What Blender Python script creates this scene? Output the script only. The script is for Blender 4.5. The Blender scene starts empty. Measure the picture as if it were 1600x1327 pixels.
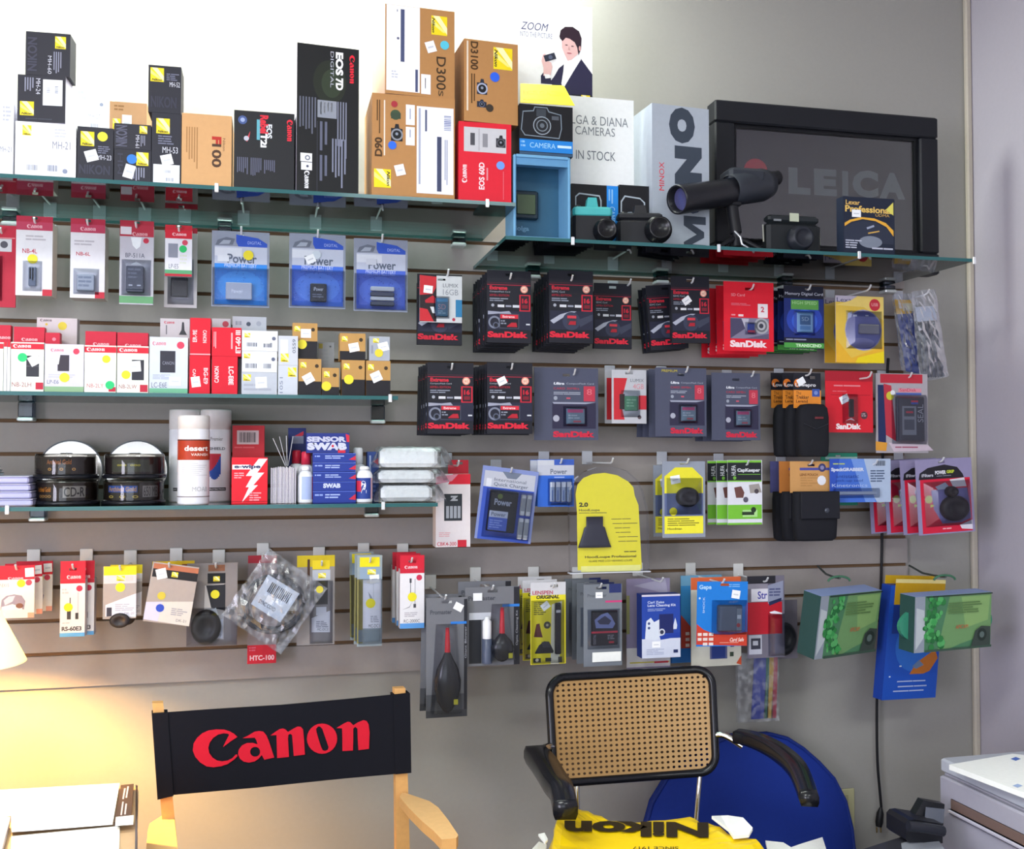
import bpy, math, random
from mathutils import Vector, Matrix
from mathutils.geometry import tessellate_polygon
random.seed(7)
SC = bpy.context.scene
COL = SC.collection
R = math.radians

# ---------------------------------------------------------------- camera, world, lights, exposure
F = 1600.0; YAW = R(13.0); PIT = R(1.72); DIST = 2.53; CH = 1.40
CP = Vector((0, -DIST, CH))
FW = Vector((math.sin(YAW)*math.cos(PIT), math.cos(YAW)*math.cos(PIT), math.sin(PIT)))
RT = Vector((math.cos(YAW), -math.sin(YAW), 0))
UP = RT.cross(FW)
cd = bpy.data.cameras.new('camera'); cam = bpy.data.objects.new('camera', cd); COL.objects.link(cam)
cd.sensor_width = 36; cd.lens = 36.0; cd.sensor_fit = 'HORIZONTAL'; cd.clip_start = 0.05
cam.matrix_world = Matrix(((RT.x, UP.x, -FW.x, CP.x), (RT.y, UP.y, -FW.y, CP.y), (RT.z, UP.z, -FW.z, CP.z), (0, 0, 0, 1)))
SC.camera = cam
SC.view_settings.view_transform = 'Standard'; SC.view_settings.look = 'None'
SC.view_settings.exposure = -0.1; SC.view_settings.gamma = 1.0
SC.cycles.transparent_max_bounces = 32; SC.cycles.max_bounces = 6
w = bpy.data.worlds.new('world'); SC.world = w; w.use_nodes = True
w.node_tree.nodes['Background'].inputs[0].default_value = (0.55, 0.62, 0.80, 1)
w.node_tree.nodes['Background'].inputs[1].default_value = 0.30

CEIL = 2.85
def area(name, loc, rot, sx, sy, power, col):
    l = bpy.data.lights.new(name, 'AREA'); l.shape = 'RECTANGLE'; l.size = sx; l.size_y = sy
    l.energy = power; l.color = col
    o = bpy.data.objects.new(name, l); o.location = loc; o.rotation_euler = rot; COL.objects.link(o); return o
# fluorescent ceiling panels (their lamp sits just under each diffuser)
PANELS = [(-0.32, -0.205, 2.1, 0.34, 66, (0.93, 1.0, 0.90)), (-0.9, -2.3, 1.2, 0.6, 50, (0.97, 1.0, 0.97)),
          (0.9, -3.6, 1.2, 0.6, 30, (0.95, 0.98, 1.0))]
for px_, py_, sx_, sy_, pw_, c_ in PANELS:
    area('ceiling_panel_light', (px_, py_, CEIL-0.035), (0, 0, 0), sx_*0.96, sy_*0.94, pw_, c_)
# daylight through the shop window behind the camera
area('window_daylight', (-0.9, -4.85, 1.55), (R(90), 0, 0), 2.2, 1.7, 50, (0.80, 0.88, 1.0))
# fill lamp added on the unseen left side to brighten the right wall
area('right_wall_fill', (-2.6, -3.4, 1.5), (0, R(-90), 0), 1.5, 1.4, 120, (0.84, 0.82, 1.0))
def P_lin(c):
    c = c/255.0
    return c/12.92 if c <= 0.04045 else ((c+0.055)/1.055)**2.4
def hexc(h):
    h = h.lstrip('#')
    return (P_lin(int(h[0:2], 16)), P_lin(int(h[2:4], 16)), P_lin(int(h[4:6], 16)), 1)

# ---------------------------------------------------------------- pixel helpers (rays from the camera into the room)
def ray(px, py):
    return FW + RT*((px-800)/F) + UP*((663.5-py)/F)
def U(px, py, Y):                 # point on the vertical plane y = Y
    d = ray(px, py); t = (Y-CP.y)/d.y; return CP+d*t
def UZ(px, py, z):                # point on the horizontal plane at height z
    d = ray(px, py); t = (z-CP.z)/d.z; return CP+d*t
def UP3(px, py, a, n):            # point on plane through a with normal n
    d = ray(px, py); t = (a-CP).dot(n)/d.dot(n); return CP+d*t

# ---------------------------------------------------------------- materials
MC = {}
def mat(c, rough=0.5, metal=0.0, noise=0.05, kind='p', spec=0.28):
    key = (c, rough, metal, noise, kind, spec)
    if key in MC: return MC[key]
    m = bpy.data.materials.new('finish_%s_%s' % (kind, c.strip('#'))); m.use_nodes = True
    nt = m.node_tree; N = nt.nodes; L = nt.links; b = N['Principled BSDF']
    col = hexc(c)
    b.inputs['Base Color'].default_value = col; b.inputs['Roughness'].default_value = rough
    b.inputs['Metallic'].default_value = metal; b.inputs['Specular IOR Level'].default_value = spec
    out = N['Material Output']
    if kind in ('clear', 'glass', 'bag', 'pane'):
        N.remove(b)
        tr = N.new('ShaderNodeBsdfTransparent'); gl = N.new('ShaderNodeBsdfGlossy'); mx = N.new('ShaderNodeMixShader')
        lw = N.new('ShaderNodeFresnel'); lw.inputs[0].default_value = 1.45
        tr.inputs[0].default_value = col; gl.inputs['Roughness'].default_value = rough
        ma = N.new('ShaderNodeMath'); ma.operation = 'MULTIPLY_ADD'; ma.use_clamp = True
        ma.inputs[1].default_value = {'clear': 0.8, 'glass': 1.0, 'bag': .8, 'pane': 1.0}[kind]
        ma.inputs[2].default_value = {'clear': 0.015, 'glass': 0.02, 'bag': 0.03, 'pane': 0.06}[kind]
        L.new(lw.outputs[0], ma.inputs[0]); L.new(ma.outputs[0], mx.inputs[0])
        L.new(tr.outputs[0], mx.inputs[1]); L.new(gl.outputs[0], mx.inputs[2])
        if kind == 'bag':
            df = N.new('ShaderNodeBsdfDiffuse'); df.inputs[0].default_value = (0.8, 0.82, 0.86, 1)
            m2 = N.new('ShaderNodeMixShader'); nz = N.new('ShaderNodeTexNoise'); nz.inputs['Scale'].default_value = 60
            tc = N.new('ShaderNodeTexCoord'); L.new(tc.outputs['Object'], nz.inputs['Vector'])
            mr = N.new('ShaderNodeMapRange'); mr.inputs[1].default_value = 0.45; mr.inputs[2].default_value = 0.8
            mr.inputs[3].default_value = 0.03; mr.inputs[4].default_value = 0.28
            L.new(nz.outputs[0], mr.inputs[0]); L.new(mr.outputs[0], m2.inputs[0])
            L.new(mx.outputs[0], m2.inputs[1]); L.new(df.outputs[0], m2.inputs[2]); L.new(m2.outputs[0], out.inputs[0])
        else:
            L.new(mx.outputs[0], out.inputs[0])
    elif noise > 0:
        tc = N.new('ShaderNodeTexCoord'); nz = N.new('ShaderNodeTexNoise'); nz.inputs['Scale'].default_value = 90
        hv = N.new('ShaderNodeHueSaturation'); hv.inputs['Color'].default_value = col
        mr = N.new('ShaderNodeMapRange'); mr.inputs[3].default_value = 1-noise; mr.inputs[4].default_value = 1+noise
        L.new(tc.outputs['Object'], nz.inputs['Vector']); L.new(nz.outputs[0], mr.inputs[0])
        L.new(mr.outputs[0], hv.inputs['Value']); L.new(hv.outputs[0], b.inputs['Base Color'])
    if kind == 'emit':
        b.inputs['Emission Color'].default_value = col; b.inputs['Emission Strength'].default_value = metal
        b.inputs['Metallic'].default_value = 0
    MC[key] = m; return m
CLEAR = lambda: mat('#F4F6FA', 0.06, 0, 0, 'clear')
CLEARB = lambda: mat('#E2E6EE', 0.12, 0, 0, 'clear')
BAG = lambda: mat('#EEF0F4', 0.18, 0, 0, 'bag')
def as_mat(c): return mat(c) if isinstance(c, str) else c

# ---------------------------------------------------------------- text meshes from the built-in font
TC = {}
def text_geo(s, bold=0.0, shear=0.0):
    if 'M' in s: bold = 0.0
    k = (s, bold, shear)
    if k in TC: return TC[k]
    cu = bpy.data.curves.new('t', 'FONT'); cu.body = s; cu.size = 1; cu.offset = bold; cu.shear = shear; cu.resolution_u = 3
    ob = bpy.data.objects.new('t', cu)
    me = ob.to_mesh()
    vs = [(v.co.x, v.co.y) for v in me.vertices]; fs = [tuple(p.vertices) for p in me.polygons]
    ob.to_mesh_clear(); bpy.data.objects.remove(ob); bpy.data.curves.remove(cu)
    if not vs: vs = [(0, 0), (1, 0), (1, 1)]; fs = [(0, 1, 2)]
    x0 = min(v[0] for v in vs); x1 = max(v[0] for v in vs); y0 = min(v[1] for v in vs); y1 = max(v[1] for v in vs)
    vs = [((v[0]-x0)/(x1-x0), (v[1]-y0)/(y1-y0)) for v in vs]
    TC[k] = (vs, fs); return TC[k]
# the slab-serif red word traced letter by letter (outline, holes), in image pixels
def _el(cx, cy, rx, ry, n=24): return [(cx+rx*math.cos(2*math.pi*i/n), cy+ry*math.sin(2*math.pi*i/n)) for i in range(n)]
_C = [(805,640),(810,670),(760,720),(660,790),(560,825),(440,843),(330,830),(230,770),(150,680),(112,580),(125,470),(180,380),(260,310),(360,265),(480,250),(600,252),(690,280),(760,320),(810,368),(700,440),(585,527),(630,430),(680,335),(660,318),(590,312),(510,330),(430,385),(375,460),(355,540),(370,620),(420,690),(490,735),(570,750),(660,735),(730,700),(780,645)]
_A = [(890,388),(970,350),(1080,285),(1150,275),(1215,285),(1260,340),(1300,430),(1385,690),(1230,725),(1190,650),(1140,710),(1080,750),(990,770),(910,755),(850,710),(820,640),(830,570),(880,500),(960,462),(1050,460),(1125,485),(1105,420),(1080,380),(980,385)]
_N1 = [(-75,345),(0,290),(70,245),(120,235),(160,250),(200,290),(290,235),(350,205),(400,210),(435,250),(450,400),(465,645),(290,665),(275,480),(265,340),(235,318),(205,335),(200,400),(215,680),(30,700),(20,340)]
_OH = [(640,240),(670,205),(700,205),(735,240),(790,400),(835,530),(820,570),(780,588),(740,575),(715,520),(680,410),(645,290)]
_N2 = [(955,230),(1060,165),(1130,130),(1170,135),(1220,185),(1300,135),(1380,105),(1430,120),(1460,170),(1475,300),(1465,555),(1300,575),(1290,400),(1285,240),(1250,210),(1220,240),(1220,400),(1215,580),(1050,590),(1050,400),(1045,235)]
_a = lambda P: [(290+x/10, 1115+y/10) for x, y in P]
_b = lambda P: [(430+x/10, 1115+y/10) for x, y in P]
LOGO_PX = [[_a(_C)], [_a(_A), _a(_el(1087, 600, 78, 76))], [_b(_N1)], [_b(_el(732, 395, 237, 237)), _b(_OH)], [_b(_N2)]]
def tess(polys):
    vs = [p for poly in polys for p in poly]
    tris = tessellate_polygon([[Vector((p[0], p[1], 0)) for p in poly] for poly in polys])
    return vs, [tuple(t) for t in tris]
def logo_geo():
    if 'L' in TC: return TC['L']
    vs = []; fs = []
    for polys in LOGO_PX:
        v, f = tess([[(x, y+0.101*(x-300)) for x, y in p] for p in polys]); k = len(vs)
        vs += v; fs += [tuple(i+k for i in t) for t in f]
    x0 = min(v[0] for v in vs); x1 = max(v[0] for v in vs); y0 = min(v[1] for v in vs); y1 = max(v[1] for v in vs)
    TC['L'] = ([((v[0]-x0)/(x1-x0), 1-(v[1]-y0)/(y1-y0)) for v in vs], fs); return TC['L']

# ---------------------------------------------------------------- mesh builder
class MB:
    def __init__(s): s.v = []; s.f = []; s.m = []; s.sm = []; s.mats = []
    def mi(s, m):
        m = as_mat(m)
        if m not in s.mats: s.mats.append(m)
        return s.mats.index(m)
    def add(s, vs, fs, m, smooth=False):
        k = len(s.v); s.v += [tuple(v) for v in vs]; i = s.mi(m)
        for f in fs: s.f.append(tuple(j+k for j in f)); s.m.append(i); s.sm.append(smooth)
    def box(s, a, b, m):
        x0, y0, z0 = a; x1, y1, z1 = b
        vs = [(x0,y0,z0),(x1,y0,z0),(x1,y1,z0),(x0,y1,z0),(x0,y0,z1),(x1,y0,z1),(x1,y1,z1),(x0,y1,z1)]
        s.add(vs, [(0,3,2,1),(4,5,6,7),(0,1,5,4),(1,2,6,5),(2,3,7,6),(3,0,4,7)], m)
    def bbox(s, a, b, m, c=0.003):          # box with chamfered edges
        x0,y0,z0 = a; x1,y1,z1 = b; c = min(c, (x1-x0)*.45, (y1-y0)*.45, (z1-z0)*.45)
        pts = []
        for z, i in ((z0, c), (z0+c, 0), (z1-c, 0), (z1, c)):
            d = 0 if i else 0
            xa, xb, ya, yb = x0+i, x1-i, y0+i, y1-i
            pts += [(xa+c,ya,z),(xb-c,ya,z),(xb,ya+c,z),(xb,yb-c,z),(xb-c,yb,z),(xa+c,yb,z),(xa,yb-c,z),(xa,ya+c,z)]
        fs = [tuple(range(7, -1, -1)), tuple(range(24, 32))]
        for r in range(3):
            for i in range(8): fs.append((r*8+i, r*8+(i+1) % 8, r*8+8+(i+1) % 8, r*8+8+i))
        s.add(pts, fs, m)
    def prism(s, poly, d, m, side=None, smooth=False):   # poly: 3-D points, d: extrusion vector
        n = len(poly); P = [Vector(p) for p in poly]; Q = [p+Vector(d) for p in P]
        s.add(P+Q, [tuple(range(n)), tuple(range(2*n-1, n-1, -1))], m)
        s.add(P+Q, [(i, i+n, (i+1) % n+n, (i+1) % n) for i in range(n)], side or m, smooth)
    def tube(s, pts, r, m, n=8, cap=True, closed=False):
        P = [Vector(p) for p in pts]; k = len(P); rr = r if isinstance(r, (list, tuple)) else [r]*k
        vs = []; up = None
        for i, p in enumerate(P):
            if closed: d = P[(i+1) % k]-P[i-1]
            else: d = P[min(i+1, k-1)]-P[max(i-1, 0)]
            d.normalize()
            if up is None:
                up = Vector((0, 0, 1)) if abs(d.z) < .9 else Vector((1, 0, 0))
            a = (up-d*up.dot(d)).normalized(); b = d.cross(a); up = a
            for j in range(n):
                t = 2*math.pi*j/n; vs.append(p+(a*math.cos(t)+b*math.sin(t))*rr[i])
        fs = []
        for i in range(k if closed else k-1):
            i2 = (i+1) % k
            for j in range(n): fs.append((i*n+j, i*n+(j+1) % n, i2*n+(j+1) % n, i2*n+j))
        s.add(vs, fs, m, True)
        if cap and not closed:
            s.add(vs[:n], [tuple(range(n-1, -1, -1))], m); s.add(vs[-n:], [tuple(range(n))], m)
    def lathe(s, prof, o, d, m, n=28, smooth=True):   # prof [(t, r)] along direction d from o
        o = Vector(o); d = Vector(d).normalized(); a = Vector((0, 0, 1)) if abs(d.z) < .9 else Vector((1, 0, 0))
        a = (a-d*a.dot(d)).normalized(); b = d.cross(a); vs = []
        for t, r in prof:
            for j in range(n):
                q = 2*math.pi*j/n; vs.append(o+d*t+(a*math.cos(q)+b*math.sin(q))*max(r, 1e-5))
        fs = []
        for i in range(len(prof)-1):
            for j in range(n): fs.append((i*n+j, i*n+(j+1) % n, (i+1)*n+(j+1) % n, (i+1)*n+j))
        s.add(vs, fs, m, smooth)
    def grid(s, fn, nu, nv, m, smooth=True):
        vs = [fn(i/nu, j/nv) for j in range(nv+1) for i in range(nu+1)]
        fs = [(j*(nu+1)+i, j*(nu+1)+i+1, (j+1)*(nu+1)+i+1, (j+1)*(nu+1)+i) for j in range(nv) for i in range(nu)]
        s.add(vs, fs, m, smooth)
    def build(s, name, parent=None, M=None):
        me = bpy.data.meshes.new(name); me.from_pydata(s.v, [], s.f)
        for m in s.mats: me.materials.append(m)
        me.polygons.foreach_set('material_index', s.m); me.polygons.foreach_set('use_smooth', s.sm); me.update()
        o = bpy.data.objects.new(name, me); COL.objects.link(o)
        if parent: o.parent = parent
        if M is not None: o.matrix_basis = M
        return o
def tag(o, label=None, cat=None, group=None, kind=None):
    if label: o['label'] = label
    if cat: o['category'] = cat
    if group: o['group'] = group
    if kind: o['kind'] = kind
    return o
def empty(name, label, cat, M, group=None):
    o = bpy.data.objects.new(name, None); o.empty_display_size = 0.05; COL.objects.link(o)
    o.matrix_basis = M if isinstance(M, Matrix) else Matrix.Translation(Vector(M))
    return tag(o, label, cat, group)
def struct(mb, name): return tag(mb.build(name), kind='structure')
def copy_tree(root, d, rz=0.0, ry=0.0, label=None, group=None):
    c = root.copy(); COL.objects.link(c)
    c.matrix_basis = Matrix.Translation(Vector(d)) @ root.matrix_basis @ Matrix.Rotation(rz, 4, 'Z') @ Matrix.Rotation(ry, 4, 'Y')
    if label: c['label'] = label
    if group: c['group'] = group
    for ch in [o for o in root.children]:
        k = ch.copy(); COL.objects.link(k); k.parent = c
        for g in ch.children:
            q = g.copy(); COL.objects.link(q); q.parent = k
    return c

# ---------------------------------------------------------------- flat goods: boxes and hanging cards, laid out by their front face
class Face:
    """local frame: x right, y backwards, z up, origin bottom centre of the front face; print coords are the pixels of its front"""
    def __init__(s, bb, Y, sit=None, tilt=0, yaw=0, pitch=0):
        x0, y0, x1, y1 = bb; xm = (x0+x1)/2; ym = (y0+y1)/2
        s.bb = bb; s.w = (U(x1, ym, Y)-U(x0, ym, Y)).length/math.cos(R(yaw)); c = U(xm, ym, Y)
        top = U(xm, y0, Y).z; bot = U(xm, y1, Y).z
        if sit is not None: bot = sit+0.0004
        s.h = top-bot; cz = Vector((c.x, Y, (top+bot)/2))
        Rm = Matrix.Rotation(R(yaw), 4, 'Z') @ Matrix.Rotation(R(pitch), 4, 'X') @ Matrix.Rotation(R(tilt), 4, 'Y')
        s.M = Matrix.Translation(cz) @ Rm @ Matrix.Translation((0, 0, -s.h/2)); s.top = top; s.lift = 0.0002
    def q(s, x, y):
        x0, y0, x1, y1 = s.bb
        return ((x-x0)/(x1-x0)-.5)*s.w, (1-(y-y0)/(y1-y0))*s.h
    def nl(s): s.lift += 0.00005; return -s.lift
    def rect(s, mb, x0, y0, x1, y1, c, ang=0):
        y = s.nl(); a = s.q(x0, y1); b = s.q(x1, y0)
        P = [(a[0], a[1]), (b[0], a[1]), (b[0], b[1]), (a[0], b[1])]
        if ang: P = s.rot(P, ang)
        mb.add([(p[0], y, p[1]) for p in P], [(0, 1, 2, 3)], c)
    def rot(s, P, ang):
        cx = sum(p[0] for p in P)/len(P); cz = sum(p[1] for p in P)/len(P); c = math.cos(R(ang)); n = math.sin(R(ang))
        return [(cx+(p[0]-cx)*c-(p[1]-cz)*n, cz+(p[0]-cx)*n+(p[1]-cz)*c) for p in P]
    def circ(s, mb, x, y, r, c, n=20):
        yy = s.nl(); a = s.q(x, y); k = s.w/(s.bb[2]-s.bb[0])
        mb.add([(a[0]+r*k*math.cos(2*math.pi*i/n), yy, a[1]+r*k*math.sin(2*math.pi*i/n)) for i in range(n)], [tuple(range(n))], c)
    def poly(s, mb, P, c, holes=()):
        yy = s.nl(); vs, fs = tess([P]+list(holes))
        mb.add([(s.q(*p)[0], yy, s.q(*p)[1]) for p in vs], fs, c)
    def geo(s, mb, g, x0, y0, x1, y1, c, rot=0):
        yy = s.nl(); out = []
        for a, b in g[0]:
            if rot == 90: x, y = x0+(1-b)*(x1-x0), y1-a*(y1-y0)       # reads upwards
            elif rot == -90: x, y = x0+b*(x1-x0), y0+a*(y1-y0)        # reads downwards
            elif rot == 180: x, y = x1-a*(x1-x0), y0+b*(y1-y0)
            else: x, y = x0+a*(x1-x0), y1-b*(y1-y0)
            p = s.q(x, y); out.append((p[0], yy, p[1]))
        mb.add(out, g[1], c)
    def lines(s, mb, x0, y0, x1, y1, n, c, vert=0):
        for i in range(n):
            if vert:
                p = (x1-x0)/n; a = x0+p*i; L = (y1-y0)*random.uniform(.6, 1); s.lift -= 0.00005
                s.rect(mb, a, y0, a+p*.5, y0+L, c)
            else:
                p = (y1-y0)/n; a = y0+p*i; L = (x1-x0)*random.uniform(.6, 1)
                if i: s.lift -= 0.00005
                k = x0+L*random.uniform(.3, .6); s.rect(mb, x0, a, k-1, a+p*.5, c); s.lift -= 0.00005; s.rect(mb, k, a, x0+L, a+p*.5, c)
    def deco(s, mb, D):
        kids = []
        for d in D:
            k = d[0]; a = d[1:]
            if k == 'r': s.rect(mb, *a)
            elif k == 'c': s.circ(mb, *a)
            elif k == 'p': s.poly(mb, *a)
            elif k == 't':
                rot = a[6] if len(a) > 6 else 0; bold = a[7] if len(a) > 7 else .0; sh = a[8] if len(a) > 8 else 0
                s.geo(mb, text_geo(a[0], bold, sh), a[1], a[2], a[3], a[4], a[5], rot)
            elif k == 'can': s.geo(mb, logo_geo(), a[0], a[1], a[2], a[3], a[4], a[5] if len(a) > 5 else 0)
            elif k == 'l': s.lines(mb, *a)
            elif k == 'nik':
                x0, y0, x1, y1 = a[:4]; r = a[4] if len(a) > 4 else 0; W = x1-x0; H = y1-y0
                s.rect(mb, x0, y0, x1, y1, '#F2DA1E')
                s.poly(mb, [(x0+W*.1, y0), (x0+W*.5, y0), (x1, y0+H*.6), (x1, y0+H*.95)], '#FBF6B8')
                s.poly(mb, [(x0, y0+H*.15), (x0, y0+H*.42), (x0+W*.75, y0+H*.85), (x0+W*.95, y0+H*.85)], '#F8EE80')
                if W > 8:
                    if r == 90: s.geo(mb, text_geo('Nikon', .03, .3), x0+W*.03, y0+H*.1, x0+W*.22, y1-H*.1, '#20201C', 90)
                    elif r == -90: s.geo(mb, text_geo('Nikon', .03, .3), x1-W*.24, y0+H*.1, x1-W*.05, y1-H*.1, '#20201C', -90)
                    elif r == -91: s.geo(mb, text_geo('Nikon', .03, .3), x0+W*.05, y0+H*.1, x0+W*.22, y1-H*.1, '#20201C', -90)
                    else: s.geo(mb, text_geo('Nikon', .03, .3), x0+W*.1, y1-H*.22, x1-W*.15, y1-H*.05, '#20201C')
            elif k == 'bar':        # bar code
                x0, y0, x1, y1, n = a[:5]; vert = a[5] if len(a) > 5 else 0; c = a[6] if len(a) > 6 else '#23242C'
                for i in range(n):
                    if vert: p = (y1-y0)/n; s.rect(mb, x0, y0+p*i, x1, y0+p*i+p*random.uniform(.3, .7), c)
                    else: p = (x1-x0)/n; s.rect(mb, x0+p*i, y0, x0+p*i+p*random.uniform(.3, .7), y1, c)
                    s.lift -= 0.00005
                s.lift += 0.00005
            elif k == 'cam':        # small printed picture of a camera
                x0, y0, x1, y1, c1, c2 = a[:6]; W = x1-x0; H = y1-y0
                s.poly(mb, [(x0, y0+.25*H), (x0+.3*W, y0+.25*H), (x0+.38*W, y0), (x0+.66*W, y0), (x0+.72*W, y0+.25*H), (x1, y0+.28*H), (x1, y1), (x0, y1)], c1)
                s.circ(mb, x0+.52*W, y0+.62*H, .36*H, c2); s.circ(mb, x0+.52*W, y0+.62*H, .26*H, '#16171C'); s.circ(mb, x0+.5*W, y0+.58*H, .09*H, '#8890A0')
            else: kids.append(d)
        return kids

ROUND = ('rubber_eyecup', 'coiled_cord', 'shutter_button', 'blower_bulb', 'lens_cap')
def place(name, label, cat, bb, Y, T, base, D=(), sit=None, tilt=0, yaw=0, group=None, body='carton', side=None,
          tab=0, hole=None, back=None, pitch=0):
    """a printed carton (T thick) or a hanging card; tab = pixel height of the thin header with its peg hole"""
    f = Face(bb, Y, sit, tilt, yaw, pitch)
    root = empty(name, label, cat, f.M, group)
    mb = MB(); hw = f.w/2; side = side or base
    x0, y0, x1, y1 = bb
    zt = f.q(x0, y0+tab)[1] if tab else f.h
    if T > 0.002:
        mb.box((-hw, 0, 0), (hw, T, zt), side)
        mb.add([(-hw, -.0001, 0), (hw, -.0001, 0), (hw, -.0001, zt), (-hw, -.0001, zt)], [(0, 1, 2, 3)], base)
    elif not tab and not hole: mb.box((-hw, 0, 0), (hw, T, f.h), base)
    if tab or hole:
        hx, hy, hwid, hh = hole if hole else ((x0+x1)/2, y0+tab*.35, 9, 4)
        zb = zt if T > .002 else 0
        a = f.q(hx-hwid/2, hy-hh/2); b = f.q(hx+hwid/2, hy+hh/2)
        t = min(T, .0012); hc = back or base
        for (xa, za, xb, zb2) in ((-hw, a[1], hw, f.h), (-hw, zb, hw, b[1]), (-hw, b[1], a[0], a[1]), (b[0], b[1], hw, a[1])):
            if xb-xa > 1e-5 and zb2-za > 1e-5: mb.box((xa, 0, za), (xb, t, zb2), hc)
    kids = f.deco(mb, D)
    mb.build(body, root)
    for d in kids:
        k = d[0]; a = d[1:]; kb = MB(); f.lift += .0002
        if k == 's':                # square price sticker (x, y, size, angle)
            x, y, sz = a[:3]; ang = a[3] if len(a) > 3 else 0; hs = sz*(a[4] if len(a) > 4 else .85)
            f.rect(kb, x-sz/2, y-hs/2, x+sz/2, y+hs/2, '#F2F4F6', ang)
            yy = f.nl(); P = [f.q(x-sz*.3, y-hs*.05), f.q(x+sz*.3, y-hs*.05), f.q(x+sz*.3, y+hs*.1), f.q(x-sz*.3, y+hs*.1)]
            P = f.rot(P, ang); kb.add([(p[0], yy, p[1]) for p in P], [(3, 2, 1, 0)], '#C9CDD6')
            kb.build('price_sticker', root)
        elif k == 'd':              # round sticker
            x, y, r, c = a; f.circ(kb, x, y, r, c); kb.build('round_sticker', root)
        elif k == 'bl':             # clear plastic blister (x0, y0, x1, y1, depth)
            xa, ya, xb, yb, dp = a[:5]; bev = a[5] if len(a) > 5 else .18
            p = f.q(xa, yb); q = f.q(xb, ya); e = min(q[0]-p[0], q[1]-p[1])*bev
            e = min(e, dp)
            P = [(p[0], -.001, p[1]), (q[0], -.001, p[1]), (q[0], -.001, q[1]), (p[0], -.001, q[1])]
            Q = [(p[0]+e, -dp, p[1]+e), (q[0]-e, -dp, p[1]+e), (q[0]-e, -dp, q[1]-e), (p[0]+e, -dp, q[1]-e)]
            kb.add(P+Q, [(4, 5, 6, 7), (0, 1, 5, 4), (1, 2, 6, 5), (2, 3, 7, 6), (3, 0, 4, 7)], CLEARB())
            kb.build('plastic_blister', root)
        elif k == 'o':              # solid object inside the pack (name, x0, y0, x1, y1, depth, colour)
            nm, xa, ya, xb, yb, dp, c = a[:7]
            p = f.q(xa, yb); q = f.q(xb, ya); y_ = -.0012-f.lift
            if nm in ROUND:
                n = 28; mx_, mz = (p[0]+q[0])/2, (p[1]+q[1])/2; rx, rz = (q[0]-p[0])/2, (q[1]-p[1])/2
                pr = [(0, 1), (dp*.6, 1), (dp, .82), (dp, .5), (dp*.75, .42), (dp*.75, 0)]
                kb.add([(mx_+rx*r_*math.cos(6.28319*i/n), y_-t_, mz+rz*r_*math.sin(6.28319*i/n)) for t_, r_ in pr for i in range(n)], [(j*n+i, j*n+(i+1) % n, (j+1)*n+(i+1) % n, (j+1)*n+i) for j in range(5) for i in range(n)], mat(c, .35), True)
            else: kb.bbox((p[0], y_-dp, p[1]), (q[0], y_, q[1]), c, .0015)
            o2 = kb.build(nm, root)
            if len(a) > 7:
                f2 = MB(); sv = f.lift; f.lift = dp-y_; f.deco(f2, a[7]); f.lift = sv
                f2.build('printed_label', o2)
    root['_top'] = f.top
    return root
def TOPZ(o): return o['_top']
def behind(root, n, step, label, group, dx=0.0, dz=0.0, jit=1.0, y0=None):
    out = []
    for i in range(n):
        out.append(copy_tree(root, (dx*(i+1)+random.uniform(-.002, .002)*jit, step*(i+1), dz*(i+1)-random.uniform(0, .002)), R(random.uniform(-1, 1)*jit*.5), R(random.uniform(-1, 1)*jit), label, group))
    return out
def peg(px, py, Y, label='chrome peg hook on the slat wall', bent=True, plate='#C9CCD2', up=0.010):
    t = U(px, py, Y); x = t.x; z = t.z-up; root = empty('peg_hook', label, 'hook', (x, 0, z))
    mb = MB(); m = mat('#E6E8EC', .28, .25, 0)
    P = [(0, -.004, 0), (0, Y+.02, 0), (0, Y+.008, up*.25), (0, Y, up)]
    mb.tube(P, .0024, m, 8); mb.build('rod', root)
    k = MB(); k.bbox((-.014, -.0075, -.005), (.014, -.0035, .03), mat(plate, .35, 0, .03), .001)
    k.build('back_plate', root)
    return root
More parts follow.
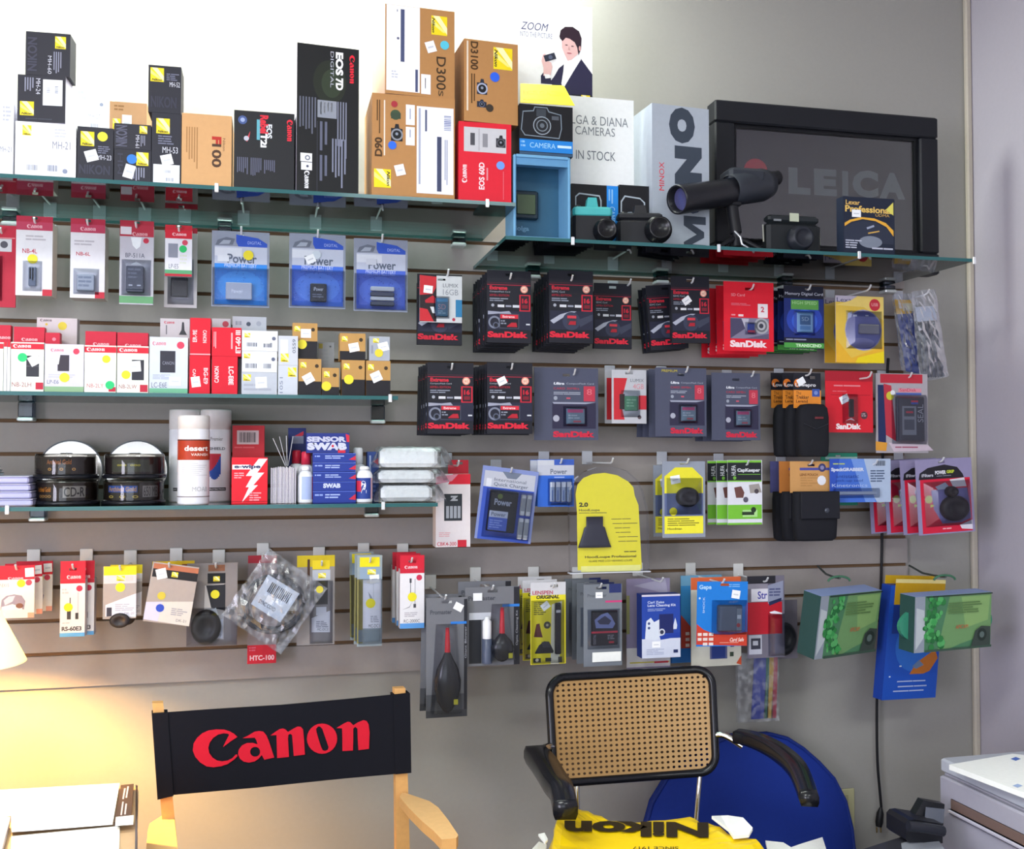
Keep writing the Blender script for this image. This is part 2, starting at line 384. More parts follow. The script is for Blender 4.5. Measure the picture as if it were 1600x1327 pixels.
# ================================================================ the room
XR = U(1526, 700, 0).x; XL = -2.7; YB = -5.0
WALLC = mat('#9B9994', .8, 0, .03)
WALLR = mat('#B2ADB8', .8, 0, .03)
SLAT = mat('#9B9490', .72, 0, .04)
GROOVE = mat('#6E563F', .8, 0, .08)
def room():
    mb = MB(); mb.box((XL, 0.012, 0), (XR+.1, .11, CEIL), WALLC); struct(mb, 'wall_back')
    mb = MB(); mb.box((XR, YB, 0), (XR+.1, .0115, CEIL), WALLR); struct(mb, 'wall_right')
    mb = MB()
    for p, q in (((YB, 0), (-4.2, CEIL)), ((-2.6, 0), (.0115, CEIL)), ((-4.2, 0), (-2.6, .75)), ((-4.2, 2.25), (-2.6, CEIL))):
        mb.box((XL-.1, p[0], p[1]), (XL, q[0], q[1]), '#C9C6BC')
    struct(mb, 'wall_left')
    mb = MB()
    for p, q in (((-4.2, .75), (-2.6, .8)), ((-4.2, 2.2), (-2.6, 2.25)), ((-4.2, .8), (-4.15, 2.2)), ((-2.65, .8), (-2.6, 2.2))):
        mb.box((XL-.06, p[0], p[1]), (XL-.02, q[0], q[1]), '#D8D8D4')
    mb.box((XL-.042, -4.15, .8), (XL-.04, -2.65, 2.2), mat('#F2F6F8', .03, 0, 0, 'pane'))
    struct(mb, 'added_side_window')  # unseen window, added to go with the fill lamp for the right wall
    mb = MB(); a, b, c, d = -2.1, .3, .6, 2.5
    for p, q in (((XL, 0), (a, CEIL)), ((b, 0), (XR, CEIL)), ((a, 0), (b, c)), ((a, d), (b, CEIL))):
        mb.box((p[0], YB-.1, p[1]), (q[0], YB, q[1]), '#C9C6BC')
    struct(mb, 'wall_front')
    mb = MB()
    for p, q in (((a, c), (b, c+.05)), ((a, d-.05), (b, d)), ((a, c+.05), (a+.05, d-.05)), ((b-.05, c+.05), (b, d-.05)), (((a+b)/2-.02, c+.05), ((a+b)/2+.02, d-.05))):
        mb.box((p[0], YB-.06, p[1]), (q[0], YB-.02, q[1]), '#D8D8D4')
    mb.box((a+.05, YB-.042, c+.05), (b-.05, YB-.04, d-.05), mat('#F2F6F8', .03, 0, 0, 'pane'))
    struct(mb, 'window_1')
    mb = MB(); mb.box((XL-.1, YB-.1, -.1), (XR+.1, .11, 0), mat('#6B665F', .6, 0, .12)); struct(mb, 'floor')
    mb = MB(); mb.box((XL-.1, YB-.1, CEIL), (XR+.1, .11, CEIL+.1), '#DADAD4'); struct(mb, 'ceiling')
    # corner bead between the two walls
    mb = MB(); mb.bbox((XR-.019, -.004, 0), (XR-.0005, .0118, CEIL-.001), mat('#B9B1A4', .6), .004); struct(mb, 'trim_1')
    # skirting
    mb = MB(); mb.box((XL, -.004, 0.0005), (XR-.02, .0118, .09), '#8F8A80'); struct(mb, 'baseboard_back')
    # slatted display panelling: boards proud of grooves
    k0 = U(800, 851.2, 0).z; pitch = .0762; xa = XL+.001; xb = U(1416, 800, 0).x
    mb = MB(); mb.box((xa, .0062, k0-4*pitch), (xb, .0118, k0+11.5*pitch), GROOVE)
    for k in range(-4, 12):
        z0 = k0+k*pitch; z1 = z0+pitch
        a0 = z0+.0045 if k > -4 else z0; a1 = z1-.0045 if k < 11 else k0+11.5*pitch
        if a1-a0 < .01: continue
        mb.box((xa, -.0032, a0), (xb, .0062, a1), SLAT)
    struct(mb, 'wall_panel')
    for i, (px, py, sx, sy, pw, c) in enumerate(PANELS):
        t = empty('ceiling_light', ['fluorescent ceiling panel right above the display wall', 'fluorescent ceiling panel over the middle of the shop', 'fluorescent ceiling panel on the right of the shop'][i], 'ceiling light', (px, py, CEIL-.02), 'fluorescent ceiling panels')
        f = MB(); hx, hy = sx/2, sy/2
        for p, q in (((-hx, -hy), (hx, -hy+.03)), ((-hx, hy-.03), (hx, hy)), ((-hx, -hy+.03), (-hx+.03, hy-.03)), ((hx-.03, -hy+.03), (hx, hy-.03))):
            f.box((p[0], p[1], -.008), (q[0], q[1], .0195), '#E4E4E0')
        f.build('frame', t)
        d = MB(); d.box((-hx+.03, -hy+.03, -.002), (hx-.03, hy-.03, .019), mat('#F4FFF2', .5, 5.0 if i else 4.0, 0, 'emit')); d.build('diffuser', t)
room()

# ================================================================ glass shelves
GL = mat('#C9D6D6', .03, 0, 0, 'glass'); GE = mat('#2F5F62', .12, 0, 0, 'p')
def shelf(px, py, Y, pxl, pxr, label, br, group='glass wall shelves', th=.008):
    z = U(px, py, Y).z; xl = max(U(pxl, py, Y).x, XL+.002); xr = U(pxr, py, Y).x
    t = empty('glass_shelf', label, 'shelf', (xl, 0, z), group)
    W = xr-xl; mb = MB(); a = (0, Y, -th); b = (W, -.006, 0)
    x0, y0, z0 = a; x1, y1, z1 = b
    vs = [(x0,y0,z0),(x1,y0,z0),(x1,y1,z0),(x0,y1,z0),(x0,y0,z1),(x1,y0,z1),(x1,y1,z1),(x0,y1,z1)]
    mb.add(vs, [(0,3,2,1),(4,5,6,7)], GL); mb.add(vs, [(0,1,5,4),(1,2,6,5),(2,3,7,6),(3,0,4,7)], GE)
    mb.build('glass_pane', t)
    for bx, up, dn in br:
        x = U(bx, py+40, -.02).x-xl; k = MB(); acr = mat('#9AA4B4', .1, 0, 0, 'glass')
        k.bbox((x-.016, -.036, -th-dn), (x+.016, -.0045, -th-.0004), acr, .002)
        k.bbox((x-.016, -.036, .0004), (x+.016, -.0045, up), mat('#59606E', .25, .3, 0), .002)
        o = k.build('bracket', t)
        k = MB(); k.bbox((x-.0175, -.040, -th-dn-.009), (x+.0175, -.0045, -th-dn-.0005), mat('#D4DAD8', .2, .3, 0), .002); k.build('bracket_clip', o)
        k = MB(); k.bbox((x-.004, Y-.004, -th-.006), (x+.004, Y-.0005, .004), mat('#E2E6EA', .2, .5, 0), .001); k.build('front_stop', o)
    return z
S1 = shelf(300, 288, -.38, -400, 806, 'upper left glass shelf carrying the stacked camera boxes', [(18, .08, .012), (352, .08, .012), (716, .08, .012)])
S2 = shelf(1200, 388.5, -.38, 790, 1519, 'upper right glass shelf carrying the spotting scope and framed sign', [(832, .095, .012), (1032, .095, .012), (1226, .095, .012), (1386, .095, .012)])
S3 = shelf(300, 615, -.30, -400, 622, 'glass shelf with red and white battery boxes and small gold boxes', [(42, .01, .035), (590, .01, .035)])
S4 = shelf(300, 790, -.30, -400, 684, 'lowest glass shelf with disc spindles, cans and cleaning swabs', [(60, .01, .028), (580, .01, .028)])

# ================================================================ upper left shelf: camera boxes
KR = '#B4834F'; BK = '#22222E'; Yf = -.352
A = 'camera boxes on the upper left shelf'
C_ = 'charger boxes on the upper left shelf'
wb0 = place('charger_box', 'white charger box cut by the left picture edge on the top shelf', 'box', (-30, 160, 21, 272), Yf, .12, '#E9EAF0', [('l', 4, 165, 19, 190, 4, '#B9BCC8'), ('t', 'MH-21', 0, 226, 18, 234, '#9094A4')], sit=S1, group=C_)
wb1 = place('charger_box', 'large white charger box at the far left under two black boxes', 'box', (24, 192, 119, 274), Yf, .13, '#ECEDF2', [
    ('nik', 35, 197, 49, 212), ('t', 'MH-21', 82, 218, 110, 229, '#8C90A0'), ('bar', 43, 254, 60, 262, 8, 0, '#8088A0'), ('bar', 75, 253, 91, 262, 8, 0, '#8088A0'), ('c', 102, 261, 4, '#8890A8'), ('l', 85, 200, 110, 214, 3, '#C8CAD4')], sit=S1, group=C_)
bk1 = place('charger_box', 'black charger box with a large white barcode label on the white box', 'box', (27, 118, 103, 192), Yf, .055, BK, [
    ('nik', 31, 160, 53, 182), ('l', 38, 122, 54, 148, 4, '#8A8CA0', 1), ('t', 'MH-24', 56, 123, 63, 148, '#C9CAD8', -90), ('r', 67, 124, 98, 165, '#EEF0F4'), ('bar', 73, 137, 78, 146, 5, 1, '#8088A0'), ('bar', 86, 134, 91, 146, 5, 1, '#8088A0'), ('l', 40, 186, 100, 190, 1, '#3A3C4A')], sit=TOPZ(wb1), yaw=-4, side='#C4C0D4', group=C_)
bk2 = place('charger_box', 'black charger box at the very top of the left pile', 'box', (40, 51, 110, 118), Yf, .05, BK, [
    ('nik', 86, 56, 103, 75), ('t', 'NIKON', 43, 60, 58, 112, '#3A3A4C', 90, .03), ('t', 'MH-60', 75, 87, 81, 115, '#C9CAD8', -90), ('l', 84, 80, 98, 115, 4, '#8A8CA0', 1)], sit=TOPZ(bk1), yaw=-2, group=C_)
place('charger_box', 'tall white box with faded print standing behind the black charger boxes', 'box', (118, 140, 171, 276), -.2, .12, '#EDEEF2', [('t', 'MH-27', 138, 170, 156, 176, '#A0A4B8'), ('bar', 142, 182, 154, 187, 6, 0, '#9098B0'), ('c', 158, 158, 3, '#9098B0'), ('l', 121, 143, 135, 156, 2, '#D0D2DC')], sit=S1, group=C_)
place('lens_box', 'small tan carton with a white sticker behind the black charger boxes', 'box', (171, 160, 229, 276), -.2, .12, '#B98F66', [('l', 178, 164, 194, 172, 2, '#90683F'), ('nik', 176, 180, 188, 192), ('s', 198, 184, 15, 0, 1.2)], sit=S1)
place('charger_box', 'black charger box with a round yellow dot and tilted white sticker', 'box', (121, 199, 177, 279), Yf, .11, BK, [
    ('nik', 126, 206, 147, 227), ('l', 153, 226, 173, 238, 4, '#70738A'), ('t', 'MH-23', 152, 239, 174, 246, '#C9CAD8'), ('t', 'NIKON', 124, 254, 172, 268, '#343546', 0, .03), ('d', 160, 212, 8, '#F4EE3C'), ('s', 143, 241, 19, 18)], sit=S1, group=C_, yaw=2)
lo = place('charger_box', 'lower black charger box with a blue dot beside the yellow square mark', 'box', (178.5, 234, 236, 281), Yf, .11, BK, [
    ('nik', 213, 237, 232, 255), ('t', 'MH', 184, 240, 192, 268, '#353648', 90), ('l', 208, 258, 228, 276, 5, '#8A8CA0', 1), ('d', 206, 247, 8, '#2F7BDA'), ('s', 202, 264, 16, -15, 1.15)], sit=S1, group=C_)
place('charger_box', 'black charger box with big grey sideways lettering, upper of the pair', 'box', (178.5, 194, 236, 234), Yf, .11, BK, [
    ('t', 'NIKON', 181, 197, 199, 230, '#55566A', 90, .03), ('nik', 218, 196, 230, 208), ('t', 'MH-61', 212, 211, 218, 231, '#C9CAD8', -90), ('l', 220, 211, 228, 231, 3, '#8A8CA0', 1)], sit=TOPZ(lo), group=C_)
c9 = place('charger_box', 'black charger box with a wide white label along its bottom', 'box', (237, 177, 283, 283), Yf, .12, BK, [
    ('nik', 244, 185, 265, 207), ('l', 247, 210, 279, 224, 4, '#70738A'), ('t', 'MH-53', 254, 226, 278, 235, '#D0D2DE', 0, .03), ('r', 240, 252, 281, 282, '#EEF0F4'), ('bar', 257, 260, 267, 264, 5, 0, '#9098B0'), ('bar', 260, 271, 272, 276, 5, 0, '#9098B0'), ('s', 261, 245, 18, 15)], sit=S1, group=C_)
place('charger_box', 'black charger box standing on top beside the open tan carton', 'box', (232, 103, 283, 178), Yf, .06, BK, [
    ('nik', 235, 107, 256, 129), ('l', 260, 115, 280, 127, 4, '#70738A'), ('t', 'MH-52', 265, 128, 281, 136, '#D0D2DE', 0, .03), ('t', 'NIKON', 236, 152, 276, 170, '#303142', 0, .03)], sit=TOPZ(c9), group=C_)
place('camera_box', 'plain tan camera box reading F100 sideways', 'camera box', (284, 179, 362, 289), Yf, .17, '#CFA06C', [
    ('l', 291, 199, 311, 262, 5, '#A67A4A', 1), ('t', 'F', 331, 211, 346, 222, '#B4281E', -90, .06), ('t', '100', 331, 222, 346, 257, '#4A3020', -90, .03), ('t', 'Nikon', 348, 213, 352, 232, '#6A4830', -90)], sit=S1, group=A)
place('camera_box', 'black camera box with small red and white sideways lettering', 'camera box', (366, 175, 460, 293), Yf, .06, '#1A1B20', [
    ('can', 448, 184, 457, 216, '#E8263A', -90), ('t', 'EOS', 416, 193, 425, 214, '#D8DCE4', -90, .04), ('t', 'Rebel', 406, 180, 419, 207, '#D42A3C', -90, .05), ('t', 'T2i', 407, 207, 417, 228, '#E8EAF0', -90, .05), ('r', 401, 187, 406, 217, '#5FA8B8'), ('c', 379, 189, 7, '#44588E'), ('c', 379, 189, 3.5, '#9AAAD0'), ('p', [(384, 219), (391, 205), (389, 217), (386, 221)], '#C8404C'), ('c', 385, 216, 4, '#B8BAC8'),
    ('l', 371, 244, 389, 270, 6, '#60637A', 1), ('l', 392, 244, 410, 272, 6, '#60637A', 1), ('l', 413, 246, 431, 270, 6, '#60637A', 1)], sit=S1, group=A)
place('camera_box', 'tall black camera box reading EOS 7D sideways', 'camera box', (464, 72, 561, 303), Yf, .13, '#17181B', [
    ('p', _el(515, 128, 26, 34), '#22281F'), ('p', _el(518, 130, 16, 22), '#2F3A2A'), ('can', 546, 82, 554, 126, '#E8263A', -90), ('t', 'EOS', 524, 80, 536, 116, '#F0F2F4', -90, .05), ('t', '7D', 524, 120, 536, 139, '#F0F2F4', -90, .05), ('t', 'DIGITAL', 516, 80, 521, 136, '#B8BAC8', -90),
    ('l', 468, 154, 496, 230, 6, '#5E6272', 1), ('r', 496, 157, 526, 184, '#8C929E'), ('l', 500, 160, 522, 180, 4, '#C8CCD4', 1), ('l', 527, 157, 544, 250, 4, '#7A7E90', 1), ('l', 500, 190, 515, 235, 2, '#606478', 1), ('l', 500, 242, 515, 292, 2, '#606478', 1), ('l', 519, 215, 543, 296, 5, '#80859A', 1), ('r', 495.5, 190, 496.3, 298, '#3C3E4A'),
    ('r', 470, 241, 488, 254, '#E6E8EC'), ('r', 471, 255, 488, 267, '#E6E8EC'), ('c', 481, 248, 4, '#6A6E80'), ('c', 481, 248, 2.3, '#E6E8EC'), ('c', 481, 261, 2, '#50546A'), ('can', 476, 268, 484, 295, '#E8EAF0', -90)], sit=S1, yaw=5, side='#B4AFC0', group=A)
d90 = place('camera_box', 'wide tan camera box with red and blue dots, under the tallest tan box', 'camera box', (582, 150, 711, 309), Yf, .17, KR, [
    ('t', 'D90', 586, 217, 598, 246, '#4A3218', 90, .04), ('l', 589, 160, 596, 212, 2, '#5A3D1E', 1), ('r', 600, 160, 602, 244, '#E8DCCB'), ('r', 651, 165, 709, 298, '#EDEEF4'), ('r', 634, 164, 648, 195, '#EFF0F4'), ('r', 634, 198, 648, 226, '#EFF0F4'), ('c', 618, 181, 8, '#3E5238'), ('r', 611, 178, 626, 187, '#3A4A38'),
    ('cam', 611, 195, 629, 221, '#1C1C22', '#8A8E98'), ('l', 640, 170, 643, 190, 1, '#9098B8', 1), ('l', 640, 202, 643, 220, 1, '#9098B8', 1), ('bar', 694, 177, 705, 201, 9, 1, '#7E88B0'), ('r', 683, 210, 690, 294, '#3F4664'), ('r', 664, 170, 667, 203, '#5A6080'), ('l', 654, 168, 660, 296, 1, '#A8AEC4', 1), ('l', 695, 214, 701, 290, 2, '#9AA0B8', 1),
    ('nik', 585, 265, 611, 293, -90), ('d', 616, 165, 5, '#A8323C'), ('d', 613, 228, 6.5, '#2F6BE0'), ('s', 625, 265, 15, 15, 1.1)], sit=S1, yaw=.5, group=A)
place('camera_box', 'tallest tan camera box with a pale blue dot, on the topmost pile', 'camera box', (602, 12, 711, 151), Yf, .19, KR, [
    ('r', 604, 12.5, 656, 146, '#F4F4F4'), ('r', 626, 18, 632, 100, '#4A5276'), ('l', 620, 19, 623, 24, 1, '#9098B0', 1), ('c', 622, 64, 2, '#5A6080'), ('r', 649, 110, 653, 145, '#4A5276'), ('l', 612, 115, 622, 128, 3, '#C8CCD8'),
    ('nik', 674, 22, 699, 52, -91), ('t', 'D300', 682, 86, 697, 138, '#40301E', -90, .01), ('t', 's', 685, 139, 693, 148, '#5A452C', -90), ('r', 658, 116, 673, 147, '#F2F2F4'), ('l', 664, 122, 667, 140, 1, '#A8AEC4', 1), ('d', 695, 67, 7, '#58C4DC'), ('s', 673, 72, 15, 20, 1.15)], sit=TOPZ(d90), yaw=3, side='#B99A86', group=A)
r60 = place('camera_box', 'bright red camera box with a grey picture label', 'camera box', (717, 192, 799, 318), Yf, .12, '#D81E32', [
    ('r', 725, 200, 791, 238, '#C4C4C8'), ('r', 735, 209, 742, 228, '#4A4A50'), ('r', 754, 209, 762, 230, '#8A8A90'), ('cam', 775, 210, 790, 229, '#2C2C32', '#55555E'), ('r', 748, 202, 748.8, 236, '#8C8C92'), ('can', 722, 259, 730, 287, '#F0D8DC', 90), ('t', 'EOS 60D', 748, 254, 757, 296, '#F4DCE0', 90, .03), ('l', 760, 262, 765, 290, 1, '#E08A94', 1), ('r', 786, 266, 787, 310, '#E46A78'), ('d', 782, 257, 6.5, '#6C9AE4')], sit=S1, group=A)
place('camera_box', 'tan camera box with one blue dot resting on the red box', 'camera box', (725, 65, 810, 192), Yf, .10, KR, [
    ('t', 'D3100', 735, 68, 747, 112, '#4A3218', -90, .03), ('r', 729, 68, 731.5, 176, '#E4D6C2'), ('l', 736, 118, 744, 175, 2, '#5A3D1E', 1), ('nik', 771, 73, 801, 107, -91), ('cam', 745, 125, 761, 149, '#2A2E3C', '#A8B0C8'), ('cam', 745, 157, 760, 169, '#2A2E3C', '#5A6480'), ('c', 765, 169, 6, '#3A3026'), ('d', 773, 120, 7.5, '#2F63E0')], sit=TOPZ(r60), yaw=4, side='#8C6238', group=A)

# ================================================================ upper right shelf
# light blue open presentation box
def open_box():
    f = Face((803, 243, 892, 371), -.355, S2); t = empty('open_gift_box', 'light blue open-fronted presentation box under the black camera box', 'box', f.M)
    hw, h, d = f.w/2, f.h, .085; c = mat('#6FA6CC', .5); mb = MB(); e = .006
    mb.bbox((-hw, 0, 0), (-hw+e, d, h), c, .002); mb.bbox((hw-e, 0, 0), (hw, d, h), c, .002)
    mb.box((-hw+e, 0, 0), (hw-e, d, e), c); mb.box((-hw+e, 0, h-e), (hw-e, d, h), c); mb.box((-hw+e, d-e, e), (hw-e, d, h-e), mat('#33607A', .5))
    mb.box((-hw+e, 0.004, h-e-.016), (hw-e, .007, h-e), mat('#5E94BE', .5))
    mb.build('shell', t)
    k = MB(); k.bbox((-hw+.014, d-.02, .06), (.008, d-.0065, .125), mat('#20303A', .5), .003); k.bbox((-hw+.022, d-.024, .07), (0, d-.0205, .115), mat('#4A5A40', .4), .001); k.build('window_card', t)
    k = MB(); vs, fs = text_geo('Holga', .03)
    k.add([(-hw+.014+a*.04, d-.0075, .032+b*.014) for a, b in vs], fs, '#6E9CB8'); k.build('printed_name', t)
    t['_top'] = f.top; return t
ob = open_box()
hol = place('camera_box', 'black camera box with an outline drawing and blue strip, on the blue box', 'camera box', (812, 165, 895, 243), -.355, .1, '#121318', [
    ('r', 812, 219, 895, 238, '#1E7FD0'), ('t', 'CAMERA', 828, 224, 868, 232, '#9CD0F4', 0, .02), ('l', 814, 222, 824, 234, 2, '#88BCE8'), ('r', 871, 226, 893, 230, '#C8E4F8'), ('r', 812, 239, 895, 243, '#35506A')] + [
    ('p', [(817, 176), (833, 174), (835, 168), (855, 168), (858, 174), (877, 178), (878, 200), (874, 216), (820, 214), (814, 205)], '#7C8A96'), ('p', [(818, 177.5), (834, 175.5), (836, 169.5), (854, 169.5), (857, 175.5), (875.5, 179), (876.5, 200), (873, 214.5), (821, 212.5), (815.5, 205)], '#16171D'),
    ('r', 838, 171, 853, 183, '#3A4048'), ('c', 847, 197, 14, '#97A2AC'), ('c', 847, 197, 12.6, '#202228'), ('c', 847, 197, 9, '#7C868E'), ('c', 847, 197, 7.5, '#1C1E24'), ('c', 847, 197, 3.6, '#606870'), ('r', 862, 181, 873, 187, '#50565E')], sit=TOPZ(ob))
def flap():
    z = TOPZ(hol); P = [U(813, 160, -.36), U(898, 165, -.36), U(881, 134, -.325), U(813, 130.5, -.325)]
    mb = MB(); dz = z-P[0].z+.001; o = P[0]
    P = [p+Vector((0, 0, dz)) for p in P]; n = (P[1]-P[0]).cross(P[3]-P[0]).normalized()
    mb.prism([p-hol.matrix_basis.translation for p in P], n*-.0012, '#EFE01A')
    def at(s, t): return (P[0]*(1-s)*(1-t)+P[1]*s*(1-t)+P[2]*s*t+P[3]*(1-s)*t)-hol.matrix_basis.translation+n*.0003
    for s, t_, e, g in (('HOLGA', .06, .62, .45), ('120N', .66, .92, .45), ('plastic lens', .06, .5, .12)):
        vs, fs = text_geo(s, .01); mb.add([at(t_+a*(e-t_), g+b*(.22 if g > .3 else .12)) for a, b in vs], fs, '#B8A410')
    mb.build('open_flap', hol)
flap()
# poster of a man with a camera: a stiff standing show card
def poster():
    f = Face((776, 4, 926, 168), -.236); t = empty('show_card', 'tall white show card with a man in a dark suit holding a camera', 'poster', f.M)
    mb = MB(); mb.box((-f.w/2, 0, 0), (f.w/2, .004, f.h), '#F4F4F2'); mb.box((-.04, .0041, S2-f.M.translation.z+.0005), (.0, .007, .08), '#C9B08A')
    K = '#2A2844'
    D = [('t', 'ZOOM', 814, 37, 857, 49, '#4A5078', 0, 0, .3), ('t', 'INTO THE PICTURE', 812, 52, 863, 60, '#8A90A8'),
         ('p', [(845, 131), (845, 119), (850, 112), (860, 119), (861, 125), (866, 118), (873, 105), (881, 98), (893, 97), (908, 87), (926, 110), (926, 168), (870, 168), (862, 131)], K),
         ('p', [(881, 98), (886, 93), (903, 84), (908, 88), (896, 108), (879, 138), (877, 128), (880, 110)], '#F2F2F0'),
         ('p', [(877, 50), (903, 48), (905, 72), (903, 80), (893, 90), (887, 92), (882, 82), (878, 72)], '#E2B8B4'),
         ('p', [(874, 55), (876, 45), (883, 39), (895, 38), (905, 44), (909, 55), (908, 72), (904, 82), (902, 70), (898, 62), (890, 57), (884, 56), (879, 62), (875, 58)], '#2E1C2A'),
         ('p', _el(885, 67.5, 2.2, .8), '#4A2A30'), ('p', _el(894.5, 68.5, 2.2, .8), '#4A2A30'), ('p', [(889, 68), (887.5, 75), (891, 75.5)], '#C89894'), ('p', _el(889.5, 80, 4, 1), '#B06068'), ('p', _el(906, 71, 1.6, 4), '#D8A4A0'),
         ('p', [(846, 96), (848, 86), (852, 84), (855, 95), (861, 97), (863, 104), (860, 117), (849, 119), (849, 106)], '#E6BCB8'), ('p', [(850, 116), (858, 116), (862, 121), (852, 123)], '#F4F4F4'), ('r', 850, 84, 868, 94, '#2C3040', 20), ('c', 860, 89, 3.2, '#5A6078'),
         ('r', 893, 144, 926, 168, '#16161E'), ('nik', 908, 144, 922, 159), ('l', 904, 161, 922, 163, 1, '#8A8CA0')]
    f.deco(mb, D); mb.build('printed_board', t)
poster()
place('paper_sign', 'white paper sign reading HOLGA & DIANA CAMERAS IN STOCK', 'sign', (858, 152, 991, 391), -.2485, .0012, '#E9ECEA', [
    ('t', 'HOLGA & DIANA', 871, 181, 982, 195, '#7E848A'), ('t', 'CAMERAS', 899, 198, 961, 211, '#7E848A'), ('t', 'IN STOCK', 900, 235, 962, 249, '#70767E')], sit=S2, body='sheet')
def lomo(bb, extra, label):
    x0, y0, x1, y1 = bb
    return place('camera_box', label, 'camera box', bb, -.27, .018, '#121318', extra, sit=S2, group='black camera boxes behind the toy cameras')
lomo((893, 289, 967, 379), [('r', 948, 289, 966, 379, '#1E86DC'), ('t', 'CAMERA', 952, 318, 961, 350, '#9CD0F4', -90), ('l', 951, 294, 960, 314, 2, '#88BCE8', 1),
     ('p', [(899, 306), (905, 301), (937, 303), (940, 310), (940, 330), (899, 330)], '#A8B4BC'), ('p', [(900.5, 307), (906, 303), (936, 305), (938, 311), (938, 330), (900.5, 330)], '#16171D')], 'black box with a bright blue strip behind the teal toy camera')
lomo((968, 290, 1014, 379), [('p', [(970, 312), (976, 304), (1000, 306), (1008, 312), (1010, 376), (975, 376), (969, 370)], '#A8B4BC'), ('p', [(972, 313), (977, 306), (1000, 308), (1006, 313), (1008, 374), (976, 374), (971, 369)], '#16171D'), ('c', 986, 338, 14, '#8C98A0'), ('c', 986, 338, 12, '#1C1E24')], 'black box with a pale outline drawing behind the black toy camera')
place('camera_box', 'tall silver grey box reading MONO in huge sideways letters', 'camera box', (1018, 166, 1110, 395), -.28, .12, '#A9B2BC', [
    ('t', 'O', 1045, 168, 1087, 224, '#3B4450', 90, .1), ('t', 'N', 1054, 228, 1098, 288, '#3B4450', 90, .09), ('t', 'O', 1066, 290, 1100, 332, '#46506A', 90, .1), ('p', [(1104-b*36, 392-a*56) for a, b in ((0, 0), (0, 1), (.27, 1), (.5, .42), (.73, 1), (1, 1), (1, 0), (.78, 0), (.78, .62), (.58, .08), (.42, .08), (.22, .62), (.22, 0))], '#3B4450'),
    ('t', 'MINOX', 1029, 256, 1037, 300, '#E02A3A', 90, .05)], sit=S2, yaw=5, side='#9298A6')
def toy_camera(bb, Y, top, label, lens, body='#1A1B20', yaw=0):
    f = Face(bb, Y, S2, 0, yaw); t = empty('toy_camera', label, 'camera', f.M, 'toy cameras on the upper right shelf')
    hw, h = f.w/2, f.h; x0, y0, x1, y1 = bb
    b = MB(); b.bbox((-hw, .0, 0.0), (hw, .04, h*.66), mat(body, .5), .006)
    if top == body: b.bbox((-hw, .003, h*.66), (hw, .037, h*.82), mat(top, .45), .004)
    b.build('body', t)
    if top != body:
        b = MB(); b.bbox((-hw-.001, -.002, h*.58), (hw+.001, .041, h*.8), mat(top, .35), .005); b.build('top_cover', t)
    b = MB(); b.prism([(-hw*.3, .004, h*.79), (hw*.3, .004, h*.79), (hw*.22, .004, h), (-hw*.22, .004, h)], (0, .03, 0), mat(top, .4)); b.build('viewfinder', t)
    lx = f.q(lens[0], lens[1]); r = lens[2]*f.w/(x1-x0); b = MB()
    b.lathe([(0, r*1.05), (.012, r*1.05), (.013, r*.95), (.022, r*.95), (.023, r*.85), (.034, r*.85), (.034, r*.7), (.03, r*.62), (.03, 0)], (lx[0], .002, lx[1]), (0, -1, 0), mat('#141519', .25)); b.build('lens', t)
    b = MB(); b.lathe([(0, .007), (.006, .0065), (.006, 0)], (-hw*.7, .02, h*.8), (0, 0, 1), mat('#2A2C30', .4)); b.build('winding_knob', t)
    return t
toy_camera((897, 308, 955, 374), -.335, '#3FA8A8', 'toy camera with a teal top and black lens', (944, 356, 17), yaw=-8)
toy_camera((968, 320, 1034, 379), -.335, '#1A1B20', 'all black toy camera beside the silver box', (1026, 356, 19), yaw=-10)
# framed sign
def framed():
    Y = -.17; z0 = S2; a = U(1117, 155, Y); b = U(1466, 184, Y); H = (a.z+b.z)/2-z0; W = b.x-a.x
    t = empty('framed_sign', 'large black framed shop sign reading LEICA with a red dot', 'framed sign', (a.x, Y, z0+.0004))
    fr = MB(); m = mat('#17191F', .45); e = .055; d = .05
    wd = lambda p: p
    for (x0, zz0, x1, zz1, q) in ((0, 0, W, e, 0), (0, H-e, W, H, 0), (0, e, e, H-e, 0), (W-e, e, W, H-e, 0)):
        fr.bbox((x0, 0, zz0), (x1, d, zz1), m, .004)
    fr.build('frame', t)
    bp = MB(); bp.box((e, .03, e), (W-e, .034, H-e), mat('#2A2528', .4)); bp.build('backing_board', t)
    sl = MB()
    for x0, zz0, x1, zz1 in ((e, e, e+.008, H-e), (W-e-.008, e, W-e, H-e), (e+.008, H-e-.008, W-e-.008, H-e), (e+.008, e, W-e-.008, e+.008)):
        sl.box((x0, .012, zz0), (x1, .0295, zz1), mat('#101216', .3))
    sl.build('inner_lip', t)
    def loc(px, py): p = U(px, py, Y+.028); return p.x-a.x, p.z-z0
    c = loc(1181, 268); rd = MB()
    rd.add([(c[0]+.033*math.cos(i/32*6.2832), .0285, c[1]+.033*math.sin(i/32*6.2832)) for i in range(32)], [tuple(range(32))], mat('#E81C34', .4)); rd.build('red_dot', t)
    for ch, x0, y0, x1, y1 in (('L', 1232, 264, 1266, 303), ('E', 1272, 266, 1307, 305), ('I', 1316, 268, 1325, 306), ('C', 1332, 268, 1372, 308), ('A', 1374, 272, 1414, 310)):
        g = MB(); vs, fs = text_geo(ch, .06); p = loc(x0, y1); q = loc(x1, y0)
        g.add([(p[0]+u*(q[0]-p[0]), .0275, p[1]+v*(q[1]-p[1])) for u, v in vs], fs, mat('#85888E', .35)); g.build('letter', t)
    g = MB(); g.box((e+.0005, .018, e+.0005), (W-e-.0005, .0195, H-e-.0005), mat('#E8ECEC', .02, 0, 0, 'pane')); g.build('glass_pane', t)
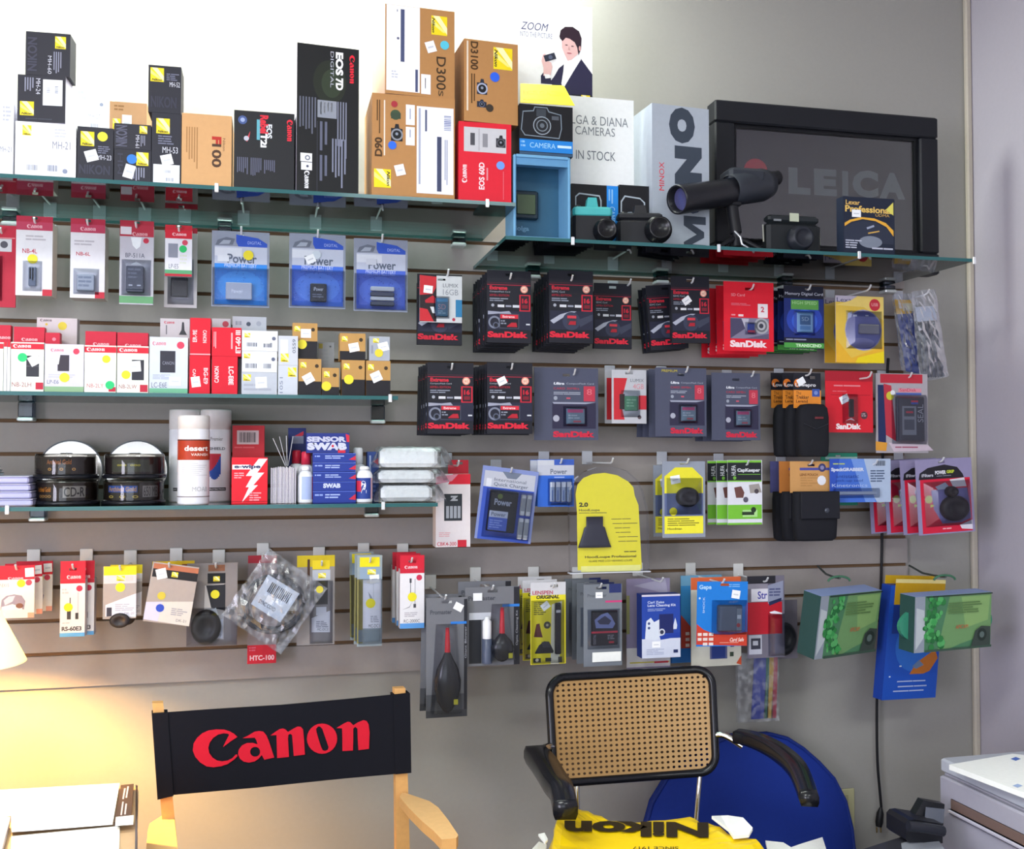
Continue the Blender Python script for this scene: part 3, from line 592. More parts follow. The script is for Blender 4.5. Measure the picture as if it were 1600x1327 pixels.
framed()
# spotting scope on a low tripod
def scope():
    m = mat('#1B1C22', .32); m2 = mat('#14151A', .5); g = mat('#2C3038', .4)
    o = U(1060, 312, -.35); e = U(1190, 293, -.26); d = (e-o).normalized(); L = (e-o).length
    base = Vector((U(1150, 370, -.30).x, -.30, S2+.0005)); t = empty('spotting_scope', 'black spotting scope on a small tripod in front of the framed sign', 'spotting scope', base)
    o -= base; e -= base; r = .033
    b = MB(); b.lathe([(.03, r*.78), (-.003, r*.86), (-.006, r), (.0, r*1.03), (.05, r*1.0), (L*.55, r*.98), (L*.58, r*.9), (L*.66, r*.9)], o, d, m); b.build('objective_tube', t)
    b = MB(); b.lathe([(.012, 0), (.012, r*.78)], o, d, mat('#5A5A88', .08, .3, 0)); b.build('front_lens', t)
    b = MB(); b.lathe([(L*.60, r*1.0), (L*.62, r*1.12), (L*.72, r*1.2), (L*.98, r*1.22), (L*1.08, r*1.0), (L*1.08, 0)], o+Vector((0, 0, .006)), d, g); 
    b.bbox((o.x+d.x*L*.66-.02, o.y+d.y*L*.66-.02, o.z+d.z*L*.66+.02), (o.x+d.x*L*.95, o.y+d.y*L*.95+.02, o.z+d.z*L*.85+.042), g, .008); b.build('prism_body', t)
    ep = o+d*L*1.02+Vector((0, 0, .018)); b = MB(); b.lathe([(0, .013), (.02, .014), (.021, .017), (.05, .0175), (.053, .015), (.053, 0)], ep, d, m2); b.build('eyepiece', t)
    c = o+d*L*.62; b = MB(); b.tube([c+Vector((0, 0, -.025)), Vector((0, 0, .05))], .014, m2, 10); b.bbox((c.x-.02, c.y-.016, c.z-.036), (c.x+.02, c.y+.016, c.z-.024), m2, .003); b.build('tripod_head', t)
    b = MB(); b.tube([(0, 0, .055), (0, 0, .018)], .011, m2, 10); b.build('centre_column', t)
    for an in (200, 330, 85):
        b = MB(); q = Vector((math.cos(R(an)), math.sin(R(an)), 0)); ln = .062 if math.sin(R(an)) < 0 else .085
        b.tube([Vector((0, 0, .04)), q*ln*.5+Vector((0, 0, .024)), q*ln+Vector((0, 0, .0055))], [.007, .006, .005], m2, 8); b.build('leg', t)
    b = MB(); p0 = Vector((-.012, -.018, .05)); b.tube([p0, p0+Vector((.01, -.01, -.016)), p0+Vector((.012, -.012, -.032)), p0+Vector((.03, -.014, -.043))], .0032, mat('#C8CCD4', .2, .9, 0), 8); b.build('locking_lever', t)
scope()
def slr():
    f = Face((1200, 334, 1284, 392), -.30, S2); t = empty('rangefinder_camera', 'dark rangefinder camera with a small white tag behind its top', 'camera', f.M)
    hw, h = f.w/2, f.h; m = mat('#1C2023', .45)
    b = MB(); b.bbox((-hw, 0, 0), (hw, .035, h*.8), m, .008); b.build('body', t)
    b = MB(); b.bbox((-hw+.004, .002, h*.8), (hw-.004, .033, h*.97), mat('#23282B', .35), .005); b.build('top_plate', t)
    b = MB(); x, z = f.q(1247, 368); b.lathe([(0, .031), (.012, .031), (.013, .027), (.028, .026), (.028, .02), (.024, .018), (.024, 0)], (x, 0, z), (0, -1, 0), mat('#23262E', .35)); b.build('lens', t)
    b = MB(); x, z = f.q(1241, 338); b.box((x-.012, -.001, z-.012), (x+.012, 0, z+.008), '#B9C0A8'); b.build('price_tag', t)
    b = MB(); x, z = f.q(1215, 344); b.box((x-.01, -.0008, z-.002), (x+.01, 0, z+.003), '#7A7E82'); b.build('maker_plate', t)
    for px in (1197, 1285):
        b = MB(); x, z = f.q(px, 360); b.tube([(x, .015, z+.02), (x, .012, z-.022)], .002, mat('#9A9C90', .4), 6); b.build('strap_lug', t)
slr()
place('lens_cleaner_box', 'small dark blue box with gold lettering beside the framed sign', 'box', (1318, 309, 1398, 398), -.345, .03, '#1C2436', [
    ('t', 'Lexar', 1322, 314, 1344, 321, '#D8B060', 0, .02), ('t', 'Professional', 1321, 322, 1392, 332, '#E2BC62', 0, .03), ('t', 'UDMA', 1368, 333, 1390, 337, '#C8A050'),
    ('p', [(1320, 354), (1330, 347), (1348, 342), (1368, 344), (1385, 352), (1396, 366), (1396, 357), (1384, 346), (1366, 340), (1346, 339), (1328, 344), (1320, 349)], '#E0A83A'), ('p', [(1319, 356), (1330, 349), (1348, 344), (1368, 346), (1385, 354), (1396, 368), (1396, 378), (1319, 378)], '#2A3142'), ('p', _el(1360, 376, 18, 9), '#7A8290'), ('r', 1354, 352, 1366, 355, '#9AA2B8', 20), ('r', 1356, 360, 1374, 362, '#C8A050', 12),
    ('l', 1321, 374, 1346, 388, 4, '#B8BCCC'), ('l', 1362, 384, 1396, 389, 1, '#B8BCCC'), ('p', [(1396, 314), (1396, 334), (1384, 326)], '#D8D060'), ('d', 1334, 334, 0.1, '#F0F0E8'), ('s', 1338, 334, 14, 0, .8)], sit=S2)
# ================================================================ hanging goods, left block
def peg_for(x, y, Y, what, **k): return peg(x, y, Y-.014, 'chrome peg hook holding '+what, **k)
HB = 'blistered camera batteries below the upper left shelf'
RED = '#CF1F35'
place('battery_package', 'red battery card cut off by the left picture edge', 'package', (-30, 352, 25, 480), -.10, .004, '#B8203A', [
    ('r', -20, 371, 23, 372, '#E8A0A8'), ('r', -10, 373, 18, 393, '#C8C8D0'), ('c', 6, 382, 6, '#50505C'), ('bl', -20, 400, 4, 470, .015), ('o', 'battery', -16, 405, 0, 465, .008, '#8A8088')], tab=12, group=HB)
peg_for(0, 356, -.10, 'the red battery card at the left edge')
def hbat(bb, mid, label, D, T=.05, side='#D6C8C0'):
    x0, y0, x1, y1 = bb
    D0 = [('r', x0, y0+9, x1, y0+22, '#B83A58'), ('can', (x0+x1)/2-12, y0+13, (x0+x1)/2+12, y0+19, '#E6B0BC')]
    return place('battery_package', label, 'package', bb, -.15, T, '#DEDCE2', D0+D, tab=9, back='#B02440', side=side, group=HB)
hbat((25, 338, 82, 462), 0, 'tall white battery box with a round yellow sticker, red top', [
    ('t', 'NB-4L', 35, 389, 58, 396, '#C24458', 0, .01), ('l', 40, 368, 74, 378, 2, '#B8B4BC'), ('r', 67, 452, 82, 462, '#C0283C'), ('bl', 36, 408, 66, 455, .012), ('o', 'battery', 46, 418, 58, 448, .006, '#6A7488', [('l', 48, 420, 56, 440, 2, '#B0BCC8', 1)]), ('d', 51, 405, 8, '#EEDC3C')])
hbat((110, 342, 164, 466), 0, 'tall white battery box with red top and no round sticker', [
    ('t', 'NB-6L', 119, 394, 141, 400, '#C24458', 0, .01), ('l', 116, 376, 150, 386, 2, '#B8B4BC'), ('r', 149, 456, 164, 466, '#C0283C'), ('bl', 115, 420, 155, 460, .012), ('o', 'battery', 121, 430, 149, 456, .006, '#B4BAC4', [('l', 124, 433, 146, 452, 3, '#8C94A4')])])
place('battery_package', 'grey battery card with a dark battery and a green bottom band', 'package', (187, 345, 240, 476), -.15, .006, '#BDBCC6', [
    ('r', 187, 352, 240, 370, '#B02C40'), ('can', 206, 363, 230, 369, '#D8A0A8'), ('r', 188, 355, 205, 367, '#D8D6DC'), ('p', [(204, 371), (221, 371), (219, 385), (213, 390), (207, 384)], '#E6ECF0'), ('c', 228, 376, 4.5, '#C03048'), ('t', 'BP-511A', 196, 396, 226, 403, '#56586A'), ('p', [(204, 414), (213, 409), (222, 414)], '#F0F2F4'), ('r', 187, 463, 240, 474, '#66A070'), ('bl', 190, 406, 236, 462, .022), ('o', 'battery', 199, 418, 226, 458, .016, '#4C5060', [('l', 202, 422, 222, 440, 3, '#6A6E80'), ('r', 203, 447, 209, 449, '#C8CCD8'), ('r', 216, 447, 222, 449, '#C8CCD8')])], tab=8, back='#A82438', group=HB)
bb_ = place('battery_package', 'small red topped card with a dark battery window, behind a green dotted one', 'package', (257, 356, 308, 481), -.10, .006, '#B6B0B4', [
    ('bl', 262, 405, 303, 476, .02), ('o', 'battery', 268, 435, 294, 465, .012, '#2E2A30')], tab=8, back='#B02438', group=HB)
place('battery_package', 'short white battery card with a green round sticker and red top', 'package', (258, 352, 300, 432), -.15, .006, '#E2E2EA', [
    ('r', 258, 360, 300, 373, RED), ('can', 269, 364, 291, 369, '#F0C0C8'), ('r', 263, 381, 278, 403, '#8C90A0'), ('c', 289, 379, 4.5, '#D04860'), ('t', 'LP-E5', 264, 413, 279, 420, '#7A7E90'), ('r', 258, 422, 300, 428, '#58A070'), ('r', 258, 428, 300, 432, '#B82238'), ('l', 281, 398, 293, 415, 3, '#D8DED0'), ('d', 286, 389, 6, '#2CC06A')], tab=8, back='#C02030', group=HB)
for x, y, s in ((53, 340, 'the battery box with the yellow sticker'), (136, 343, 'the battery box without a sticker'), (212, 347, 'the grey battery card with the green band'), (279, 353, 'the short battery card with the green sticker')):
    peg_for(x, y, -.15, s)
# blue premium battery blisters
def bluebat(bb, label, kind, D=()):
    x0, y0, x1, y1 = bb; Wd = x1-x0; H = y1-y0
    X = lambda u: x0+u*Wd
    Z = lambda v: y0+v*H
    blue = {0: '#2F86DE', 1: '#4470D8', 2: '#4A66CC'}[kind]
    Dd = [('r', X(.05), Z(.2), X(.96), Z(.43), '#BCC2D4'), ('p', [(X(.42), Z(.04)), (X(.8), Z(.08)), (X(.96), Z(.15)), (X(.96), Z(.2)), (X(.46), Z(.2)), (X(.42), Z(.14))], '#3154BC'), ('t', 'DIGITAL', X(.62), Z(.125), X(.86), Z(.165), '#A8B8E8'),
          ('p', [(X(.06), Z(.19)), (X(.1), Z(.12)), (X(.25), Z(.08)), (X(.4), Z(.1)), (X(.36), Z(.18))], '#6A7080'), ('p', [(X(.12), Z(.18)), (X(.2), Z(.12)), (X(.33), Z(.12)), (X(.3), Z(.17))], '#A0A8B8'),
          ('r', X(.05), Z(.22), X(.52), Z(.33), '#D4D8E2'), ('t', 'Power', X(.27), Z(.3), X(.78), Z(.42), '#5A6478', 0, .02), ('r', X(.05), Z(.43), X(.96), Z(.97), blue), ('t', 'PREMIUM BATTERY', X(.22), Z(.43), X(.78), Z(.475), '#C8D4F4'),
          ('p', _el(X(.5), Z(.72), Wd*.4, H*.2), {0: '#3F97E8', 1: '#5484E4', 2: '#5878DA'}[kind])]
    for i in range(40):
        a, b = random.uniform(.07, .94), random.uniform(.5, .95); Dd.append(('c', X(a), Z(b), .9, {0: '#2468C0', 1: '#3258B8', 2: '#3850AC'}[kind], 5))
    Dd += [('bl', x0+1, Z(.48), x1-1, y1-2, .03, .1)]
    if kind == 0: Dd += [('o', 'battery', X(.25), Z(.69), X(.7), Z(.91), .012, '#B8BCCC', [('t', 'Power', X(.35), Z(.78), X(.55), Z(.83), '#F0F2F8')])]
    if kind == 1: Dd += [('o', 'battery', X(.37), Z(.68), X(.66), Z(.92), .012, '#262A38', [('t', 'iPower', X(.43), Z(.73), X(.6), Z(.78), '#D0D4E0'), ('l', X(.41), Z(.82), X(.62), Z(.88), 2, '#6A7084')])]
    if kind == 2: Dd += [('o', 'battery', X(.3), Z(.67), X(.74), Z(.73), .013, '#D0D4DA'), ('o', 'battery', X(.3), Z(.745), X(.74), Z(.80), .013, '#4A5064'), ('o', 'battery', X(.3), Z(.81), X(.74), Z(.86), .013, '#D0D4DA'), ('o', 'battery', X(.3), Z(.875), X(.74), Z(.93), .013, '#4A5064')]
    return place('battery_package', label, 'package', bb, -.15, .0015, mat('#8F96A8', .2), Dd+list(D), tab=0, hole=(x0+Wd*.5, y0+6, 9, 4), group='blue battery blister packs')
bluebat((331, 362, 421, 480), 'bright blue battery pack with a silver battery and a yellow dot', 0, [('r', 340, 400, 358, 410, '#D8DCE4'), ('d', 388, 399, 8, '#E8D62E')])
bluebat((452, 366, 540, 482), 'blue battery pack with a black square battery', 1, [('d', 494, 399, 7, '#C8D2DC'), ('s', 485, 406, 15, 25)])
bluebat((553, 374, 637, 487), 'violet blue battery pack with silver cylindrical cells', 2, [('r', 572, 406, 588, 415, '#C8CCD8')])
for x, y, s in ((377, 352, 'the bright blue battery pack'), (497, 357, 'the battery pack with the black battery'), (598, 364, 'the violet blue battery pack')): peg_for(x, y+2, -.15, s, up=.016)

# ================================================================ small boxes on the third shelf
Y3 = -.275; SG = 'battery boxes standing on the middle left shelf'; SGr = 'small red boxes on the middle left shelf'; SGg = 'small silver and gold boxes on the middle left shelf'
def nb(bb, label, D, base='#E6EDE0', Y=Y3, T=.028, **k): return place('battery_box', label, 'box', bb, Y, T, base, D, sit=S3, group=SG, **k)
def nbx(x0, x1, y0, label, D, y1=613): return nb((x0, y0, x1, y1), label, [('r', x0, y0+2, x1, y0+11, RED), ('can', x0+3, y0+3.5, x0+31, y0+9, '#F4D8DC')]+D)
a_ = nb((-14, 535, 5, 613), 'white battery box cut by the left picture edge on the middle shelf', [('r', -14, 537, 5, 545, RED)])
for i, (x0, y0) in enumerate(((5.8, 534), (11.2, 534.5))): nb((x0, y0, x0+4.8, 613), ['thin white box edge, left of a pair beside the green dotted battery box', 'thin white box edge, right of a pair beside the green dotted battery box'][i], [('r', x0, y0, x0+4.8, y0+8, RED)], '#DDE0E4')
nbx(17, 68.5, 535, 'white battery box with a green dot left of the yellow dotted grey one', [('r', 41, 556, 61, 589, '#34343C'), ('r', 41, 572, 61, 573, '#5A5A64'), ('t', 'NB-2LH', 19, 598, 49, 605, '#A8606C'), ('r', 56, 598, 68, 609, '#C02840'), ('d', 35, 559, 7.5, '#2CC878'), ('s', 54, 563, 18, 30)])
nb((70, 538, 131, 613), 'pale grey battery box with a yellow dot below a dark battery picture', [('can', 79, 545, 99, 550, '#D08090'), ('c', 119, 549, 5, '#D0405A'), ('r', 90, 555, 108, 580, '#3C3640'), ('t', 'LP-E6', 74, 594, 92, 600, '#70748A'), ('r', 70, 604, 131, 613, '#8CB088'), ('l', 76, 585, 120, 592, 2, '#C4C4D4'), ('d', 101, 590, 8, '#E8D83A'), ('s', 84, 561, 18, -8)], '#D4D2E0')
nbx(132, 181.5, 540, 'white battery box with both a yellow and a green dot', [('r', 154, 559, 174, 593, '#D4DAE4'), ('r', 156, 561, 172, 591, '#E2E8EC'), ('t', 'NB-2LY', 136, 599, 162, 605, '#C8707C'), ('r', 170, 604, 181, 611, '#C02840'), ('d', 166, 561, 6.5, '#EEDC30'), ('d', 172, 601, 7, '#2CC878')])
nbx(183, 232, 541, 'white battery box with a yellow dot beside its dark battery picture', [('r', 206, 562, 225, 593, '#30303A'), ('t', 'NB-2LW', 186, 600, 214, 606, '#A8606C'), ('r', 219, 600, 231, 611, '#C02840'), ('d', 197, 585, 7, '#EEDC30'), ('s', 211, 572, 18, 5, .9)])
nb((233.5, 527, 293.5, 613), 'tall pale grey battery box with a black battery picture', [('can', 238, 534, 259, 540, '#D08090'), ('c', 282, 539, 6, '#D8405C'), ('r', 250, 548, 274, 581, '#30303C'), ('t', 'CANON', 254, 564, 272, 569, '#8A8C9C'), ('l', 239, 584, 270, 592, 4, '#A8B0C4'), ('t', 'LC-E6E', 237, 596, 261, 604, '#6A7088'), ('r', 234, 605, 293.5, 612, '#6CB08C'), ('s', 274, 594, 19, 0, .7)], '#CDD6E2')
# red headers of the hung row standing behind
def hd(bb, label, Y=-.232, c='#C4203A', D=None):
    x0, y0, x1, y1 = bb
    return place('battery_box', label, 'box', bb, Y, .02, c, D if D is not None else [('can', (x0+x1)/2-12, y0+17, (x0+x1)/2+13, y0+22, '#E8B0B8')], sit=S3, group='red topped boxes in the back row of the middle shelf')
hd((-10, 508, 16, 613), 'red topped box in the back row at the left picture edge')
hd((21, 511, 69, 613), 'wide red topped box behind the green dotted battery box')
hd((70, 520, 93, 613), 'narrow red topped box behind the pale grey battery box', D=[('c', 84, 530, 3, '#E08090')])
hd((133, 518, 181, 613), 'red topped box behind the battery box with two dots')
hd((183, 520, 231, 613), 'red topped box behind the box with a dot beside its battery picture')
place('battery_box', 'white box with a yellow dot peeking over the back row on the middle shelf', 'box', (57, 497, 120, 613), -.19, .03, '#C9BFC2', [('can', 62, 499, 80, 503, '#6A5A60'), ('c', 72, 507, 2, '#D0B040'), ('d', 97, 509, 7, '#D4C040')], sit=S3, group='tall boxes in the back row of the middle shelf')
place('charger_box', 'grey box with a pictured cable in the back row behind the red boxes', 'box', (250, 498, 296, 613), -.19, .03, '#C4BEC2', [('can', 256, 502, 272, 506, '#C05060'), ('l', 259, 508, 262, 530, 1, '#606068', 1), ('p', [(284, 503), (287, 503), (288, 515), (292, 522), (279, 522), (283, 515)], '#3A3A40')], sit=S3, group='tall boxes in the back row of the middle shelf')
place('charger_box', 'blank grey box top behind the upper red boxes', 'box', (331, 498, 360, 613), -.19, .03, '#BDB8BE', [('c', 352, 506, 5, '#B04050')], sit=S3, group='tall boxes in the back row of the middle shelf')
place('battery_box', 'silver box with dark print at the back of the middle shelf', 'box', (363, 495, 416, 613), -.215, .03, '#A9ADB6', [('bar', 368, 502, 378, 508, 6, 0, '#606878'), ('c', 388, 506, 3.5, '#404858'), ('c', 404, 505, 4, '#9498A4')], sit=S3, group=SGg)
def rb(bb, label, sit, D, base='#D4122C', T=.05, Y=Y3): return place('charger_box', label, 'box', bb, Y, T, base, D, sit=sit, group=SGr)
r1 = rb((296, 556, 328, 613), 'lower of the two upright red boxes with a tilted white sticker', S3, [('t', 'CANON', 301, 576, 306, 600, '#F4C8CC', -90, .03), ('t', 'BG-E9', 318, 574, 325, 598, '#F4C8CC', -90, .03), ('s', 306, 595, 14, 8, 1.1)])
rb((297, 497, 329, 556), 'upper of the two upright red boxes, highest on the middle shelf', TOPZ(r1), [('t', 'ER-9E', 301, 516, 308, 535, '#F4C8CC', 90, .03), ('t', 'CANON', 317, 516, 323, 536, '#F4C8CC', -90, .03), ('r', 297, 553, 329, 555, '#F0A0A8')])
r2 = rb((331, 557, 371, 613), 'lower red box with two lines of white sideways lettering', S3, [('t', 'CANON', 335, 572, 342, 596, '#F4D0D4', 90, .03), ('t', 'LC-E8E', 357, 572, 365, 599, '#F8E0E2', -90, .03)])
rb((331, 512, 377, 557), 'upper red box printed LC-E8E beside the silver boxes', TOPZ(r2), [('l', 334, 519, 339, 545, 2, '#F0A8B0', 1), ('t', 'ET-60 III', 368, 516, 376, 552, '#F8E0E2', 90, .03), ('l', 361, 520, 366, 552, 1, '#F0A8B0', 1)])
def sb(bb, label, sit, D, base='#D9DDE2', T=.05, Y=Y3, **k): return place('filter_box', label, 'box', bb, Y, T, base, D, sit=sit, group=SGg, **k)
s1 = sb((377.5, 582, 433, 613), 'bottom silver box of the stack of three beside the red boxes', S3, [('nik', 380, 585, 392, 594), ('l', 381, 598, 430, 610, 2, '#A8ACB8'), ('s', 408, 596, 18, 4)], '#B9BFC9')
s2 = sb((378, 549, 433, 581), 'middle silver box of the stack of three beside the red boxes', TOPZ(s1), [('nik', 381, 553, 391, 560), ('bar', 384, 568, 402, 575, 8, 0, '#505870'), ('bar', 412, 568, 424, 575, 6, 0, '#505870'), ('c', 427, 561, 3, '#606880'), ('r', 397, 552, 414, 566, '#E8F0DC')])
sb((378, 517, 434, 549), 'top silver box of the stack of three beside the red boxes', TOPZ(s2), [('nik', 382, 521, 391, 528), ('bar', 386, 536, 402, 542, 8, 0, '#505870'), ('bar', 412, 536, 426, 543, 6, 0, '#505870'), ('c', 428, 529, 3, '#606880'), ('r', 405, 524, 422, 537, '#E8F0DC')])
s4 = sb((434.5, 571, 465, 613), 'lower narrow silver box with a yellow square mark', S3, [('nik', 450, 574, 463, 587), ('t', '1051', 437, 588, 442, 610, '#8088A0', 90)], '#C6CCD6')
sb((435, 525, 465.5, 571), 'upper narrow silver box with a pale label', TOPZ(s4), [('nik', 439, 553, 451, 566), ('r', 438, 531, 450, 552, '#E6ECDC'), ('t', '0559', 457, 530, 462, 552, '#60687C', 90)], '#C6CCD6')
GB = '#B98F52'; BB = '#1C1A20'
def gb(bb, gy, label, sit, dot=None, stk=None, Y=Y3, T=.05):
    x0, y0, x1, y1 = bb; D = [('r', x0, y0, x1, gy, GB), ('nik', x0+3, y0+5, x0+12, y0+13), ('c', x1-7, y0+10, 3, '#3A2C1A')]
    if dot: D.append(('d', dot[0], dot[1], 7.5, '#E8D838'))
    if stk: D.append(('s', stk[0], stk[1], 16, stk[2]))
    return place('lens_hood_box', label, 'box', bb, Y, T, BB, D, sit=sit, group=SGg, side=GB)
g1 = gb((466.5, 561, 502, 613), 593, 'gold and black box with a tilted white sticker at the front left of its group', S3, None, (482, 589, 30))
gb((457, 505, 496, 561), 533, 'gold and black box on top at the left with a yellow dot', TOPZ(g1), (472, 538), (478, 521, 0), Y=-.26)
gb((503, 575, 530, 613), 601, 'small dim gold box with a yellow dot, lowest of its group', S3, (510, 600))
sb((497, 535, 522, 613), 'grey box standing behind the small dim gold box', S3, [('l', 501, 545, 516, 566, 4, '#80868C'), ('c', 516, 541, 1.5, '#404448'), ('r', 498, 537, 504, 544, '#8C8430')], '#84898E', .03, -.222)
g2 = gb((534, 563, 570, 613), 590, 'gold and black box with a yellow dot below the taller middle pile', S3, (545, 590))
gb((531, 521, 571, 563), 549, 'gold and black box with a white sticker on top of the middle pile', TOPZ(g2), None, (553, 543, 12), Y=-.272)
g3 = gb((572, 564, 610, 613), 591, 'gold and black box with a tilted sticker at the right end of the shelf', S3, None, (588, 586, 25))
sb((577, 526, 609, 564), 'silver box with a sticker and a yellow dot on top at the right end', TOPZ(g3), [('nik', 583, 529, 592, 536), ('l', 580, 540, 586, 560, 1, '#8C92A0', 1), ('s', 599, 542, 16, 15), ('d', 592, 552, 6.5, '#E0D03A')], '#A4ABB6')

# ================================================================ lowest shelf
Y4 = -.26
def lath_thing(name, label, cat, px, pyb, Y, z, parts, group=None):
    c = U(px, pyb, Y); t = empty(name, label, cat, (c.x, Y, z+.0004), group)
    for nm, prof, m in parts:
        b = MB(); b.lathe(prof, (0, 0, 0), (0, 0, 1), m, 40); b.build(nm, t)
    return t
pxm = (U(101, 750, Y4)-U(100, 750, Y4)).length
# lavender disc cases at the far left
zz = S4
for i in range(4):
    c = U(8+i*-2, 780, -.22); t = empty('disc_case', ['lavender disc case at the bottom of the stack on the left', 'lavender disc case second from the bottom of the left stack', 'lavender disc case second from the top of the left stack', 'lavender disc case on top of the left stack'][i], 'case', (c.x, -.20, zz+.0005), 'lavender disc cases')
    b = MB(); b.bbox((-.07, -.065, 0), (.062, .065, .0125), mat('#B4B4DA', .25), .003); b.build('base_tray', t)
    b = MB(); b.bbox((-.071, -.066, .0128), (.063, .066, .0145), mat('#D2D2EE', .15), .001); b.build('lid', t); zz += .0155
for i in range(3):
    c = U(2, 760, -.2); t = empty('paper_booklet', ['dark edged booklet, lowest of three at the left picture edge', 'dark edged booklet, middle of three at the left picture edge', 'dark edged booklet, top of three at the left picture edge'][i], 'booklet', Matrix.Translation((c.x-.07, -.2, zz+.0006)) @ Matrix.Rotation(R(i*4), 4, 'Z'), 'dark booklets on the disc cases')
    b = MB(); b.bbox((-.06, -.06, 0), (.06, .06, .004), '#D8D8DC', .0005); b.build('pages', t); b = MB(); b.box((-.061, -.061, .0042), (.061, .061, .005), '#3A4A44'); b.build('cover', t); zz += .006
def spindle(px, rad, z, hgt, Dlab, label, dark):
    c = U(px, 780, -.2); r = rad; t = empty('disc_spindle', label, 'disc spindle', (c.x, -.2, z+.0005), 'round spindles of blank discs')
    b = MB(); b.lathe([(0, 0), (0, r*1.03), (.005, r*1.04), (.009, r), (.009, 0)], (0, 0, 0), (0, 0, 1), mat('#17181E', .2), 48); b.build('base_plate', t)
    b = MB(); b.lathe([(.0095, 0), (.0095, r*.93), (hgt-.006, r*.93), (hgt-.006, 0)], (0, 0, 0), (0, 0, 1), mat('#3A302C', .3, .2), 90); b.build('disc_stack', t)
    b = MB()      # printed wrap
    def band(a0, a1, z0, z1, m, rr):
        n = max(3, int(abs(a1-a0)/4)); b.add([(rr*math.sin(a), -rr*math.cos(a), zq) for zq in (z0, z1) for a in [R(a0+(a1-a0)*i/n) for i in range(n+1)]], [(i, i+1, n+2+i, n+1+i) for i in range(n)], m, True)
    rr = r*.937; band(-75, 75, .012, hgt-.008, dark, rr)
    for s, a0, a1, z0, z1, colr, bg in Dlab:
        rr += .0003
        if bg: band(a0-2, a1+2, z0-.002, z1+.002, bg, rr)
        rr += .0003
        if s:
            vs, fs = text_geo(s, .02); b.add([(rr*math.sin(R(a0+u*(a1-a0))), -rr*math.cos(R(a0+u*(a1-a0))), z0+v*(z1-z0)) for u, v in vs], fs, colr)
    b.build('printed_wrap', t)
    b = MB(); b.lathe([(.0092, r*.975), (hgt-.004, r*.975), (hgt, r*.95), (hgt, r*.2), (hgt+.002, r*.18), (hgt+.002, 0)], (0, 0, 0), (0, 0, 1), mat('#E6E2DC', .04, 0, 0, 'clear'), 48); b.build('clear_cover', t)
    return z+hgt+.003
rs = .063
z = spindle(105, rs, S4, .052, [('Archival Gold', -58, -22, .028, .038, '#D08A30', None), ('CD-R', 4, 44, .018, .038, '#2A2A30', '#9A9A9C'), ('oooo', -50, -20, .016, .022, '#A8844A', None)], 'black wrapped disc spindle with gold lettering, bottom left', '#241A16')
spindle(103, rs, z, .052, [('Archival Gold', -28, 20, .03, .040, '#A8683A', '#222428'), ('o    o    o', -25, 28, .017, .023, '#C89A50', None)], 'dark disc spindle on top of the left pair', '#2A2224')
z = spindle(209, rs, S4, .052, [('Archival Gold', -48, 12, .028, .038, '#C09A70', '#2454B0'), ('650 MB', 26, 58, .018, .038, '#2A2A30', '#8A8A92'), ('o  o  o', -46, 16, .014, .02, '#B0A050', None)], 'disc spindle with a blue name panel, bottom right', '#24201E')
spindle(210, rs, z, .052, [('', -40, 36, .016, .038, '#888', '#3A4038'), ('ooo  ooo', -28, 18, .026, .030, '#B8B838', None)], 'disc spindle with plain grey label on top of the right pair', '#2A2226')
# two mirror discs leaning behind
for px, py, lb in ((110, 735, 'round mirror disc leaning behind the left spindles'), (213, 742, 'round mirror disc leaning behind the right spindles')):
    c = U(px, py, -.07); t = empty('reflector_disc', lb, 'disc', Matrix.Translation((c.x, -.062, S4+.001)) @ Matrix.Rotation(R(5), 4, 'Z') @ Matrix.Rotation(R(-7), 4, 'X'), 'mirror discs on the lowest shelf')
    r = .068; b = MB(); b.lathe([(-.001, r*.97), (0, r), (.012, r), (.014, r*.97)], (0, -.012, r), (0, -1, 0), mat('#B8BAC8', .15, .6, 0), 56); b.build('rim', t)
    b = MB(); b.lathe([(.009, 0), (.009, r*.96)], (0, -.012, r), (0, -1, 0), mat('#F4F6F6', .16, 1, 0), 56); b.build('mirror', t)
    b = MB(); b.box((-.02, -.010, 0.002), (.02, -.004, .02), '#888C94'); b.build('foot', t)
# spray cans
def can(px, x0, x1, ytop, Y, label, fn, capy):
    c = U(px, 780, Y); r = (U(x1, 720, Y)-U(x0, 720, Y)).length/2; H = U(px, ytop, Y).z-S4; hc = H-(U(px, capy, Y).z-S4)
    t = empty('spray_can', label, 'spray can', (c.x, Y, S4+.0004), 'tall spray cans')
    W_ = mat('#E4E4EA', .3); b = MB(); b.lathe([(0, 0), (0, r*.96), (.004, r), (H-hc-.002, r), (H-hc, r*.97)], (0, 0, 0), (0, 0, 1), W_, 72); o = b.build('can_body', t)
    b = MB(); b.lathe([(H-hc, r*.97), (H-hc+.001, r*1.01), (H-.003, r*1.01), (H, r*.98), (H-.001, r*.9), (H-.004, 0)], (0, 0, 0), (0, 0, 1), mat('#DCD8D6', .35), 40); b.build('cap', t)
    b = MB()
    def band(a0, a1, z0, z1, m, rr=1.004):
        rr += .008; n = max(2, int(abs(a1-a0)/4)); b.add([(r*rr*math.sin(a), -r*rr*math.cos(a), zq) for zq in (z0, z1) for a in [R(a0+(a1-a0)*i/n) for i in range(n+1)]], [(i, i+1, n+2+i, n+1+i) for i in range(n)], m, True)
    def txt(s, a0, a1, z0, z1, m, rr=1.008, bo=.03):
        rr += .012
        vs, fs = text_geo(s, bo); b.add([(r*rr*math.sin(R(a0+u*(a1-a0))), -r*rr*math.cos(R(a0+u*(a1-a0))), z0+v*(z1-z0)) for u, v in vs], fs, m)
    fn(b, band, txt, H, r); b.build('printed_label', t); return t
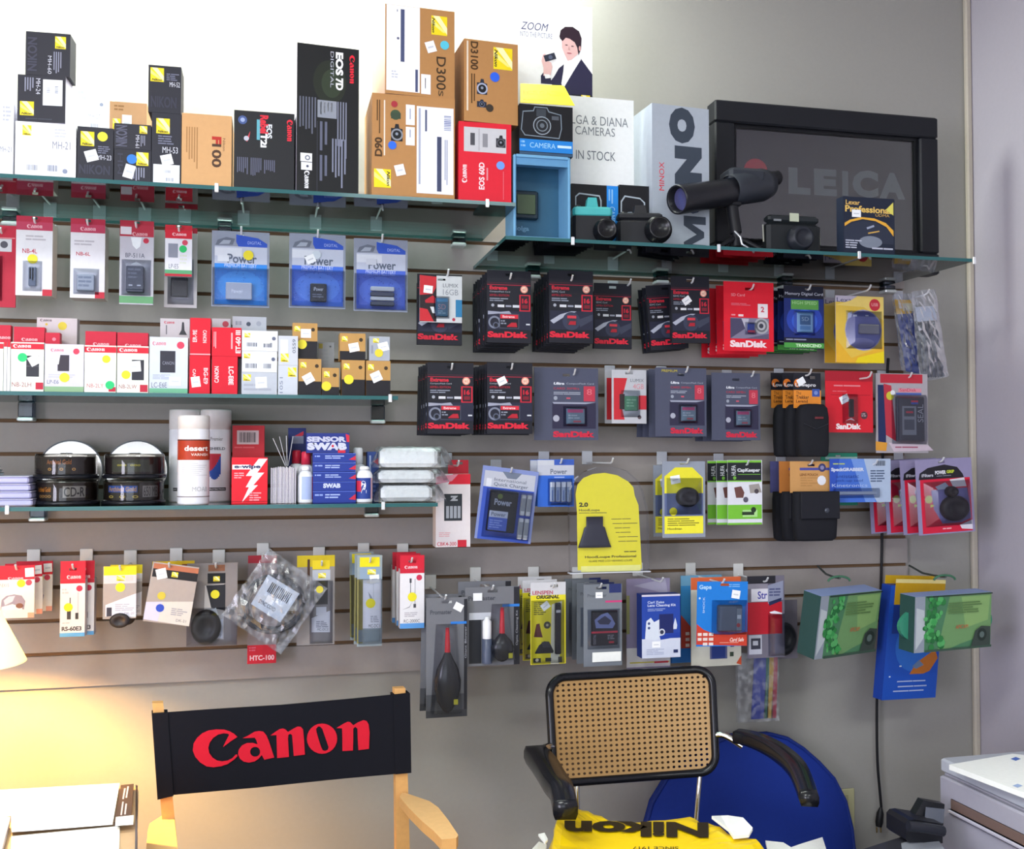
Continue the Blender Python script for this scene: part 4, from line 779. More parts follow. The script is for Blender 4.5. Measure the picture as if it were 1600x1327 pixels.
def desert(b, band, txt, H, r):
    band(-100, 100, H*.5, H*.72, '#A8381E'); band(-100, 100, H*.715, H*.73, '#5A2A1C', 1.006); txt('desert', -30, 62, H*.6, H*.66, '#F0E8E4'); txt('VARNISH', -5, 62, H*.545, H*.575, '#F0DCD4', 1.008, .01)
    for i in range(7): band(-40, 20+(i*37) % 45, H*(.46-.022*i), H*(.464-.022*i), '#B4B4BC')
    txt('MOAB', 0, 60, H*.15, H*.2, '#A8AAB0', 1.008, .0); band(-100, 100, H*.085, H*.095, '#7A6E70')
def shield(b, band, txt, H, r):
    for i in range(9):
        a = i*5; z1 = H*.52; z0 = H*(.24+.0035*(i-4)**2)
        band(-22+a, -17+a, (z0+z1)/2+(i-4)*H*.02, z1, '#C0283C'); band(-22+a, -17+a, z0, (z0+z1)/2+(i-4)*H*.02, '#2850A8')
    txt('Premier', -15, 30, H*.66, H*.7, '#8A8888', 1.008, 0); txt('SHIELD', -20, 40, H*.56, H*.59, '#6A6A72'); band(-40, 45, H*.12, H*.155, '#26262C'); txt('UV PROTECTION', -38, 40, H*.13, H*.145, '#D8D8DC')
can(302, 277, 327, 650, -.255, 'white spray can with a red brown band reading desert varnish', desert, 671)
can(336, 312, 361, 641, -.12, 'white spray can with a red and blue shield, right behind the banded can', shield, 672)
can(288, 263, 312, 641, -.12, 'white spray can with a shield mostly hidden, left behind the banded can', shield, 672)
place('wipe_box', 'bright red box with a white lightning bolt reading e-wipe', 'box', (362, 715, 418, 785), Y4, .055, '#DC1A2C', [
    ('p', [(404, 717), (418, 717), (402, 738), (413, 738), (396, 757), (403, 757), (378, 783), (389, 760), (384, 760), (394, 743), (384, 743), (396, 727)], '#E6E0E6'), ('r', 363, 726, 392, 733, '#EAEAF0'), ('t', 'e-wipe', 366, 726, 407, 733, '#28305A', 0, .04), ('l', 366, 738, 382, 748, 3, '#F0A0A8'), ('l', 390, 768, 413, 782, 4, '#F0A0A8'), ('r', 362, 781, 418, 782, '#A01020')], sit=S4, body='carton')
place('wipe_box', 'dull red box with a barcode on its end, behind the lightning bolt box', 'box', (363, 665, 413, 786), -.15, .06, '#B4202C', [('r', 370, 673, 404, 695, '#C4AEB0'), ('bar', 374, 676, 400, 692, 14), ('l', 366, 699, 408, 703, 1, '#C85058')], sit=S4)
# white envelopes
def envelopes():
    c = U(452, 785, Y4); n = 22; x = U(423, 785, Y4).x; pitch = (U(463, 785, Y4).x-x)/n; h = U(440, 731, Y4).z-S4
    for i in range(n):
        t = MB(); t.bbox((0, 0, 0), (pitch*.62, .07, h+random.uniform(-.002, .002)), mat('#E9E6EC' if i % 3 else '#D9D4E2', .7), .0003)
        o = t.build('swab_sachet'); o.location = (x+pitch*i, Y4+random.uniform(-.003, .003), S4+.0005)
        tag(o, 'thin white sachet standing on edge in the tight row on the lowest shelf', 'sachet', 'row of white sachets on edge')
envelopes()
for i in range(4):
    b = U(449, 729, -.2); M = Matrix.Translation((b.x-.004+i*.0018, -.215+i*.006, U(440, 729, -.2).z)) @ Matrix.Rotation(R(-24+i*11), 4, 'Y')
    t = MB(); t.bbox((-.0004, 0, .0012), (.0006, .05, .068), mat('#DAD6DC' if i % 2 else '#ECEAEE', .7), .0002); o = t.build('swab_sachet'); o.matrix_basis = M
    tag(o, ['white sachet leaning furthest left in the fan above the row', 'white sachet second from the left in the fan above the row', 'white sachet third from the left in the fan above the row', 'white sachet furthest right in the fan above the row'][i], 'sachet', 'fanned white sachets')
SW = 'blue sensor swab boxes'
zz = S4
for i in range(5):
    y1 = 781-i*14.8; bb = (489, y1-13.4, 556, y1)
    D = [('l', 492, y1-10, 505, y1-6, 1, '#8CA0E0'), ('l', 508, y1-10, 538, y1-4, 2, '#A8B8F0'), ('p', [(545, y1-4), (556, y1-10), (556, y1-3)], '#C82840'), ('r', 489, y1-13.4, 556, y1-12.6, '#5870D0')]
    if i == 1: D = [('t', 'SWAB', 505, y1-11, 532, y1-4, '#C8D0E8', 0, .06), ('t', 'SWAB', 505, y1-11, 532, y1-4, '#C8D0E8', 0, .06), ('r', 489, y1-13.4, 556, y1-12.6, '#5870D0')]
    o = place('swab_box', 'flat blue swab box, ' + ['bottom of the stack', 'second from the bottom with larger lettering', 'middle of the stack', 'fourth from the bottom of the stack', 'fifth from the bottom under the big box'][i], 'box', bb, Y4+.006, .05, '#23388E', D, sit=zz, group=SW); zz = TOPZ(o)+.0004
big = place('swab_box', 'large blue box reading SENSOR SWAB on top of the blue stack', 'box', (479, 677, 546, 706), Y4+.004, .05, '#22317E', [('t', 'SENSOR', 479.5, 682, 541, 690, '#B8BCD4', 0, .06), ('t', 'SWAB', 480, 691, 542, 702, '#C4C8DC', 0, .08), ('p', [(540, 678), (546, 680), (546, 690), (542, 690)], '#C82840'), ('r', 528, 702, 540, 706, '#C82840'), ('c', 520, 696, 2, '#C82840')], sit=zz, group=SW)
place('swab_box', 'small dark blue box behind the fan of sachets', 'box', (450, 669, 478, 786), -.14, .03, '#1E2A66', [('p', [(456, 684), (474, 674), (474, 680), (460, 690)], '#C02840'), ('r', 456, 682, 474, 694, '#8A90A8')], sit=S4, group=SW)
place('swab_box', 'upright blue box mostly hidden behind the bagged pads', 'box', (574, 706, 592, 786), -.2, .04, '#28407E', [('l', 577, 712, 582, 740, 1, '#9AA8C8', 1), ('p', [(583, 722), (591, 716), (591, 728)], '#B82840'), ('l', 576, 745, 590, 782, 5, '#5068B0')], sit=S4, group=SW)
def bottle(px, w_, ytop, Y, label, cap, capc, lab, yb=784):
    c = U(px, yb, Y); r = (U(px+w_/2, 740, Y)-U(px-w_/2, 740, Y)).length/2; H = U(px, ytop, Y).z-S4
    t = empty('solution_bottle', label, 'bottle', (c.x, Y, S4+.0004), 'small white solution bottles'); m = mat('#E8EAEE', .35); hc = H*cap
    b = MB(); b.lathe([(0, 0), (0, r*.95), (.003, r), (H-hc-.012, r), (H-hc-.004, r*.8), (H-hc, r*.5), (H-hc, 0)], (0, 0, 0), (0, 0, 1), m, 32); b.build('bottle_body', t)
    b = MB(); b.lathe([(H-hc+.0005, 0), (H-hc+.0005, r*.62), (H-.003, r*.58), (H, r*.45), (H, 0)], (0, 0, 0), (0, 0, 1), mat(capc, .35), 24); b.build('cap', t)
    b = MB(); n = 14
    for a0, a1, v0, v1, cc in lab:
        if isinstance(cc, tuple):
            vs, fs = text_geo(cc[0], .06); b.add([(r*1.02*math.sin(R(a0+u*(a1-a0))), -r*1.02*math.cos(R(a0+u*(a1-a0))), H*(v0+v*(v1-v0))) for u, v in vs], fs, cc[1]); continue
        b.add([(r*1.012*math.sin(a), -r*1.012*math.cos(a), zq) for zq in (H*v0, H*v1) for a in [R(a0+(a1-a0)*i/n) for i in range(n+1)]], [(i, i+1, n+2+i, n+1+i) for i in range(n)], cc, True)
    b.build('printed_label', t); return t
bottle(478, 26, 706, -.195, 'white bottle with a red cap standing at the back, right of the pair', .26, '#D0304A', [(-60, 60, .2, .6, '#E0E4EC')])
bottle(463, 24, 704, -.155, 'white bottle with a red cap standing at the back, left of the pair', .26, '#C82840', [(-60, 60, .2, .6, '#D4D4DC')])
bottle(477, 24, 729, -.243, 'short white bottle with a pale blue label beside the sachet row', .12, '#F0F2F4', [(-30, 55, .1, .72, '#A8B8E0'), (56, 72, .1, .72, '#D03050')])
bottle(569, 26, 729, -.243, 'white bottle with a blue label and a large white 2', .1, '#F0F2F4', [(-80, 45, .1, .68, '#28408E'), (-80, -25, .3, .6, '#C82840'), (-25, 10, .26, .6, ('2', '#F0F2F4')), (46, 70, .1, .68, '#D8A8B0')])
bottle(559, 26, 700, -.19, 'tall white bottle behind the bottle with the large 2', .3, '#ECEEF0', [(-50, 50, .1, .4, '#E0E2EA')])
# bagged white pads
def padbag(x0, y0, x1, y1, z, label, Y=-.25, dp=.11, ov=.03):
    a = U(x0, y1, Y); b = U(x1, y0, Y); H = b.z-a.z; W = b.x-a.x; t = empty('pad_bag', label, 'bag', (a.x+W/2, Y, z+.0005), 'clear bags of white cleaning pads')
    k = MB(); k.bbox((-W*.46, .004, .002), (W*.36, dp-.01, H-.0045), mat('#F8FAF6', .8, 0, .02), .008); k.build('white_pads', t)
    k = MB(); rnd = random.Random(label)
    def top(u, v):
        x = (u-.5)*W*1.16; y = v*(dp+.006)-.006; q_ = abs(u-.5)*2; e = 1 if q_ < .84 else max(0, (1-q_)/.16)*.8+.1; e2 = 1 if v > .09 else 0
        f = e*(1 if e2 else .0); return (x, y+rnd.uniform(-.002, .002)*(q_ > .8), max(.0008, (H-.0035)*f+.001)+rnd.uniform(-.0012, .0024)*f*(3 if q_ > .84 else 1)*.8)
    k.grid(top, 18, 11, mat('#F8FAFF', .22, 0, 0, 'bag'), True); k.build('plastic_bag', t)
    return z+H+.001
z = padbag(592, 752, 690, 781, S4, 'bag of white pads at the bottom of the bag pile')
z = padbag(588, 728, 694, 752, z, 'bag of white pads in the middle of the bag pile')
z = padbag(590, 694, 700, 728, z, 'bag of white pads on top of the bag pile')
# ================================================================ memory cards, right block
SR = '#C81E30'; NV = '#1B1C26'
MG = 'black memory card packs in the upper right rows'
def sdk(bb, kind='cf', ext=()):
    x0, y0, x1, y1 = bb; W = x1-x0; H = y1-y0
    X = lambda u: x0+u*W
    Z = lambda v: y0+v*H
    D = []
    if kind in ('cf', 'sd'):
        D += [('r', X(0), Z(.17), X(1), Z(.175), '#5A2030'), ('r', X(.0), Z(.195), X(.98), Z(.205), '#A02038'), ('t', 'Extreme', X(.06), Z(.215), X(.46), Z(.27), '#C82A3C', 0, .05), ('t', 'CompactFlash Card' if kind == 'cf' else 'SDHC Card', X(.06), Z(.285), X(.52 if kind == 'cf' else .35), Z(.31), '#B0B4C0'), ('t', '60MB/s EDITION', X(.06), Z(.33), X(.5), Z(.36), '#B02438', 0, .02),
              ('l', X(.06), Z(.385), X(.5), Z(.44), 2, '#8A90A0'), ('c', X(.13), Z(.485), W*.035, '#A0A4B0'), ('r', X(.24), Z(.475), X(.39), Z(.51), '#D8DAE0'), ('r', X(.42), Z(.48), X(.55), Z(.505), '#9498A8'), ('r', X(.58), Z(.475), X(.73), Z(.51), '#D0D4DC'),
              ('c', X(.84), Z(.255), W*.085, '#E09080'), ('c', X(.84), Z(.255), W*.06, '#F4D8C0'), ('t', '60', X(.8), Z(.235), X(.88), Z(.275), '#B02830'),
              ('r', X(.73), Z(.33), X(.98), Z(.56), '#C02236'), ('r', X(.76), Z(.345), X(.95), Z(.545), '#2A1A26'), ('t', '16', X(.79), Z(.38), X(.92), Z(.45), '#C02236', 0, .05), ('r', X(.79), Z(.47), X(.92), Z(.52), '#7A1A2A'),
              ('r', X(.02), Z(.56), X(1), Z(.82), '#24263A')]
        if kind == 'cf': D += [('p', [(X(.02), Z(.565)), (X(.3), Z(.575)), (X(.5), Z(.56)), (X(.55), Z(.6)), (X(.25), Z(.6)), (X(.02), Z(.615))], '#9A9EB0'), ('c', X(.17), Z(.72), W*.14, '#7A8092'), ('c', X(.17), Z(.72), W*.1, '#202230'), ('c', X(.2), Z(.76), W*.07, '#565C70'), ('c', X(.2), Z(.76), W*.045, '#1A1C26'),
              ('r', X(.28), Z(.6), X(.72), Z(.8), '#565C6C'), ('r', X(.29), Z(.605), X(.71), Z(.795), '#1C1A26'), ('r', X(.3), Z(.61), X(.7), Z(.665), '#D02A3C'), ('t', 'Extreme', X(.35), Z(.622), X(.62), Z(.655), '#F0C8CC', 0, .03), ('p', [(X(.45), Z(.77)), (X(.55), Z(.72)), (X(.66), Z(.72)), (X(.68), Z(.78)), (X(.45), Z(.78))], '#B02030'), ('l', X(.31), Z(.69), X(.45), Z(.76), 2, '#8A90A0'), ('r', X(.88), Z(.73), X(.97), Z(.75), '#C8CCD4')]
        else: D += [('p', [(X(.02), Z(.7)), (X(.25), Z(.61)), (X(.5), Z(.565)), (X(.62), Z(.565)), (X(.3), Z(.66)), (X(.1), Z(.74))], '#A8ACBC'), ('c', X(.5), Z(.7), W*.2, '#363A50'), ('r', X(.4), Z(.62), X(.62), Z(.76), '#3A3240'), ('r', X(.41), Z(.625), X(.61), Z(.66), '#D03A48'), ('p', [(X(.43), Z(.75)), (X(.47), Z(.7)), (X(.6), Z(.7)), (X(.6), Z(.75))], '#A82030'), ('p', [(X(.65), Z(.68)), (X(.98), Z(.6)), (X(.98), Z(.68)), (X(.7), Z(.78))], '#3A3E50')]
        D += [('t', 'SanDisk', X(.01), Z(.845), X(.92), Z(.93), '#D2243A', 0, .055)]
    else:   # grey Ultra card
        D += [('t', 'Ultra', X(.3), Z(.2), X(.47), Z(.235), '#D4D8E0', 0, .06, .2), ('t', 'CompactFlash Card', X(.5), Z(.205), X(.93), Z(.235), '#A8AEBC'), ('t', 'CARD 30MB/s', X(.3), Z(.27), X(.7), Z(.3), '#B83044'), ('l', X(.3), Z(.335), X(.72), Z(.38), 2, '#A0A6B4'),
              ('r', X(.77), Z(.25), X(.95), Z(.46), '#B8384C'), ('t', '8', X(.82), Z(.29), X(.9), Z(.37), '#D8707C'), ('c', X(.33), Z(.42), W*.03, '#9AA0AE'), ('r', X(.5), Z(.41), X(.56), Z(.43), '#C8586A'),
              ('r', X(.28), Z(.475), X(.96), Z(.84), '#2E2C44'), ('p', [(X(.28), Z(.475)), (X(.96), Z(.475)), (X(.8), Z(.5)), (X(.3), Z(.5))], '#9A9EB0'), ('c', X(.34), Z(.7), W*.05, '#A8AAB8'),
              ('bl', X(.45), Z(.53), X(.82), Z(.81), .012), ('o', 'memory_card', X(.49), Z(.56), X(.78), Z(.78), .003, '#6E8494', [('r', X(.51), Z(.575), X(.75), Z(.62), '#B04070'), ('l', X(.52), Z(.65), X(.74), Z(.72), 2, '#A0B0BC'), ('r', X(.6), Z(.73), X(.72), Z(.755), '#B04858')]),
              ('t', 'SanDisk', X(.29), Z(.875), X(.94), Z(.96), '#C82842', 0, .055)]
    return D+list(ext)
def mem(bb, Y, label, kind='cf', ext=(), T=.012, tilt=0, **k):
    base = NV if kind != 'ultra' else '#4A4E62'
    x0, y0, x1, y1 = bb
    return place('memory_card_package', label, 'package', bb, Y, T if kind != 'ultra' else .0015, base, sdk(bb, kind, ext), tab=(y1-y0)*.13 if kind != 'ultra' else 0,
                 hole=((x0+x1)/2, y0+(y1-y0)*(.06 if kind != 'ultra' else .1), 11, 4), tilt=tilt, group=MG if kind != 'ultra' else 'grey memory card blister cards', **k)
# row one
p = mem((652, 429, 722, 539), -.14, 'black memory card pack behind the white front card on the first peg', 'sd')
place('memory_card_package', 'white memory card pack with a red corner reading 16GB', 'package', (656, 431, 722, 504), -.165, .003, '#C8CCCE', [
    ('r', 656, 431, 682, 503, '#2A2024'), ('p', [(656, 431), (682, 433), (681, 450), (676, 460), (656, 462)], '#C42A34'), ('p', [(664, 470), (676, 462), (681, 466), (680, 474), (665, 474)], '#B82430'), ('p', [(656, 482), (668, 484), (678, 503), (656, 502)], '#C82A34'), ('p', [(672, 480), (678, 480), (680, 490), (676, 490)], '#D8DCE0'),
    ('t', 'LUMIX', 692, 443, 716, 449, '#6A7078', 0, .03), ('t', '16GB', 692, 452, 716, 461, '#8A9098'), ('r', 712, 468, 722, 495, '#2E7AA8'), ('c', 709, 499, 2.5, '#B03048'), ('bl', 678, 463, 702, 498, .012), ('o', 'memory_card', 680, 466, 700, 495, .003, '#3E6A84', [('r', 682, 466.5, 699, 472, '#4A90B8'), ('t', 'SD', 684, 476, 696, 484, '#B08890'), ('l', 684, 486, 696, 492, 2, '#8AA8B8')]), ('s', 669, 453, 14, -5)], tab=9, hole=(690, 437, 12, 3), back='#C8CCCE')
m1 = mem((761, 423, 830, 536), -.205, 'front memory card pack of the stack on the second peg')
behind(m1, 6, .026, 'memory card pack hidden behind the front one on the second peg', 'stack on the second peg of the first row', dz=-.001)
m2 = mem((858, 423, 927, 536), -.205, 'front memory card pack of the stack on the third peg', 'sd')
behind(m2, 6, .026, 'memory card pack hidden behind the front one on the third peg', 'stack on the third peg of the first row', dz=-.001)
mem((928, 443, 987, 545), -.12, 'dim memory card pack set back on the fourth peg', 'sd')
m3 = mem((1049, 432, 1109, 536), -.17, 'memory card pack with a tilted white sticker on the fifth peg', 'sd', [('s', 1073, 470, 13, 35)], tilt=-1)
m3b = mem((1013, 445, 1072, 546), -.115, 'tilted memory card pack leaning out behind the fifth peg', 'sd', tilt=-5)
behind(m3b, 2, .03, 'memory card pack hidden behind the tilted one on the fifth peg', 'stack on the fifth peg', dx=.001)
def redsd(bb, Y, label):
    x0, y0, x1, y1 = bb; W = x1-x0; H = y1-y0
    X = lambda u: x0+u*W
    Z = lambda v: y0+v*H
    return place('memory_card_package', label, 'package', bb, Y, .0015, '#DA1A2E', [
        ('t', 'SD™ Card'.replace('™', ''), X(.15), Z(.17), X(.42), Z(.21), '#E8A0AA'), ('l', X(.15), Z(.31), X(.55), Z(.35), 2, '#E07080'), ('r', X(.68), Z(.31), X(.88), Z(.51), '#ECE4E6'), ('t', '2', X(.74), Z(.35), X(.81), Z(.43), '#C84858', 0, .03), ('r', X(.29), Z(.47), X(.39), Z(.5), '#F0D0D4'), ('r', X(.15), Z(.47), X(.23), Z(.49), '#E89098'),
        ('r', X(.13), Z(.52), X(.9), Z(.82), '#7E7A92'), ('p', [(X(.13), Z(.53)), (X(.4), Z(.53)), (X(.45), Z(.66)), (X(.13), Z(.82))], '#4A4662'), ('p', [(X(.4), Z(.82)), (X(.9), Z(.74)), (X(.9), Z(.82))], '#5A5870'), ('p', [(X(.35), Z(.53)), (X(.5), Z(.53)), (X(.45), Z(.72))], '#B8B6C4'), ('c', X(.75), Z(.63), W*.15, '#A8A8AE'), ('c', X(.75), Z(.63), W*.115, '#6A6A70'), ('c', X(.75), Z(.63), W*.08, '#B0B0B6'), ('c', X(.745), Z(.63), W*.045, '#3A3A48'), ('bl', X(.42), Z(.58), X(.64), Z(.76), .01), ('o', 'memory_card', X(.46), Z(.6), X(.6), Z(.74), .003, '#24409A', [('r', X(.46), Z(.7), X(.6), Z(.73), '#C02A3C')]),
        ('t', 'SanDisk', X(.12), Z(.845), X(.86), Z(.945), '#F4DCE0', 0, .055)], hole=(X(.52), Z(.1), 14, 4), group='red memory card cards')
rd = redsd((1131, 441, 1209, 549), -.17, 'bright red memory card pack at the front of its peg')
behind(rd, 3, .045, 'red memory card pack tucked behind the bright front one', 'stack of red memory card packs', dx=0, dz=-.001)
bg = place('memory_card_package', 'black and blue memory card pack with a green bottom stripe', 'package', (1225, 447, 1287, 545), -.16, .0015, '#1A1C2C', [
    ('t', 'Memory Digital Card', 1227, 457, 1286, 463, '#C8CCDA', 0, .03), ('r', 1225, 467, 1287, 528, '#1C2C70'), ('p', _el(1257, 500, 28, 25), '#2A44A8'), ('p', _el(1257, 502, 20, 18), '#3A60CC'), ('r', 1236, 469, 1279, 484, '#5A9A48'), ('t', 'HIGH SPEED', 1238, 471, 1276, 476, '#A8D098'), ('l', 1228, 530, 1280, 534, 1, '#8A90A8'), ('r', 1225, 536, 1287, 544, '#4A9A44'), ('t', 'TRANSCEND', 1243, 537.5, 1283, 542.5, '#C8E8C0', 0, .04),
    ('bl', 1240, 486, 1273, 524, .012), ('o', 'memory_card', 1244, 489, 1269, 520, .003, '#8CB8E0', [('r', 1248, 493, 1265, 508, '#3A6A9A'), ('t', 'SD', 1251, 496, 1262, 502, '#A8C8E0'), ('r', 1248, 510, 1265, 516, '#5A90C8')])], hole=(1263, 452, 10, 3))
behind(bg, 3, .035, 'dark memory card pack behind the one with the green stripe', 'stack behind the green striped pack', dz=-.001)
def lx(bb, Y, label, ext=()):
    x0, y0, x1, y1 = bb
    dx = x0-1306
    q = lambda P: [(a+dx, b) for a, b in P]
    D = [('r', x0, y0, x1, y0+10, '#B8B0C0'), ('t', 'Lexar', x0+2, y0+3, x0+30, y0+10, '#5A5878', 0, .01), ('r', x0, y0+10, x1, y1, '#E0BC4A'), ('p', q([(1306, 478), (1330, 470), (1340, 463), (1381, 463), (1381, 500), (1350, 480)]), '#E8CC70'), ('p', q([(1306, 530), (1330, 560), (1381, 540), (1381, 567), (1306, 567)]), '#E4B030'), ('p', q([(1340, 559), (1381, 548), (1381, 567), (1336, 567)]), '#E8D01C'), ('c', x0+61, y0+13, 8.5, '#C43040'), ('t', 'USB', x0+56, y0+10, x0+66, y0+15, '#E8B0B0'),
         ('c', x0+43, y0+53, 29, '#9C9AB8'), ('c', x0+43, y0+53, 27.5, '#6468A4'), ('p', q(_el(1346, 536, 20, 8)), '#8080B0'), ('p', q([(1325, 490), (1332, 487), (1330, 496), (1324, 500)]), '#C8CCE8'), ('r', x0+27, y0+29, x0+33, y0+32, '#D8DCF0'), ('r', x0+46, y0+29, x0+51, y0+31, '#C8CCE8')]+list(ext)
    return place('flash_drive_package', label, 'package', bb, Y, .0015, '#C8C6CE', D, hole=(x0+20, y0+4, 0.5, .5))
lxp = lx((1306, 463, 1381, 567), -.17, 'yellow flash drive card with a violet circle, at the front of its peg', [('bl', 1322, 486, 1378, 545, .016, .3), ('o', 'flash_drive', 1340, 507, 1371, 522, .008, '#8A8894', [('r', 1341, 508, 1370, 509, '#B8B4A0')])])
lx((1288, 466, 1355, 568), -.07, 'yellow flash drive card set back on the same peg', [])
# crumpled clear bags on the last peg of row one
def crumple(name, label, cat, quad, Y, thick, ext, seed=1, lump=.006, grid=(10, 16), group=None):
    """a thin plastic bag: quad = four image points TL TR BR BL"""
    P = [U(x, y, Y) for x, y in quad]; c = (P[2]+P[3])/2; t = empty(name, label, cat, c, group); rnd = random.Random(seed); P = [p-c for p in P]
    off = {}
    def f(side):
        def fn(u, v):
            a = P[0]*(1-u)+P[1]*u; b = P[3]*(1-u)+P[2]*u; p = a*(1-v)+b*v; e = min(1, min(u, 1-u)*5)*min(1, min(v, 1-v)*5)
            return p+Vector((rnd.uniform(-.002, .002), -side*(thick*e+.0006)+rnd.uniform(-1, 1)*lump*e*.5, rnd.uniform(-.0015, .0015)))
        return fn
    for s in (1, -1):
        b = MB(); b.grid(f(s), grid[0], grid[1], BAG(), False); b.build('plastic_bag_front' if s > 0 else 'plastic_bag_back', t)
    ext(t, c); return t
def locf(c, Y):
    return lambda x, y, dy=0: U(x, y, Y)-c+Vector((0, dy, 0))
def stripsA(t, c):
    L = locf(c, -.12); b = MB(); rnd = random.Random(3)
    for i in range(9):
        x = 1432+i*3.6; b.prism([L(x, 505+rnd.uniform(-6, 6)), L(x+2.6, 505), L(x+15, 588), L(x+12.5, 590)], (0, .003+.001*(i % 3), 0), '#2E3440' if i % 2 else '#3F4654')
    b.build('lens_brush', t); b = MB(); b.prism([L(1430, 480), L(1458, 478), L(1466, 500), L(1434, 503)], (0, .002, 0), '#B8C0D0'); b.build('paper_insert', t)
crumple('cable_bag', 'crumpled clear bag of dark strips on the last peg of the first row', 'bag', [(1424, 455), (1461, 452), (1482, 588), (1438, 598)], -.12, .009, stripsA, 3)
def cardB(t, c):
    L = locf(c, -.09); b = MB(); b.prism([L(1398, 468), L(1424, 469), L(1424, 490), L(1401, 491)], (0, .002, 0), '#D8A828'); b.prism([L(1402, 491), L(1426, 490), L(1440, 585), L(1416, 580)], (0, .002, 0), '#1E3888'); b.prism([L(1410, 474), L(1430, 474), L(1428, 486), L(1411, 486)], (0, -.001, 0), '#D4CCA8'); b.build('printed_card', t)
crumple('cable_bag', 'clear bag with a blue and yellow card behind the dark strips', 'bag', [(1394, 460), (1428, 458), (1443, 592), (1408, 578)], -.09, .006, cardB, 4)
for x, y, Y, s in ((701, 421, -.17, 'the white card reading 16GB'), (799, 427, -.205, 'the stack on the second peg'), (895, 430, -.205, 'the stack on the third peg'), (986, 436, -.13, 'the dim pack on the fourth peg'), (1084, 434, -.17, 'the packs on the fifth peg'), (1178, 444, -.17, 'the red memory cards'), (1267, 445, -.16, 'the green striped pack'), (1361, 445, -.19, 'the yellow flash drive cards'), (1452, 452, -.13, 'the crumpled bags of the first row')):
    peg_for(x, y, Y, s, up=.012)
# row two
E2 = (('cf', (668, 567, 740, 678), 'front memory card pack at the left end of the second row', ()), ('cf', (761, 567, 832, 678), 'memory card pack with a tilted sticker on its red title, second row', (('s', 784, 596, 14, 25),)))
for k, bb, lb, ex in E2:
    o = mem(bb, -.195, lb, k, ex); behind(o, 5, .028, 'memory card pack behind the front one on the %s peg of the second row' % ('first' if bb[0] < 700 else 'second'), 'stack on the %s peg of the second row' % ('first' if bb[0] < 700 else 'second'), dx=-.001)
u1 = mem((835, 575, 935, 688), -.16, 'wide grey memory card blister left of the clear one in the second row', 'ultra')
for i, (x0, Y, lb) in enumerate(((945, -.10, 'set back white and red memory card pack'), (956, -.15, 'clear memory card pack with a green card, at the front'))):
    bb = (x0, 578, x0+54, 662)
    place('memory_card_package', lb, 'package', bb, Y, .002, '#CACACE', [('p', [(x0+3, 591), (x0+24, 591), (x0+18, 615), (x0+14, 630), (x0+20, 656), (x0+3, 656)], '#C22A34'), ('r', x0+12, 616, x0+20, 640, '#3A2A30'), ('t', 'LUMIX', x0+29, 592, x0+50, 597, '#70747C', 0, .02), ('t', '4GB', x0+33, 600, x0+50, 608, '#D08890'), ('r', x0+42, 618, x0+54, 640, '#C0303C'), ('c', x0+43, 652, 3, '#5A4A50'), ('bl', x0+14, 610, x0+44, 652, .014, .25)]+([('o', 'memory_card', x0+19, 619, x0+40, 642, .003, '#4C8A66', [('l', x0+22, 624, x0+38, 638, 3, '#7AB08C')])]), hole=(x0+27, 583, 12, 4), back='#B8BAC0')
u2 = mem((1024, 575, 1104, 682), -.17, 'grey blister with a big clear card in the middle of the second row', 'ultra', [('t', 'PREMIUM', 1034, 578, 1058, 582, '#C8B838')])
behind(u2, 3, .04, 'grey blister tucked behind the one with the big clear card', 'stack of grey blisters, middle of the second row', dx=-.001)
u3 = mem((1112, 583, 1188, 688), -.15, 'dimmer grey memory card blister beside the camera pouches', 'ultra')
behind(u3, 2, .05, 'grey blister behind the dimmer one beside the pouches', 'stack of grey blisters beside the pouches', dx=-.001)
